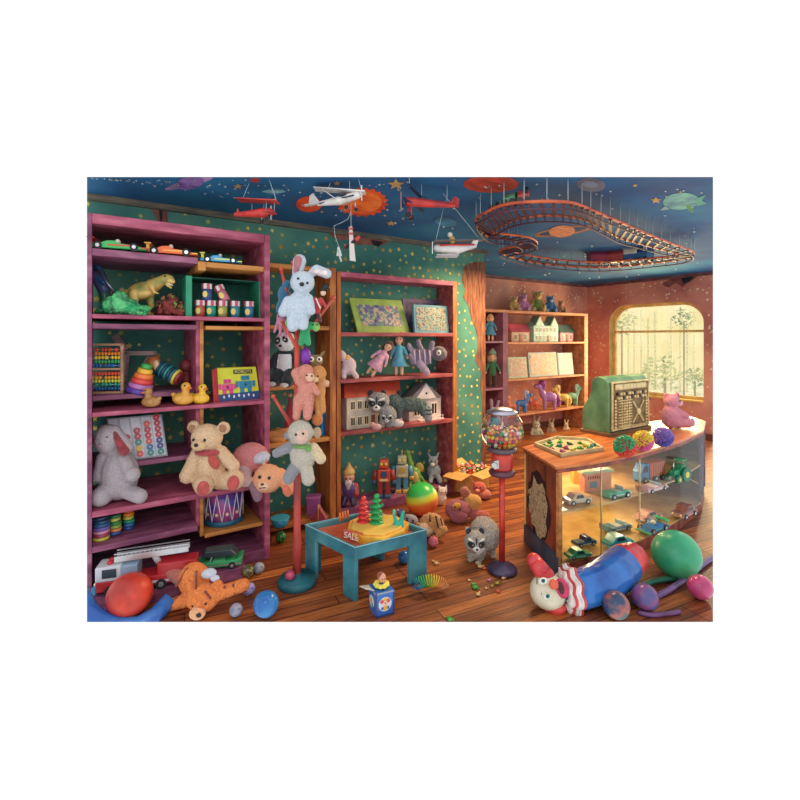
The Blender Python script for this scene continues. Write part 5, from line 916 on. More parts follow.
b = B(); b.sph((0, 11.4, 35), (4, 3.4, 3.6), M('8c4c38', 'fur')); bk(b, 'puppet_hair', t, k); b = B(); b.sph((-.2, 6.2, 33.6), .6, BLK, seg=8); b.sph((2.4, 6.3, 33.6), .6, BLK, seg=8); bk(b, 'eyes', t, k)
# ================================================================== FLOOR, CENTRE
bbm = bpy.data.materials.new('beach_ball'); bbm.use_nodes = True; n_ = bbm.node_tree.nodes; l_ = bbm.node_tree.links; tc = n_.new('ShaderNodeTexCoord'); mp = n_.new('ShaderNodeMapping'); mp.inputs['Rotation'].default_value = (0, math.radians(12), 0); l_.new(tc.outputs['Generated'], mp.inputs[0]); sx = n_.new('ShaderNodeSeparateXYZ'); l_.new(mp.outputs[0], sx.inputs[0]); rp = n_.new('ShaderNodeValToRGB'); cr = rp.color_ramp
for i in range(3): cr.elements.new(.5)
for e, (p, h) in zip(cr.elements, ((.0, 'ec5c38'), (.46, 'f07c3c'), (.56, 'e8dc3c'), (.66, 'c8e048'), (.74, '3cc054'))): e.position = p-.1; e.color = lin(h)+[1]
l_.new(sx.outputs[2], rp.inputs[0]); l_.new(rp.outputs[0], n_['Principled BSDF'].inputs['Base Color']); n_['Principled BSDF'].inputs['Roughness'].default_value = .3
ball('beach_ball', 'large green, yellow and orange striped beach ball behind the play table', 'beach ball', 422, 499, 16.5, bbm)
ball('rubber_ball', 'blue ball lying under the play table', 'ball', 404, 557, 6, gs)
fr = Fr(440, 507, z=0); t = fr.thing('plush_kitten', 'white plush kitten behind the striped beach ball', 'plush kitten'); body('body', fr, [E(441, 500, 6, 6, 7, 5, M('e8dcd0', 'fur')), E(443, 493, 5, 4.5, 4.5, 4, M('e8dcd0', 'fur')), K((440, 490, 5), (439, 486.5, 5), 1.6, .7, M('e8dcd0', 'fur')), K((446, 490, 5), (447, 486.5, 5), 1.6, .7, M('e8dcd0', 'fur'))], t, vox=.6, fuzz=.4); eyes(fr, [(442, 492.5, .8), (445.5, 492.5, .8)], t, .6)
fr = Fr(388, 502, z=0); t = fr.thing('plush_seal', 'white plush seal pup lying in front of the rose bookcase', 'plush seal'); sl = M('d8c8c4', 'fur'); body('body', fr, [E(388, 498, 0, 8, 3.6, 4.5, sl), E(395, 496.5, -1, 4, 3.6, 3.6, sl), K((380, 499, 0), (376, 497, 0), 2, 1.4, sl)], t, vox=.5); eyes(fr, [(394, 496, -4.4), (397, 496, -4.2)], t, .6)
# tiger cub
fr = Fr(428, 540, z=0); t = fr.thing('plush_tiger', 'curled orange and white striped plush tiger cub behind the table corner', 'plush tiger'); tc_ = M('c88c50', 'fur'); ds = M('4c2c24', 'fur')
body('body', fr, [E(432, 525, 6, 13, 12, 9, tc_), E(424, 527, -3, 8, 7, 6, M('d8b088', 'fur')), E(411, 519, 4, 8, 5, 5, M('a89898', 'fur'), -20), K((436, 534, -2), (444, 527, -2), 4, 4, tc_)], t, vox=.8, fuzz=.4)
part('muzzle', fr, [E(421, 531, -8, 4.5, 3.4, 3, M('e8d8c8', 'fur'))], t); part('nose', fr, [E(420.5, 529.5, -11, 1.3, 1, .8, M('8c4038'))], t, 8); eyes(fr, [(417.5, 526, -8), (424.5, 526, -8.6)], t, .9); [part('ear', fr, [E(x, 521, -4, 2.4, 2.6, 1.5, tc_)], t) for x in (418, 430)]
for a, b_ in (((436, 515, 1), (438, 524, -3)), ((441, 518, 3), (443, 528, -1)), ((430, 514, 0), (430, 519, -3)), ((407, 516, -1), (408, 522, -1)), ((413, 518, -1), (413, 524, -1)), ((434, 530, -3), (439, 533, -5))): part('stripe', fr, [K(a, b_, 1.1, .9, ds)], t, 8)
fr = Fr(433, 546, z=0); t = fr.thing('toy_egg', 'small shiny pink toy egg beside the tiger cub', 'toy egg'); part('shell', fr, [E(433, 541, -2, 5, 5.4, 5, M('c86078'))], t, 18); part('glossy_band', fr, [E(433, 541, -2, 5.15, 1, 5.15, M('e8a8b0'))], t, 18)
# giraffe / bear pile
fr = Fr(472, 522, z=0); t = fr.thing('plush_bear', 'mauve pink plush bear lying on its back with a yellow patterned face', 'plush bear'); mp_ = ramp('mauve_plush', [(.35, '8c4c58'), (.6, 'b87878')], 26, rough=.95, bump=.3)
body('body', fr, [E(459, 507, 4, 14, 11, 10, mp_), E(474, 500, 6, 9, 8, 7, M('d8a050', 'fur')), K((476, 512, 2), (484, 512, -2), 6, 5.5, M('b86058', 'fur')), K((468, 494, 10), (466, 490, 8), 5, 5, M('b86858', 'fur'))], t, vox=.8, fuzz=.3); part('face_patch', fr, [E(456, 500, -5, 4.5, 3, 2.4, M('e0a838', 'fur'), 20)], t); eyes(fr, [(454, 500.5, -7.6), (459, 503, -7)], t, 1)
part('belly', fr, [E(458, 511, -4, 9, 6.5, 3.5, M('a8606c', 'fur'))], t)
fr = Fr(481, 500, z=0); t = fr.thing('plush_pig', 'red-pink plush pig lying behind the mauve bear', 'plush pig'); pgm = M('cc5c4c', 'fur'); body('body', fr, [E(480, 490, 4, 7, 6, 6, pgm), E(484, 496, 3, 8, 5, 6, M('c87868', 'fur')), K((475, 486, 3), (473, 483, 3), 1.6, .8, pgm)], t, vox=.6); part('snout', fr, [E(477, 491, -3, 2.6, 2, 1.8, M('e89880'))], t); eyes(fr, [(476, 488, -2), (480, 488, -2.4)], t, .7)
# cardboard box with toys
bc = on_z(478, 492, 0); T = thing('cardboard_box', 'open cardboard box with flaps spread, full of small toys, by the green wall', 'cardboard box', (bc.x, bc.y+.12, 0), .25); cb = M('d8a860', 'card'); w_, d_, h_ = .32, .24, .20
b = B(); b.box((0, -d_/2, h_/2), (w_, .006, h_), cb); b.box((0, d_/2, h_/2), (w_, .006, h_), cb); b.box((-w_/2, 0, h_/2), (.006, d_, h_), cb); b.box((w_/2, 0, h_/2), (.006, d_, h_), cb); b.box((0, 0, .004), (w_, d_, .006), cb); b.build('box', T)
for c, dx, dy, ln, wi in (((0, -d_/2, h_), 0, -1, .13, w_), ((-w_/2, 0, h_), -1, 0, .16, d_), ((w_/2, 0, h_), 1, 0, .12, d_), ((0, d_/2, h_), 0, 1, .1, w_)):
    b = B(); c = V(c); o = V((dx, dy, -.18 if dx or dy < 0 else .6)).normalized()*ln; s = V((-dy, dx, 0))*wi/2; b.prism([c-s, c+s, c+s*.92+o, c-s*.92+o], (0, 0, .004), cb); b.build('flap', T)
random.seed(9); rz = Matrix.Rotation(.25, 3, 'Z')
cls = (('d84c38', 'red'), ('e8a83c', 'amber'), ('4c8c50', 'green'), ('d88090', 'pink'), ('e8d8b8', 'cream'), ('6c5c9c', 'violet'), ('c87038', 'orange'))
for i in range(14):
    x, y = (-.11+.073*(i % 4), -.07+.07*(i//4)); z = h_-.02+random.uniform(0, .025); p = rz @ V((x, y, 0))+T.location; c, nm = cls[i % 7]
    t = thing('toy_figurine', '%s toy figurine in the cardboard box' % nm, 'toy figurine', (p.x, p.y, z), YAW, 'figurines in the cardboard box'); b = B(); m = M(c); b.sph((0, 0, 0), (.024, .022, .03), m, seg=10); b.sph((0, 0, .04), .019, M('e0b898' if i % 2 else c), seg=10); b.build('body', t); b = B(); b.cyl((-.022, 0, .015), (-.04, -.01, .035), .007, m, n=6); b.cyl((.022, 0, .015), (.04, -.01, .035), .007, m, n=6); b.build('arm', t)
    b = B(); b.sph((0, .003, .048), (.02, .019, .016), M(cls[(i+2) % 7][0]), seg=10); b.build('hat', t)
# raccoon on the floor
fr = Fr(480, 562, z=0); t = fr.thing('raccoon', 'grey raccoon standing on the floorboards beside the gumball machine', 'raccoon'); rf = ramp('raccoon_floor', [(.35, '7c7874'), (.6, 'bcb4a8')], 150, rough=.95, bump=.5)
body('body', fr, [E(487, 540, 14, 15.5, 17, 20, rf), E(475, 540, -3, 11.5, 11, 10, rf), E(477, 551, 0, 10, 8, 8, rf), K((470, 550, 0), (470, 558, -2), 4, 3.4, rf), K((483, 552, 0), (480, 559, -1), 4, 3.2, rf), K((494, 552, 16), (495, 558, 12), 5, 3.6, rf), K((481, 545, -8), (476, 547, -12), 3, 2.4, lf), E(467, 529, -2, 2.8, 3.4, 1.8, rf, -20), E(483, 528, 0, 2.8, 3.2, 1.8, rf, 20)], t, vox=.75, fuzz=.55)
raccoon_head(fr, t, 474.5, 539, -3, 10.5)
for x in (477.5, 495): part('paw', fr, [E(x, 560.5, -5 if x < 480 else 8, 3.2, 1.8, 3, M('b8a890', 'fur'))], t, 10)
# gumball machine
fr = Fr(502, 571, z=0); t = fr.thing('gumball_machine', 'gumball machine with glass globe and chrome lid on a tall red post', 'gumball machine'); k = fr.k; RG = ramp('machine_red', [(.35, 'a02c2c'), (.6, 'd84434')], 6, rough=.25)
b = B(); b.lathe([(14, 0), (15, 2), (13, 5), (5, 8), (3.4, 10)], ramp('dark_foot', [(.35, '2c2c44'), (.6, '4c4060')], 6, rough=.3), n=28); bk(b, 'base', t, k)
b = B(); b.lathe([(3, 9), (2.9, 98)], RG, n=16); bk(b, 'post', t, k)
b = B(); b.lathe([(5, 94), (12, 96), (13.5, 99), (10.5, 102)], M('5c3440', 'plas'), n=26); bk(b, 'dispenser_foot', t, k); b = B(); b.lathe([(9.5, 101), (10.5, 104), (10.5, 116), (9, 119)], RG, n=26); bk(b, 'dispenser', t, k)
b = B(); b.box((-8, -8.5, 109), (7, 4, 8), CHR, Matrix.Rotation(.5, 3, 'Z')); b.cyl((-9, -10, 109), (-10.5, -13, 109), 2.6, CHR); bk(b, 'coin_slot', t, k)
b = B(); b.lathe([(10, 118), (15, 121), (14, 124), (9, 124)], M('5c4c58'), n=26); bk(b, 'globe_ring', t, k)
b = B(); b.sph((0, 0, 141.5), 21.5, glass('globe_glass', (.97, .98, 1), .06), seg=40); bk(b, 'globe', t, k)
b = B(); b.lathe([(14.5, 157), (15, 159.5), (9, 162.5), (4, 163.6), (.1, 163.8)], M('b8b4c4', 'metal'), n=28); bk(b, 'lid', t, k); b = B(); b.cyl((0, 0, 124), (0, 0, 158), .5, CHR, n=8); bk(b, 'inner_rod', t, k)
random.seed(21); gb = bmesh.new(); bmesh.ops.create_icosphere(gb, subdivisions=2, radius=2.05*k); 
gms = []
for c, nm in (('d8402c', 'red'), ('e88a30', 'orange'), ('2c8c50', 'green'), ('e8e0d0', 'white'), ('2c3c50', 'dark blue'), ('c85080', 'pink'), ('ecc848', 'yellow')):
    me = bpy.data.meshes.new('gumball_'+nm.replace(' ', '_')); gb.to_mesh(me); me.materials.append(M(c)); [setattr(f, 'use_smooth', True) for f in me.polygons]; gms.append((me, nm))
gb.free(); rot = Matrix.Rotation(YAW, 3, 'Z'); cnt = 0
for lay in range(5):
    z = -16.3+lay*3.55; Rr = math.sqrt(max(0, 18.6**2-z*z))-.2
    for ring in range(6):
        r = Rr-ring*4.2
        if r < 1.5 or (lay < 3 and ring > 0): continue
        m_ = max(1, int(6.28*r/4.3))
        for j in range(m_):
            a = 6.28319*(j+.5*(lay+ring))/m_; me, nm = random.choice(gms); o = bpy.data.objects.new('gumball', me); C.objects.link(o); o.location = fr.loc+V((math.cos(a)*r*k, math.sin(a)*r*k, (141.5+z+(random.uniform(0, 1.6) if lay == 4 else 0))*k)); tag(o, '%s gumball inside the glass globe' % nm, 'gumball', '%s gumballs in the globe' % nm); cnt += 1
print('gumballs', cnt)
# rainbow spring
fr = Fr(430, 592, z=0); t = fr.thing('rainbow_spring', 'rainbow coloured coil spring toy arched on the floor beside the table leg', 'coil spring'); k = fr.k; cols = ('2c78b8', '2c98a8', '3cac60', '9cbc40', 'd8b838', 'd8883c', 'b87848'); N = 21; P_ = []
for i in range(N+1):
    f = i/N; a = math.pi*(1-f); P_.append((430+math.cos(a)*13, 587-math.sin(a)*5.5, 0, a))
for ci in range(7):
    b = B()
    for j in range(3):
        i = ci*3+j; x, y, d, a = P_[i]; c0 = fr.p(x, y, 0); n_x = V((math.cos(a), 0, math.sin(a)))  # radial
        b.tube([c0+(n_x*math.cos(q)*5.6+V((0, 1, 0))*math.sin(q)*5.6)*k+V((0, 0, .6*k)) for q in [6.28319*s/14 for s in range(14)]], .55*k, M(cols[ci]), 6, closed=True)
    b.build('coil', t)
# spilled sweets
sw = (('449c3c', 'green'), ('c8563c', 'red'), ('d8b070', 'cream'), ('a8a040', 'olive'), ('c87c98', 'pink'))
random.seed(4)
for i, (x, y, r, c) in enumerate(((436, 563, 2.4, 2), (433, 561, 1.6, 2), (480, 566, 2.6, 2), (484, 568, 2, 1), (475, 587, 3, 0), (473, 584, 2, 0), (478, 594, 2.4, 2), (497, 583, 2.2, 3), (489, 580, 1.8, 4), (498, 591, 2.2, 1), (503, 578, 1.8, 2), (486, 588, 1.6, 2), (450, 619, 2.8, 0), (448, 617, 1.8, 0), (469, 580, 1.5, 2), (492, 586, 1.5, 3))):
    fr = Fr(x, y+r*.6, z=0); b = B(); b.sph((0, 0, r*.6*fr.k), (r*fr.k, r*fr.k, r*.62*fr.k), M(sw[c][0]), seg=10); b.cyl((r*.8*fr.k, 0, r*.6*fr.k), (r*1.5*fr.k, r*.3*fr.k, r*.7*fr.k), r*.15*fr.k, M(sw[c][0]), r*.5*fr.k, n=8); wh = 'under the table corner' if x < 440 else ('beside the raccoon' if y < 570 else ('at the front edge of the floor' if y > 610 else 'on the boards in front of the gumball machine'))
    tag(b.build('wrapped_sweet', None, fr.loc, YAW+random.uniform(-1, 1)), '%s wrapped sweet %s' % (sw[c][1], wh), 'sweet', '%s sweets %s' % (sw[c][1], wh))
# ================================================================== BACK BOOKCASE TOYS
TZ4 = 1.97; bv = 5.0
def bb4(px, py, h, fur, muz, lab, **k): bear_sit(Fr(px, py, z=TZ4, v=bv), lab, h, fur, muz, group='teddy bears on top of the back bookcase', **k)
bb4(514, 301, 15, 'c89c58', 'e0c08c', 'small tan teddy bear at the left end on top of the back bookcase'); bb4(523, 302, 17, 'c07ca8', 'e0b0c8', 'orchid pink teddy bear on top of the back bookcase'); bb4(537, 304, 21, 'bc9448', 'd8bc74', 'golden teddy bear in a green waistcoat on top of the back bookcase', vest='6c8c3c'); bb4(550, 305, 17, '3c74a4', '98b8d0', 'blue teddy bear on top of the back bookcase'); bb4(561, 305, 13, 'b87c54', 'd8a884', 'small brown teddy bear at the right end on top of the back bookcase')
for x, c, n in ((530, 'e09890', 'pink'), (544.5, 'dcb848', 'yellow')): bb4(x, 305, 8, c, 'f0d0b0', 'tiny %s teddy bear squeezed between the larger ones' % n)
zc = SH4[0]; g_ = 'dollhouses in the back bookcase'
def sh(px, py, z): return z
house('dollhouse', 'small rose-roofed dollhouse with flower boxes at the left of the back bookcase', 511, 530, 339, zc, 5.0, 10, 8, 'b88878', 'c4586c', 'e0c8a8', 3, 1, .2, group=g_)
T, w, h, rh, dep = house('dollhouse', 'mint green gabled Victorian dollhouse in the middle of the back bookcase', 533, 559, 340, zc, 4.98, 16, 4, 'a8ccc0', '78a098', 'e4f0e8', 6, 2, .2, group=g_)
for x, r in ((-.28, .17), (.28, .15)):
    q = B(); q.prism([((x-r)*w, -dep*.6, h), ((x+r)*w, -dep*.6, h), (x*w, -dep*.6, h+9*.0163)], (0, dep*.8, 0), M('b4d4c8', 'paint')); q.prism([((x-r-.02)*w, -dep*.62, h), ((x)*w, -dep*.62, h+10*.0163), (x*w, -dep*.62, h+8.4*.0163), ((x-r+.03)*w, -dep*.62, h)], (0, dep*.8, 0), M('5c8480', 'paint')); q.build('gable', T)
house('dollhouse', 'pink dollhouse with a grey-green roof at the right of the back bookcase', 560, 574, 340, zc, 5.0, 9, 8, 'd890a0', '5c7c74', 'f0d8d0', 3, 1, .2, gable=False, group=g_)
art3 = ramp('toy_box_art', [(.3, '3c6458'), (.42, 'a09888'), (.5, 'a85c44'), (.6, 'b8b0a0'), (.7, '5c7c50')], 22, rough=.4, detail=9); art4 = ramp('toy_box_art2', [(.3, '4c6c74'), (.42, 'a8a49c'), (.5, '8c9c94'), (.6, 'b0bcbc'), (.7, '64806c')], 20, rough=.4, detail=9)
picture_box(509, 528, 356, 377, 4.95, SH4[1], 'mint edged puzzle box at the left of the back bookcase', M('9cb8a0', 'card'), art3, lean=6, border=.05, group='puzzle boxes in the back bookcase'); picture_box(530, 558, 353, 377, 4.95, SH4[1], 'wide puzzle box with an orange figure picture in the middle of the back bookcase', M('a8b4b0', 'card'), ramp('toy_box_art3', [(.3, '3c5448'), (.42, '98988c'), (.5, 'b45c2c'), (.6, 'b0a898'), (.7, '64847c')], 20, rough=.4, detail=9), lean=6, border=.04, group='puzzle boxes in the back bookcase'); picture_box(559, 574, 354, 376, 4.95, SH4[1], 'pale blue puzzle box at the right of the back bookcase', M('a0b8c0', 'card'), art4, lean=6, border=.05, group='puzzle boxes in the back bookcase')
zp = SH4[2]
pony(Fr(512, 411, z=zp, v=5.0), 'small salmon toy pony at the left end of the pony shelf', 17, 'd88468', 'e8a078'); pony(Fr(522, 412, z=zp, v=4.92), 'blue toy pony with a round pale mane', 22, '4878b8', 'a8b8d8', flip=-1); pony(Fr(533, 411, z=zp, v=5.02), 'small orange-red toy pony behind the lilac one', 16, 'cc5c3c', 'e88850')
pony(Fr(548, 411, z=zp, v=4.92), 'large lilac toy pony with a magenta mane in the middle of the pony shelf', 29, 'b078b4', '9c4c98'); pony(Fr(562, 410, z=zp, v=4.98), 'yellow toy pony right of the lilac one', 22, 'e0bc58', 'e8d088'); pony(Fr(573, 409, z=zp, v=5.0), 'mint green toy pony at the right end of the pony shelf', 21, '8cc4a0', 'b0d8b8', flip=-1)
zl = SH4[3]
for x, h_, fur, l in ((536, 22, 'b8b498', 'pale grey plush rabbit on the lowest open shelf of the back bookcase'), (551, 17, 'a08c74', 'taupe plush rabbit on the lowest open shelf of the back bookcase'), (566, 13, 'd8bc90', 'small cream plush rabbit near the counter on the lowest open shelf')):
    bear_sit(Fr(x, 439, z=zl, v=4.98), l, h_*.8, fur, 'e0d0b8', name='plush_rabbit', cat='plush rabbit', ear='long', group='rabbits on the lowest open shelf')
doll(Fr(490.5, 341, z=SL4[0], v=4.98), 'blonde doll in a sky blue dress in the narrow left column of the back bookcase', 27, '4894bc', 'd8c07c', name='doll'); doll(Fr(492.5, 388, z=SL4[1], v=4.98), 'boy doll in a dark green coat in the left column of the back bookcase', 35, '2c6c4c', '8ca088', trousers=True, legs='3c3c34', hat='7c9c8c')
bear_sit(Fr(494, 432, z=SL4[2], v=4.96), 'mauve and blue plush rabbit behind the gumball machine lid', 24, 'a890b0', 'e0c8d0', name='plush_rabbit', cat='plush rabbit', ear='long', vest='3890b0')
# ================================================================== COUNTER
CZ = .72
ct = thing('shop_counter', 'curved wooden shop counter with a glass front, peeling end panel and toy cars inside', 'counter', (3.2, 2.2, 0)); cl0 = ct.location
WC = ramp('counter_wood', [(.3, '5c2820'), (.5, '8a4030'), (.72, 'a8563c')], 5, mapscale=(3, 3, .6), bump=.2, rough=.45); WT = ramp('counter_top', [(.3, 'a04c2c'), (.5, 'c46c38'), (.72, 'dc9050')], 5, mapscale=(.6, 5, 1), bump=.1, rough=.3)
fpx = [(556, 467), (578, 464.5), (600, 461), (622, 457), (640, 452.7), (660, 447.3), (682, 440.5), (704, 430.5)]; fpt = [on_z(x, y, CZ) for x, y in fpx]; A_ = on_z(522, 447, CZ); bk_ = [on_z(706, 421, CZ), on_z(690, 416, CZ), on_z(640, 423, CZ), on_z(585, 434, CZ), on_z(545, 440, CZ)]
def cpr(name, pts, z0, z1, m, bev=.004):
    b = B(); b.prism([V((p.x, p.y, z0))-cl0 for p in pts], (0, 0, z1-z0), m); return b.build(name, ct, bevel=bev)
def panel(name, p, q, z0, z1, m, th=.02):
    d = (q-p); nrm = V((-d.y, d.x, 0)).normalized()*th; b = B(); b.prism([V((p.x, p.y, z0))-cl0, V((q.x, q.y, z0))-cl0, V((q.x, q.y, z0))-cl0+nrm, V((p.x, p.y, z0))-cl0+nrm], (0, 0, z1-z0), m); return b.build(name, ct)
ring = [A_]+fpt+bk_; cen = sum(ring, V())/len(ring)
def ins(pts, f): return [cen+(p-cen)*f for p in pts]
rin = ins(ring, .965)
cpr('counter_top', ring, CZ-.018, CZ, WT); cpr('top_moulding', ins(ring, .985), CZ-.045, CZ-.018, WC)
base = ins(ring, .985); panel('base_panel', ins(ring, .985)[0], ins(ring, .985)[1], 0, .13, ramp('plinth_slate', [(.35, '28384c'), (.6, '405468')], 6, rough=.5), .03); cpr('plinth', ins(ring, .97), 0, .07, WC); cpr('case_floor', ins(ring, .95), .07, .078, ramp('shelf_pale', [(.35, 'b08c58'), (.6, 'd8bc80')], 5, rough=.3)); 
Ai, fi, bi = rin[0], rin[1:9], rin[9:]
ep = panel('end_panel', Ai, fi[0], .075, CZ-.045, WC, .02)
d_ = (fi[0]-Ai); L_ = d_.length; d_.normalize(); nn_ = V((d_.y, -d_.x, 0)); 
if nn_.dot(V((-1, 0, 0))) < 0: nn_ = -nn_
random.seed(3); b = B(); cx_, cz_ = L_*.42, .36; pp = []
for j in range(22): a = 6.28319*j/22; rr_ = random.uniform(.78, 1.15); pp.append(Ai-cl0+d_*(cx_+math.cos(a)*L_*.30*rr_)+V((0, 0, -CZ+cz_-.02+math.sin(a)*.21*rr_))+nn_*.004)
b.face(pp, ramp('peeled_veneer', [(.3, '3c2820'), (.42, 'b09870'), (.55, 'd4c09c'), (.72, '6c5438')], 40, rough=.95, bump=.8, detail=9)); b.build('peeled_patch', ct)
b = B(); pp2 = [Ai-cl0+d_*(cx_+math.cos(a)*L_*.35*rr_)+V((0, 0, -CZ+cz_-.02+math.sin(a)*.24*rr_))+nn_*.002 for a, rr_ in [(6.28319*j/26, random.uniform(.85, 1.12)) for j in range(26)]]; b.face(pp2, M('34181a', 'wall')); b.build('peeled_edge', ct)
b = B(); p0 = fi[0]-cl0; b.box((p0.x, p0.y, (CZ-.045+.075)/2), (.03, .03, CZ-.12), M('b87840', 'wood')); b.build('corner_post', ct, bevel=.004)
cg = glass('case_glass', (.98, .99, .97), .035)
for i in range(7): b = B(); p, q = fi[i]-cl0, fi[i+1]-cl0; b.face([(p.x, p.y, .075), (q.x, q.y, .075), (q.x, q.y, CZ-.045), (p.x, p.y, CZ-.045)], cg); b.build('glass_pane', ct)
for i in (2, 4): b = B(); p0 = fi[i]-cl0; b.box((p0.x, p0.y, .37), (.008, .008, CZ-.125), M('d8c898', 'metal')); b.build('pane_joint', ct)
panel('side_panel', fi[7], bi[0], .075, CZ-.045, ramp('slate_panel', [(.35, '3c3a50'), (.6, '5c5468')], 6)); YW = ramp('case_lining_glow', [(.35, 'd0a050'), (.6, 'e8c878')], 4, rough=.7); GW = ramp('case_lining_dim', [(.35, '4c4450'), (.6, '7c6c70')], 5, rough=.8)  # lining carries the inside light in its colour: yellow glow, dim grey
for i, m in ((0, GW), (1, GW), (2, YW), (3, YW)): panel('back_panel', bi[i], bi[i+1], .075, CZ-.045, m, -.015)
panel('back_panel', bi[4], Ai, .075, CZ-.045, YW, -.015)
sp = ins(ring, .945); cpr('inner_shelf', sp, .405, .42, ramp('shelf_pale', [(.35, 'b08c58'), (.6, 'd8bc80')], 5, rough=.3), .001)
b = B(); lp = [fi[0], fi[1], fi[2], fi[3]]
b.tube([V((p.x, p.y+.06, CZ-.06))-cl0 for p in lp[1:]], .008, M('f0e8c8')); b.build('lamp_tube', ct)
# toys in the case
cg_ = 'vehicles in the glass counter'
def cfr(px, py, z): return Fr(px, py, z=z)
car(cfr(577, 503, .42), 'cream toy car at the left of the upper case shelf', 'toy car', 28, 11, 'c8bca0', 'a8a8a8', 'sedan', 1, 18, cg_); car(cfr(616, 497, .42), 'sea green toy convertible in the middle of the upper case shelf', 'toy car', 30, 13, '48b490', 'a0d8c0', 'fin', 1, 24, cg_)
fr = cfr(652, 490, .42); car(fr, 'white and pink finned toy car in front of the blue truck in the case', 'toy car', 34, 9, 'c8a4a4', 'e8dcd8', 'fin', 1, 30, cg_)
fr = cfr(650, 480.5, .42); t = yawed(fr.thing('toy_truck', 'blue toy truck with a salmon trailer at the back of the upper case shelf', 'toy truck', cg_), 26); k = fr.k; bt = M('3480b8'); b = B(); b.prism([(-20, -5, 3), (-19, -5, 11), (-14, -5, 19), (-8, -5, 19), (-8, -5, 3)], (0, 10, 0), bt); bk(b, 'cab', t, k, bevel=.6); b = B(); b.box((5, 0, 12), (23, 10, 13), M('c8785c')); bk(b, 'trailer', t, k, bevel=.4); b = B(); b.prism([(-18.6, -5.2, 11), (-15, -5.2, 17), (-10, -5.2, 17), (-10, -5.2, 11)], (0, 10.4, 0), WIN); bk(b, 'window', t, k)
b = B()
for i in range(7): b.box((-5+i*3.3, -5.2, 12), (.6, .4, 12), M('a85c48'))
bk(b, 'trailer_ribs', t, k); wheels(t, k, (-14, 2, 12), 4.8, 3)
fr = cfr(678, 481, .42); t = yawed(fr.thing('toy_tractor', 'green toy tractor with big wheels at the right of the upper case shelf', 'toy tractor', cg_), 30); k = fr.k; tg = M('2c9468'); b = B(); b.box((-5, 0, 9), (12, 6, 6), tg); b.box((4, 0, 11), (8, 7, 10), tg); bk(b, 'body', t, k, bevel=.6); b = B(); b.box((4, 0, 21), (9, 8, 1.2), tg)
for x, y in ((0, -3.5), (8, -3.5), (0, 3.5), (8, 3.5)): b.cyl((x, y, 15), (x, y, 21), .5, tg, n=6)
bk(b, 'canopy', t, k); b = B(); b.cyl((-8, 0, 12), (-8, 0, 19), .7, CHR, n=8); bk(b, 'exhaust', t, k)
for x, r in ((5, 7), (-8, 4)):
    for s in (-1, 1): b = B(); b.cyl((x, s*5-1.5, r), (x, s*5+1.5, r), r, M('1c6c50'), n=18); o = bk(b, 'wheel', t, k); b = B(); b.cyl((x, s*5-1.8, r), (x, s*5+1.8, r), r*.45, M('d8c860'), n=12); bk(b, 'hubcap', o, k)
fr = cfr(594, 490, .42); t = fr.thing('toy_carton', 'coral pink carton with a mint lid standing at the back of the upper case shelf', 'carton'); t.rotation_euler[2] = YAW+.3; k = fr.k; b = B(); b.box((2, 0, 9), (32, 8, 18), ramp('coral_card', [(.35, 'd88868'), (.6, 'ecb090')], 6)); bk(b, 'box', t, k, bevel=.4); b = B(); b.box((2, 0, 19), (37, 9, 2.4), M('b8d8b0', 'card')); bk(b, 'lid', t, k, bevel=.3); b = B()
for i in range(6): b.box((-10+i*2.7, -4.2, 14), (1.4, .3, 3), M('a03c3c', 'card')); 
b.box((-4, -4.2, 7), (8, .3, 6), M('6ca0b8', 'card')); bk(b, 'printed_pattern', t, k)
fr = cfr(579, 483, .42); t = fr.thing('toy_carton', 'plain amber carton in the back left corner of the glass case', 'carton'); k = fr.k; b = B(); b.box((0, 0, 10), (14, 8, 20), M('e8a030', 'card')); bk(b, 'box', t, k, bevel=.4); b = B(); b.box((0, 0, 20.5), (15, 9, 1.5), M('f0b848', 'card')); bk(b, 'lid', t, k)
car(cfr(584, 545, .09), 'navy toy car at the back left of the lower case shelf', 'toy car', 24, 10, '2c5478', 'a8c0c8', 'pickup', 1, 18, cg_, name='toy_pickup'); car(cfr(578, 557, .09), 'green toy car low at the left behind the glass', 'toy car', 26, 9, '2c8c5c', '80c0a0', 'sedan', 1, 14, cg_); car(cfr(617, 545.5, .09), 'teal toy car in the middle of the lower case shelf', 'toy car', 32, 12, '1c9098', '88c8c8', 'sedan', 1, 20, cg_)
car(cfr(616, 530, .09), 'steel blue long toy car behind the teal one in the case', 'toy car', 32, 11, '5888a4', 'c8d0d0', 'fin', 1, 24, cg_); car(cfr(653, 530.5, .09), 'bright blue toy speed car with a green wing on the lower case shelf', 'toy car', 34, 12, '2470b4', '38b878', 'race', -1, 30, cg_); car(cfr(648, 519, .09), 'dusty pink toy car at the back of the lower case shelf', 'toy car', 28, 10, 'b8887c', 'd8c8b8', 'sedan', 1, 26, cg_); car(cfr(684, 516, .09), 'bronze toy car at the right of the lower case shelf', 'toy car', 30, 12, '8c5c58', 'c8a090', 'sedan', -1, 34, cg_)
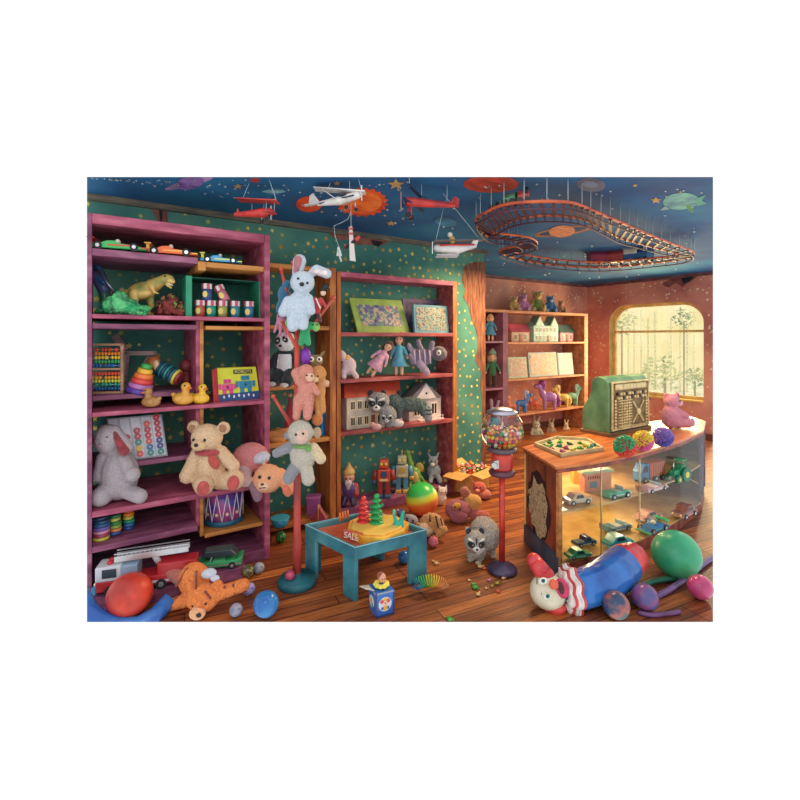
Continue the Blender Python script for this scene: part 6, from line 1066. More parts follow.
# cash register
u0, u1, vf = 3.57, 4.20, 2.26
T = thing('cash_register', 'antique green cash register with an ornate gilded front on the counter', 'cash register', ((u0+u1)/2, vf, CZ), 0); w = u1-u0; GR = ramp('register_green', [(.35, '4c7c54'), (.6, '78a878')], 5, rough=.35); GO = ramp('gilding', [(.3, 'c0a060'), (.6, 'f0dca0')], 22, rough=.4, bump=.3); DG = ramp('dull_brass', [(.35, '5c4828'), (.6, '8c7444')], 20, rough=.5)
prof = [(0, .03), (0, .40), (.01, .45), (.04, .485), (.09, .50), (.13, .49), (.16, .45), (.165, .36), (.19, .30), (.235, .24), (.25, .18), (.25, .03)]
b = B(); b.prism([(-w/2, y, z) for y, z in prof], (w, 0, 0), GR); b.build('housing', T, bevel=.006)
b = B(); b.bb((-w/2-.02, -.015, 0), (w/2+.02, .265, .03), ramp('register_base', [(.35, '5c4028'), (.6, '8c6840')], 6)); b.build('drawer_base', T, bevel=.004)
b = B(); b.bb((-w/2+.035, -.012, .05), (w/2-.035, .002, .45), DG); o = b.build('front_panel', T)
b = B()
for z in (.05, .45): b.box((0, -.014, z), (w-.06, .012, .014), GO)
for x in (-w/2+.035, w/2-.035): b.box((x, -.014, .25), (.014, .012, .40), GO)
b.build('gilt_frame', T, bevel=.002)
b = B(); b.bb((-w/2+.07, -.03, .385), (w/2-.09, -.008, .435), GO); b.build('price_window', T, bevel=.01); b = B()
for i in range(5): b.box((-.12+i*.05, -.032, .41), (.03, .004, .03), M('e8d8a8', 'card'))
b.build('price_tabs', T)
for r in range(2):
    for c in range(11):
        b = B(); b.cyl((-.21+c*.042, -.012, .352-r*.035), (-.21+c*.042, -.032, .352-r*.035), .013, GO if (c+r) % 3 else M('2c2014'), n=10); b.build('key', T)
b = B(); random.seed(2)
for x in (-w/2+.075, w/2-.075):
    for j in range(9): b.sph((x, -.018, .07+j*.028), (.016, .008, .012), GO, seg=8)
for j in range(10):
    z = .075+j*.024
    b.box((-.09, -.016, z), (.2, .008, .008), GO)
for j in range(8): b.box((-.16+j*.018, -.018, .18), (.005, .008, .2), GO) if j % 2 else None
for s in (-1, 1):
    for j in range(9): b.box((.11+s*j*.010, -.018, .18+j*.011), (.012, .008, .014), GO); b.box((.11+s*j*.010, -.018, .18-j*.011), (.012, .008, .014), GO)
b.box((0, -.015, .064), (w-.13, .008, .008), GO); b.build('scrollwork', T); b = B(); b.cyl((.11, -.012, .18), (.11, -.028, .18), .028, GO, n=16); b.build('rosette', T)
b = B(); b.cyl((w/2, .12, .2), (w/2+.05, .12, .2), .012, GO); b.cyl((w/2+.05, .12, .2), (w/2+.05, .04, .26), .01, GO); b.sph((w/2+.05, .03, .27), .02, M('3c2418')); b.build('crank_handle', T)
# tray of rubber toys
tp = [on_z(x, y, CZ) for x, y in ((534, 446), (561, 457.5), (604, 451), (588, 441), (556, 439))]; tc0 = sum(tp, V())/5; T = thing('toy_tray', 'shallow beige tray of rubber toys at the corner of the counter', 'tray', tc0); BE = M('c8b888', 'paint')
b = B(); b.prism([p-tc0 for p in tp], (0, 0, .006), BE); b.build('tray_bottom', T); b = B()
for i in range(5):
    p, q = tp[i]-tc0, tp[(i+1) % 5]-tc0; n1, n2 = -p.normalized()*.022, -q.normalized()*.022; b.prism([p, q, q+n2, p+n1], (0, 0, .028), BE)
b.build('rim', T, bevel=.003)
random.seed(12); tcl = (('3c8c3c', 'green'), ('5cac3c', 'lime'), ('b84c78', 'pink'), ('1c7c6c', 'teal'), ('c8b838', 'yellow'), ('2c5c34', 'dark green'), ('7c4c8c', 'purple'))
for i, (x, y, ci) in enumerate(((544, 447, 0), (550, 444, 5), (552, 450, 2), (559, 447, 3), (562, 453, 2), (566, 449, 2), (570, 445, 5), (573, 451, 4), (579, 449, 1), (580, 444, 0), (586, 447, 4), (590, 450, 3), (593, 446, 3), (560, 443, 1), (549, 448, 1), (585, 451.5, 5))):
    p = on_z(x, y, CZ+.006); c, nm = tcl[ci]; m = M(c); s = random.uniform(.8, 1.2); b = B(); b.sph((0, 0, .012*s), (.022*s, .016*s, .012*s), m, seg=10); b.sph((.018*s, -.002, .022*s), (.012*s, .011*s, .010*s), m, seg=8)
    for a in (.7, 2.4, 3.9, 5.5): b.cyl((math.cos(a)*.014*s, math.sin(a)*.01*s, .01*s), (math.cos(a)*.03*s, math.sin(a)*.025*s, .005), .005*s, m, n=6)
    b.sph((.024*s, -.008*s, .03*s), .0035*s, M('e8e8d0'), seg=6); wh = 'at the left end' if x < 555 else ('in the middle' if x < 576 else 'at the right end')
    tag(b.build('rubber_frog', None, p, random.uniform(0, 6)), '%s rubber frog %s of the beige tray' % (nm, wh), 'toy frog', '%s rubber frogs %s of the tray' % (nm, wh))
# spiky balls
def koosh(px, py, r, c1, c2, core, lab):
    fr = Fr(px, py+r, z=CZ); k = fr.k; t = fr.thing('fringe_ball', lab, 'fringe ball', 'fringe balls on the counter'); c = V((0, 0, r*k)); b = B(); b.sph(c, r*.74*k, M(core)); b.build('core', t)
    random.seed(px); b1 = B(); b2 = B(); ms = (M(c1), M(c2))
    for i in range(620):
        d = V([random.gauss(0, 1) for _ in range(3)]).normalized(); q = ms[0] if d.z < -.1+.5*d.x else ms[1]; (b1 if q is ms[0] else b2).cyl(c+d*r*.5*k, c+d*r*random.uniform(.9, 1.02)*k, r*.07*k, q, r*.05*k, n=5)
    b1.build('fringe', t); b2.build('fringe', t)
koosh(625, 446.5, 11.5, 'e04c3c', '3c9c64', 'b03030', 'red and green fringe ball in front of the cash register'); koosh(643, 441, 10.5, 'e0609c', 'e8c838', 'c04878', 'pink and yellow fringe ball, between the red and the violet one'); koosh(663, 437, 10, '5c50b0', '8c6cc0', '4c3c8c', 'violet blue fringe ball nearest the pink bear')
fr = Fr(674, 428, z=CZ); t = fr.thing('teddy_bear', 'pink teddy bear sitting on the counter under the window, looking outside', 'teddy bear'); pf = ramp('pinkbear_plush', [(.35, 'bc6c84'), (.6, 'e0a0ac')], 26, rough=.95, bump=.3)
body('body', fr, [E(671, 416, 0, 9.5, 12, 8, pf), E(672, 401, 0, 8, 7, 7, pf), E(666, 395.5, 0, 2.6, 2.8, 1.5, pf), E(677, 395, 0, 2.6, 2.8, 1.5, pf), K((675, 422, -2), (685, 422, -4), 5.5, 5, pf), K((669, 421, 4), (682, 423, 6), 5, 4.5, pf), K((676, 411, -3), (683, 415, -5), 3.4, 3, pf)], t, vox=.7, fuzz=.3)
part('muzzle', fr, [E(679, 403, -1, 3, 2.8, 3, M('f0b8c0', 'fur'))], t); part('nose', fr, [E(681.6, 402.4, -1, 1, .9, .9, M('7c3848'))], t, 8); part('foot_pad', fr, [E(690, 421.5, -4, 1.4, 4, 3.6, M('f0c0c8', 'cloth'))], t); eyes(fr, [(676.5, 400, -5.8)], t, .9); part('ear_lining', fr, [E(677, 395.5, -1.6, 1.5, 1.7, .7, M('d04880', 'cloth'))], t)
# ================================================================== FLOOR, RIGHT
fr = Fr(575, 606, D=2.70, z=0); fr.py = HY+F*H/2.70
def fl(x, y, r, d=0): return (x, y, d)
fr = Fr(560, 610, z=0); fr.persp = True; t = fr.thing('inflatable_clown', 'inflatable clown with ivory head and bent blue body lying on the floor before the counter', 'inflatable clown'); BV_ = ramp('clown_blue', [(.35, '2050a0'), (.6, '3074c4')], 6, rough=.2); IV = ramp('clown_ivory', [(.4, 'd0c8b0'), (.6, 'ece4cc')], 6, rough=.3); RC = ramp('clown_red', [(.35, 'b0283c'), (.6, 'e04848')], 6, rough=.3)
body('body', fr, [K((580, 591, 4), (600, 584, 13), 18.5, 20, BV_), K((600, 584, 13), (615, 574, 28), 20, 21, BV_), K((615, 574, 28), (621, 568, 40), 21, 21, BV_), K((625, 564, 44), (632, 560, 50), 19.5, 17, RC)], t, vox=1.2, sm=6)
part('head', fr, [E(548, 593, 2, 18, 17, 16, IV)], t, 26)
b = B(); k = fr.k; c0, c1 = fr.p(561, 592, 3), fr.p(580, 590, 5); qd = (c1-c0).to_track_quat('Z', 'Y').to_matrix()
for i, (m, rr_, zz) in enumerate(((M('e8e0dc', 'cloth'), 19.5, 1), (RC, 20.5, 3.5), (M('e8e0dc', 'cloth'), 22, 6), (M('f0e8e4', 'cloth'), 22.5, 8.5), (RC, 22.5, 11))):
    n = 40; rg1 = []; 
    for s in (0, 1):
        rg1.append([b.bm.verts.new(c0+qd @ V((math.cos(6.28319*j/n)*rr_*k*(1+(.09*math.sin(j*6.28319/5))*(1 if s else .3))*(1 if s else .6), math.sin(6.28319*j/n)*rr_*k*(1+.09*math.sin(j*6.28319/5))*(1 if s else .6), (zz+(2.4 if s else 0)+math.cos(j*6.28319/5)*.9)*k))) for j in range(n)])
    for j in range(n): f = b.bm.faces.new((rg1[0][j], rg1[0][(j+1) % n], rg1[1][(j+1) % n], rg1[1][j])); f.material_index = b.mi(m); f.smooth = True
o = b.build('ruffled_collar', t); s_ = o.modifiers.new('s', 'SOLIDIFY'); s_.thickness = 1.4*k
part('hair', fr, [K((534, 562, 12), (545, 577, 6), 7.5, 9.5, RC)], t, 18); part('hair', fr, [E(556, 609, -2, 10, 7, 8, RC), E(551, 611, 2, 8, 6, 7, RC)], t, 18)
part('nose', fr, [E(554, 586, -13, 5, 4.8, 4, M('e06040'))], t, 18); part('mouth', fr, [E(562, 590, -10.5, 6.5, 10, 5, M('c82c5c'), 15)], t, 18); part('open_mouth', fr, [E(561, 589.5, -14.6, 3, 6.5, 2, M('3c1020'), 15)], t, 14)
for x, y in ((543, 582.5), (547.5, 598)):
    part('eye', fr, [E(x, y, -11.5, 4.6, 3.2, 2.4, M('e8e8e0'), 8)], t, 14); part('iris', fr, [E(x+.3, y, -13.6, 2.1, 2.1, .9, M('2c7c78'))], t, 12); part('pupil', fr, [E(x+.3, y, -14.4, 1.1, 1.1, .5, BLK)], t, 8); part('eyebrow', fr, [K((x-6, y-3, -10), (x-6, y+3, -10), .5, .5, M('3c3438'))], t, 8)
gb_ = ramp('green_ball', [(.3, '1c8c64'), (.5, '38a87c'), (.7, '54bc78')], 4, 'noise', rough=.35, rot=.6, bump=.3)
o, fg = ball('grooved_ball', 'large emerald grooved ball on the floor before the glass counter', 'ball', 676, 554, 22.5, gb_)
ball('rubber_ball', 'magenta pink ball at the right edge of the floor', 'ball', 700, 587, 11.5, ramp('pink_gloss', [(.35, 'a83468'), (.65, 'd85c88')], 6, rough=.2))
sp1 = ramp('violet_patch', [(.4, '54508c'), (.52, '8c4c7c'), (.6, '6460a0')], 8, rough=.3)
ball('rubber_ball', 'violet ball with a pink patch, between the clown and the magenta ball', 'ball', 645, 597, 12.5, sp1); ball('rubber_ball', 'dark teal and salmon ball at the front edge right of the clown', 'ball', 616, 605, 13, ramp('teal_salmon', [(.44, '2c4468'), (.52, 'b0685c'), (.6, '2c5c6c')], 5, rough=.3))
def hose(name, label, cat, pts, r, m, clip=True):
    W_ = []; 
    for i in range(len(pts)-1):
        p0, p1, p2, p3 = pts[max(i-1, 0)], pts[i], pts[i+1], pts[min(i+2, len(pts)-1)]
        for s in range(6):
            u = s/6; W_.append(tuple(.5*((2*b_)+(-a+c)*u+(2*a-5*b_+4*c-d)*u*u+(-a+3*b_-3*c+d)*u**3) for a, b_, c, d in zip(p0, p1, p2, p3)))
    W_.append(pts[-1]); P_ = []
    for x, y in W_: p = on_z(x, y, r); P_.append(p)
    b = B(); b.tube(P_, r, m, 12); b.sph(P_[0], r, m, seg=12); b.sph(P_[-1], r, m, seg=12)
    if clip: b.clip(right=1)
    return tag(b.build(name), label, cat)
hose('rubber_tube', 'mauve rubber tube running from the violet ball towards the right edge', 'rubber tube', [(658, 596), (672, 588), (690, 575), (706, 562), (720, 553)], .017, ramp('mauve_tube', [(.35, '5c4878'), (.6, '84649c')], 6, rough=.4)); hose('rubber_tube', 'dark green rubber tube curving under the emerald ball', 'rubber tube', [(635, 602), (642, 588), (652, 582), (668, 579), (684, 577)], .017, ramp('green_tube', [(.35, '1c4c44'), (.6, '2c7c60')], 6, rough=.4), False)
hose('rubber_tube', 'short plum rubber tube at the front edge of the floor', 'rubber tube', [(640, 613), (652, 615), (666, 614), (679, 612)], .013, ramp('plum_tube', [(.35, '4c2c54'), (.6, '74487c')], 6, rough=.4), False)
ball('rubber_ball', 'small plum coloured ball behind the teal and salmon ball', 'ball', 611, 612-14, 0.1, sp1) if False else None
fr = Fr(540, 590, z=0)
# ================================================================== THINGS HANGING FROM THE CEILING
STR = M('c8dce4', 'plas')
def strings(t, fr, pts):
    """threads from points of the toy up to the ceiling"""
    for (x, y, d), (dx, dd) in pts:
        p = fr.p(x, y, d); q = V((p.x+dx*fr.k, p.y+dd*fr.k, CEIL-fr.z)); b = B(); b.cyl(p, q, .0016, STR, n=6); b.build('hanging_thread', t)
def wing(b, fr, x0, x1, y0, y1, d0, d1, ch, m, th=1.0):
    """flat wing between two tips (px), chord ch in depth"""
    a0, a1 = fr.p(x0, y0, d0), fr.p(x1, y1, d1); cv = V((0, ch*fr.k, 0)); up = V((0, 0, th*fr.k)); b.prism([a0-cv/2, a1-cv/2, a1+cv/2, a0+cv/2], up, m)
def free(px, py, D): return Fr(px, py, D=D)
# red biplane
fr = free(258, 211, 2.93); t = fr.thing('toy_biplane', 'red toy biplane with grey wheels hanging left of the mural sun', 'toy aeroplane'); rm_ = ramp('plane_red', [(.35, '9c2830'), (.6, 'cc3c34')], 9, rough=.35)
body('fuselage', fr, [K((232, 212, 10), (262, 213, 0), 2, 4.6, rm_), K((262, 213, 0), (270, 213, -2), 4.8, 4.4, rm_)], t, vox=.5)
b = B(); wing(b, fr, 235, 280, 198, 205, 8, -8, 14, rm_); b.build('upper_wing', t); b = B(); wing(b, fr, 252, 278, 211, 216, 10, -10, 12, rm_); b.build('lower_wing', t); b = B(); wing(b, fr, 231, 243, 211, 213, 12, 4, 6, rm_); b.build('tailplane', t); b = B(); b.prism([fr.p(232, 212, 10), fr.p(237, 212, 9), fr.p(234, 205, 10)], (0, .9*fr.k, 0), rm_); b.build('fin', t)
b = B()
for x, d in ((250, 6), (262, 6), (268, -6), (276, -6)): b.cyl(fr.p(x, 202, d), fr.p(x, 213, d), .5*fr.k, M('8c98a0'), n=6)
b.build('strut', t); b = B(); b.cyl(fr.p(272, 206, -3), fr.p(272, 221, -3), .6*fr.k, CHR, n=6); b.box(fr.p(272, 213.5, -3.5), (1.4*fr.k, .6*fr.k, 13*fr.k), M('a8b0b4')); b.build('propeller', t)
part('engine', fr, [E(270.5, 213.5, -2, 2.6, 4.4, 4, M('2c2428'))], t)
for x, d in ((261, 4), (269, -7)):
    b = B(); b.cyl(fr.p(x, 221, d-1), fr.p(x, 221, d+1), 2.4*fr.k, TYR); b.build('wheel', t); b = B(); b.cyl(fr.p(x, 221, d), fr.p(x, 214, 0), .4*fr.k, CHR, n=6); b.build('leg_strut', t)
strings(t, fr, [((240, 198.5, 6), (7, 0)), ((279, 204.5, -7), (-8, 0))])
# white high-wing plane
fr = free(337, 200, 2.93); t = fr.thing('toy_aeroplane', 'white high-wing toy aeroplane with black stripes hanging before the mural sun', 'toy aeroplane'); wm_ = ramp('plane_white', [(.35, 'b8b8bc'), (.6, 'e4e0dc')], 9, rough=.35)
body('fuselage', fr, [K((316, 200, 14), (340, 200, 2), 2.2, 4.6, wm_), K((340, 200, 2), (358, 197, -6), 4.6, 3.8, wm_)], t, vox=.5); part('stripe', fr, [K((318, 200.5, 11), (354, 198.5, -9.6), .9, .9, M('2c3048'))], t, 8)
part('window', fr, [E(343, 196, -2.5, 5, 2, 4.2, WIN)], t); b = B(); wing(b, fr, 313, 366, 187, 196, 8, -8, 13, wm_); b.build('wing', t); b = B(); b.cyl(fr.p(322, 189.4, -1), fr.p(340, 202, -1), .5*fr.k, wm_, n=6); b.cyl(fr.p(356, 194.6, -8), fr.p(346, 202, -6), .5*fr.k, wm_, n=6); b.build('wing_strut', t)
b = B(); b.prism([fr.p(305, 200, 18), fr.p(318, 199, 13), fr.p(310, 188, 16), fr.p(306, 190, 18)], (0, .9*fr.k, 0), wm_); b.build('fin', t); b = B(); wing(b, fr, 300, 317, 200, 201, 22, 10, 6, wm_); b.build('tailplane', t); b = B(); b.box(fr.p(362.5, 196, -9), (1*fr.k, .8*fr.k, 15*fr.k), CHR); b.sph(fr.p(361.6, 196, -8.5), 1.8*fr.k, CHR, seg=10); b.build('propeller', t)
for x, d in ((347, -6), (356, 2)):
    b = B(); b.cyl(fr.p(x, 209, d-1), fr.p(x, 209, d+1), 2*fr.k, TYR); b.build('wheel', t); b = B(); b.cyl(fr.p(x, 209, d), fr.p(x-1, 202, -2), .4*fr.k, CHR, n=6); b.build('leg_strut', t)
strings(t, fr, [((326, 189, 4), (4, 0)), ((350, 192, -4), (0, 0)), ((363, 195, -8), (-4, 0))])
# small red white plane below
fr = free(351, 243, 3.05); t = fr.thing('toy_aeroplane', 'small red and white toy aeroplane nose-up on a thread below the white one', 'toy aeroplane')
body('fuselage', fr, [K((345, 247, 4), (357, 240, -3), 1.4, 2, M('2c2430')), K((357, 240, -3), (359, 238, -4), 2.2, 1.6, M('c83838'))], t, vox=.35); b = B(); b.prism([fr.p(349, 227, 0), fr.p(352, 226, 0), fr.p(356, 262, -3), fr.p(350, 261, -3)], (0, 1*fr.k, 0), M('d8ccc8')); b.build('wing', t); b = B()
for y in (229, 234, 250, 255, 260): b.box(fr.p(351.5+(y-240)*.06, y, -1.6), (5*fr.k, .5*fr.k, 1.8*fr.k), M('b83440'))
b.build('wing_stripes', t); b = B(); b.prism([fr.p(344, 249, 4), fr.p(348, 246, 3), fr.p(344, 243, 4)], (0, .8*fr.k, 0), M('c83838')); b.build('fin', t); strings(t, fr, [((351, 227, 0), (0, 0))])
fr = free(340, 255, 3.1); t = fr.thing('toy_glider', 'tiny pale toy glider dangling left of the small red and white plane', 'toy aeroplane'); part('fuselage', fr, [K((338, 250, 0), (341, 261, 0), .8, 1.1, M('c8d0cc'))], t, 8); b = B(); b.prism([fr.p(336.5, 256, 0), fr.p(337.5, 247, 0), fr.p(339.5, 247, 0), fr.p(342, 256, 0)], (0, .6*fr.k, 0), M('d8dcd4')); b.build('wing', t)
b = B(); b.tube([fr.p(340, 250, 0), fr.p(335, 236, 0), fr.p(334, 226, 0), fr.p(341, 223, 0), fr.p(348, 219, 0), fr.p(351, 212, 0)], .0018, STR, 6); b.cyl(fr.p(351, 212, 0), V((fr.p(351, 212, 0).x, 0, CEIL-fr.z)), .0016, STR, n=6); b.build('hanging_thread', t)
# red propeller plane seen from behind the nose
fr = free(432, 203, 2.93); t = fr.thing('toy_aeroplane', 'red toy aeroplane with dark blue wings hanging right of the mural sun', 'toy aeroplane'); bm_ = M('1c2c50')
body('fuselage', fr, [K((409, 203, -4), (428, 203, 2), 4.8, 4, rm_), K((428, 203, 2), (455, 202, 12), 4, 2.4, rm_)], t, vox=.5); b = B(); wing(b, fr, 408, 428, 190, 199, -14, 16, 10, bm_); b.build('upper_wing', t); b = B(); wing(b, fr, 404, 424, 204, 208, -14, 14, 9, bm_); b.build('lower_wing', t); b = B(); b.prism([fr.p(450, 202, 11), fr.p(460, 202, 13), fr.p(461, 195, 13), fr.p(456, 192, 13)], (0, 1.2*fr.k, 0), rm_); b.build('fin', t); b = B(); wing(b, fr, 449, 461, 202, 202, 6, 18, 6, rm_); b.build('tailplane', t)
part('engine', fr, [E(404, 203.5, -5, 2.6, 4.6, 4.4, bm_)], t); b = B(); b.box(fr.p(401, 203.5, -6), (.9*fr.k, 1.4*fr.k, 19*fr.k), M('a87060')); b.build('propeller', t)
for x, d in ((408, -8), (411, 4)):
    b = B(); b.cyl(fr.p(x, 217, d-1), fr.p(x, 217, d+1), 3*fr.k, TYR); b.build('wheel', t); b = B(); b.cyl(fr.p(x, 217, d), fr.p(x, 207, -2), .9*fr.k, rm_, n=6); b.build('leg_strut', t)
part('cockpit', fr, [E(423, 198.5, 0, 4, 2, 3, WIN)], t); strings(t, fr, [((409, 191, -12), (0, 0)), ((422, 196, 8), (0, 0)), ((448, 200, 9), (0, 0))])
# white seaplane with pilot
fr = free(460, 246, 3.2); t = fr.thing('toy_seaplane', 'white and red toy seaplane with a yellow pilot hanging lowest on two threads', 'toy aeroplane')
body('fuselage', fr, [K((437, 249, -4), (456, 250, 0), 4, 4.6, wm_), K((456, 250, 0), (476, 245, 6), 4.4, 2, wm_)], t, vox=.5); part('red_flash', fr, [K((440, 247, -6.5), (474, 244, 3.6), 1.3, 1.1, M('c83838'))], t, 8); b = B(); wing(b, fr, 433, 486, 244, 238, -10, 14, 9, M('6c6468', 'paint')); b.build('wing', t); b = B(); b.prism([fr.p(470, 246, 5), fr.p(478, 244, 7), fr.p(480, 238, 7), fr.p(475, 238, 6)], (0, 1*fr.k, 0), M('e8e0dc')); b.build('fin', t)
part('pilot', fr, [E(452, 240, 0, 3, 4, 3, M('d8b048', 'fur')), E(450, 235, 0, 2.6, 2.8, 2.6, M('e8e0d0'))], t, 12); b = B(); b.box(fr.p(432, 249, -6), (.8*fr.k, 1*fr.k, 12*fr.k), CHR); b.build('propeller', t)
b = B()
for d in (-6, 5): b.cyl(fr.p(436, 256, d), fr.p(458, 256, d), 1.1*fr.k, M('b8b4b8')); b.cyl(fr.p(442, 256, d), fr.p(444, 251, 0), .4*fr.k, CHR, n=6); b.cyl(fr.p(454, 256, d), fr.p(453, 251, 0), .4*fr.k, CHR, n=6)
b.build('float', t)
p = fr.p(428+5, 243.5, -8)
for (a, bq) in (((435, 243, -9), (444, 206)), ((483, 238.3, 12), (453, 206))):
    P0 = fr.p(*a); P1 = fr.p(bq[0], bq[1], 0); dr = (P1-P0).normalized(); tt = (CEIL-fr.z-P0.z)/dr.z; b = B(); b.cyl(P0, P0+dr*tt, .0016, STR, n=6); b.build('hanging_thread', t)
# ---- suspended roller coaster track
RZ = 2.40
pairs = [((476, 221), (489, 233)), ((489, 211), (500, 227)), ((504, 205), (514, 220)), ((529, 202), (536, 216)), ((564, 202), (563, 216)), ((582, 206), (585, 220)), ((601, 214), (605, 230)), ((629, 226), (620, 238)), ((645, 233), (638, 243)), ((670, 243), (660, 249)), ((693, 252), (678, 254)), ((686, 258.5), (668, 256.5)), ((654, 263), (648, 258.5)), ((620, 266.5), (618, 261)), ((589, 267.5), (590, 262)), ((554, 265), (557, 259.5)), ((526, 261), (532, 256)), ((501, 253), (513, 251.5)), ((506, 248), (525, 249)), ((522, 246), (537, 244)), ((512, 240), (529, 237.5)), ((489, 237), (499, 233.5))]
def cr_(P, closed=True, n=6):
    o = []; N = len(P)
    for i in range(N):
        p0, p1, p2, p3 = P[i-1], P[i], P[(i+1) % N], P[(i+2) % N]
        for s in range(n): u = s/n; o.append(.5*((2*p1)+(-p0+p2)*u+(2*p0-5*p1+4*p2-p3)*u*u+(-p0+3*p1-3*p2+p3)*u**3))
    return o
A1 = cr_([on_z(*a, RZ) for a, _ in pairs]); A2 = cr_([on_z(*c, RZ) for _, c in pairs]); cen_ = V((3.2, 2.6, RZ))
T = thing('roller_coaster_track', 'orange-railed toy roller coaster track hung from the ceiling in a closed loop', 'toy roller coaster', cen_); ORr = ramp('rail_orange', [(.35, 'a84430'), (.6, 'dc6c3c')], 6, rough=.4); TIE = M('4c2c3c', 'paint')
b = B(); b.tube([p-cen_ for p in A1], .011, ORr, 8, closed=True); b.build('outer_rail', T); b = B(); b.tube([p-cen_ for p in A2], .010, ORr, 8, closed=True); b.build('inner_rail', T)
b = B(); b.tube([p-cen_-V((0, 0, .045)) for p in A1], .006, TIE, 6, closed=True); b.tube([p-cen_-V((0, 0, .045)) for p in A2], .006, TIE, 6, closed=True); b.build('lower_rail', T)
N = len(A1)
for i in range(0, N, 2):
    if i//2 >= 66: break
    p, q = A1[i]-cen_, A2[i]-cen_; b = B(); d = q-p; m_ = (p+q)/2-V((0, 0, .012)); b.box(m_, (d.length, .022, .010), TIE, Matrix.Rotation(math.atan2(d.y, d.x), 3, 'Z')); b.cyl(p, p-V((0, 0, .045)), .004, TIE, n=5); b.cyl(q, q-V((0, 0, .045)), .004, TIE, n=5); b.build('crosstie', T)
acc = 0; last = None; cnt = 0; WR = M('a8b8c4')
for i in range(N):
    p = A1[i]-cen_
    if last is not None and (p-last).length < .115: continue
    last = p
    if cnt < 98: b = B(); b.cyl(p, V((p.x, p.y, CEIL-RZ)), .0028, WR, n=5); b.build('suspension_rod', T); cnt += 1
last = None; 
# trains
def wagon(t, c, dirv, L, Wd, Hh, m, nm, roof=None):
    a = math.atan2(dirv.y, dirv.x); rz = Matrix.Rotation(a, 3, 'Z'); b = B(); b.box(V(c)+V((0, 0, Hh/2+.02)), (L, Wd, Hh), m, rz); b.build(nm, t, bevel=.006)
    if roof: b = B(); b.cyl(V(c)+V((0, 0, Hh+.02))-rz @ V((L*.5, 0, 0)), V(c)+V((0, 0, Hh+.02))+rz @ V((L*.5, 0, 0)), Wd*.5, roof, n=14); b.build('roof', t)
    for s in (-1, 1):
        for x in (-.3, .3): b = B(); cc = V(c)+rz @ V((x*L, s*Wd*.5, 0))+V((0, 0, .022)); b.cyl(cc-rz @ V((0, .006, 0)), cc+rz @ V((0, .006, 0)), .02, M('28242c')); b.build('wheel', t)
def train(name, label, pts, z, specs):
    P_ = [on_z(x, y, z) for x, y in pts]; t = thing(name, label, 'toy train', P_[0])
    for (a, b_, Wd, Hh, m, nm, rf) in specs:
        p, q = P_[a]-P_[0], P_[b_]-P_[0]; wagon(t, (p+q)/2, q-p, (q-p).length*.94, Wd, Hh, m, nm, rf)
    return t, P_
t, P_ = train('toy_train', 'green and red toy train on the upper left bend of the hanging track', [(493, 212.5), (504, 207.5), (517, 205), (530, 204)], RZ+.005, [(0, 1, .06, .025, M('3c7c5c'), 'wagon', None), (1, 2, .06, .035, M('5c9c78'), 'wagon', M('3c6c50')), (2, 3, .06, .035, M('c04038'), 'locomotive', M('98383c'))])
b = B(); p = P_[3]-P_[0]; b.cyl(p+V((-.03, 0, .06)), p+V((-.03, 0, .1)), .009, BLK); b.build('funnel', t)
t, P_ = train('toy_train', 'long red toy train with a blue engine on the lower strand of the hanging track', [(588, 265), (606, 264.8), (624, 263.5), (640, 262), (651, 260.5)], RZ+.005, [(0, 1, .16, .09, M('a83c54'), 'wagon', M('7c3048')), (1, 2, .16, .09, M('b8443c'), 'wagon', M('8c343c')), (2, 3, .15, .07, M('3c6ca0'), 'tender', None), (3, 4, .15, .08, M('4c80b0'), 'locomotive', M('2c4c74'))])
b = B(); p = P_[4]-P_[0]; b.cyl(p+V((-.12, 0, .1)), p+V((-.12, 0, .2)), .02, M('c8d0d8')); b.build('funnel', t)
bpy.data.scenes.remove(BENCH)
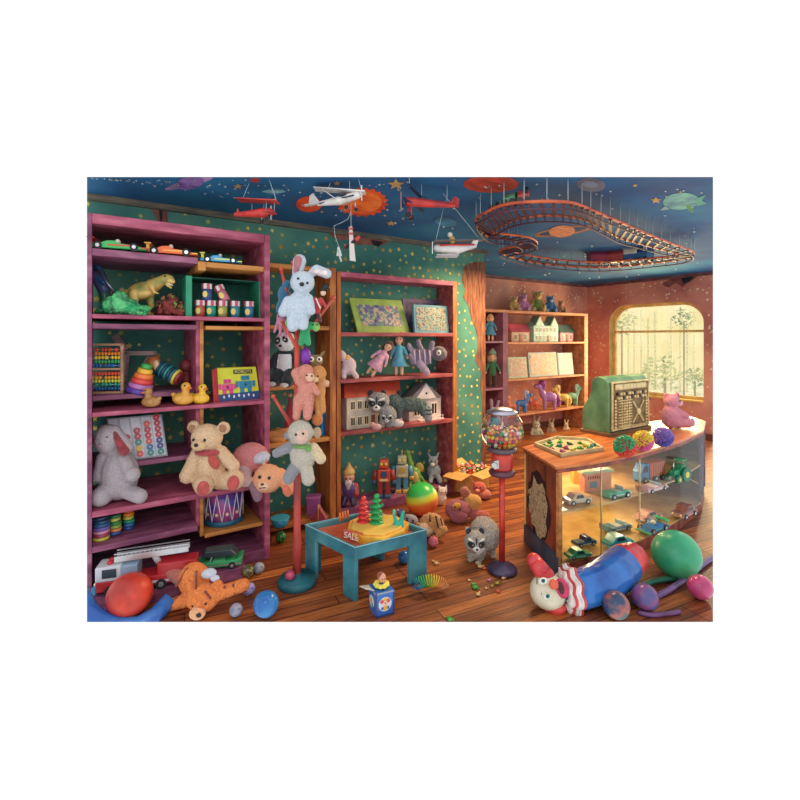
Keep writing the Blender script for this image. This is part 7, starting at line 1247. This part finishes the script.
# ================================================================== CAMERA, LIGHT
cd = bpy.data.cameras.new('camera'); co = bpy.data.objects.new('camera', cd); C.objects.link(co)
co.location = (0, 0, H); co.rotation_euler = (math.pi/2, 0, YAW)
cd.sensor_width = 36; cd.lens = F/800*36; cd.shift_y = -62/800; cd.clip_start = .05
sc = bpy.context.scene; sc.camera = co
wd = bpy.data.worlds.new('daylight'); sc.world = wd; wd.use_nodes = True; bg = wd.node_tree.nodes['Background']; bg.inputs[0].default_value = (1, 1, 1, 1); bg.inputs[1].default_value = 1.0
def light(name, typ, loc, target, energy, col, **k):
    d = bpy.data.lights.new(name, typ); d.energy = energy; d.color = col
    for a, v in k.items(): setattr(d, a, v)
    o = bpy.data.objects.new(name, d); C.objects.link(o); o.location = loc; o.rotation_euler = (V(target)-V(loc)).to_track_quat('-Z', 'Y').to_euler(); return o
light('window_daylight', 'AREA', (RIGHTU-.12, 4.05, 1.36), (5.2, 3.7, .9), 80, (1, .72, .34), size=1.3, shape='RECTANGLE', size_y=1.2)
light('sun_through_window', 'SPOT', (11.5, 4.6, 3.3), (5, 3.2, .5), 420, (1, .76, .40), spot_size=math.radians(40), shadow_soft_size=.25)
light("warm_fill", "AREA", (3.6, 3.0, 2.28), (3.6, 3.1, 0), 70, (1, .66, .34), size=.8)  # added unseen fill for the warm pool on the floor
light("case_fill", "POINT", (2.95, 2.25, .64), (3, 3, 0), 4.5, (1, .78, .42), shadow_soft_size=.03)  # added fill points, warming the inside of the counter
light("case_fill", "POINT", (3.35, 2.2, .64), (3, 3, 0), 4.0, (1, .82, .5), shadow_soft_size=.03)
light("case_fill", "POINT", (2.95, 2.15, .36), (3, 3, 0), 2.5, (1, .78, .42), shadow_soft_size=.03)  # added below the shelf to brighten the lower row, no fixture
light("case_fill", "POINT", (3.5, 2.1, .36), (3, 3, 0), 2.5, (1, .82, .5), shadow_soft_size=.03)
light('front_fill', 'AREA', (-.2, .2, 2.3), (.7, 3.6, 1.1), 10, (.88, .95, 1), size=1.0)  # added unseen cool fill, lifts the dim left shelves
sc.view_settings.view_transform = 'Standard'; sc.view_settings.look = 'None'; sc.view_settings.exposure = 0.06; sc.view_settings.gamma = 1; sc.view_settings.use_curve_mapping = False
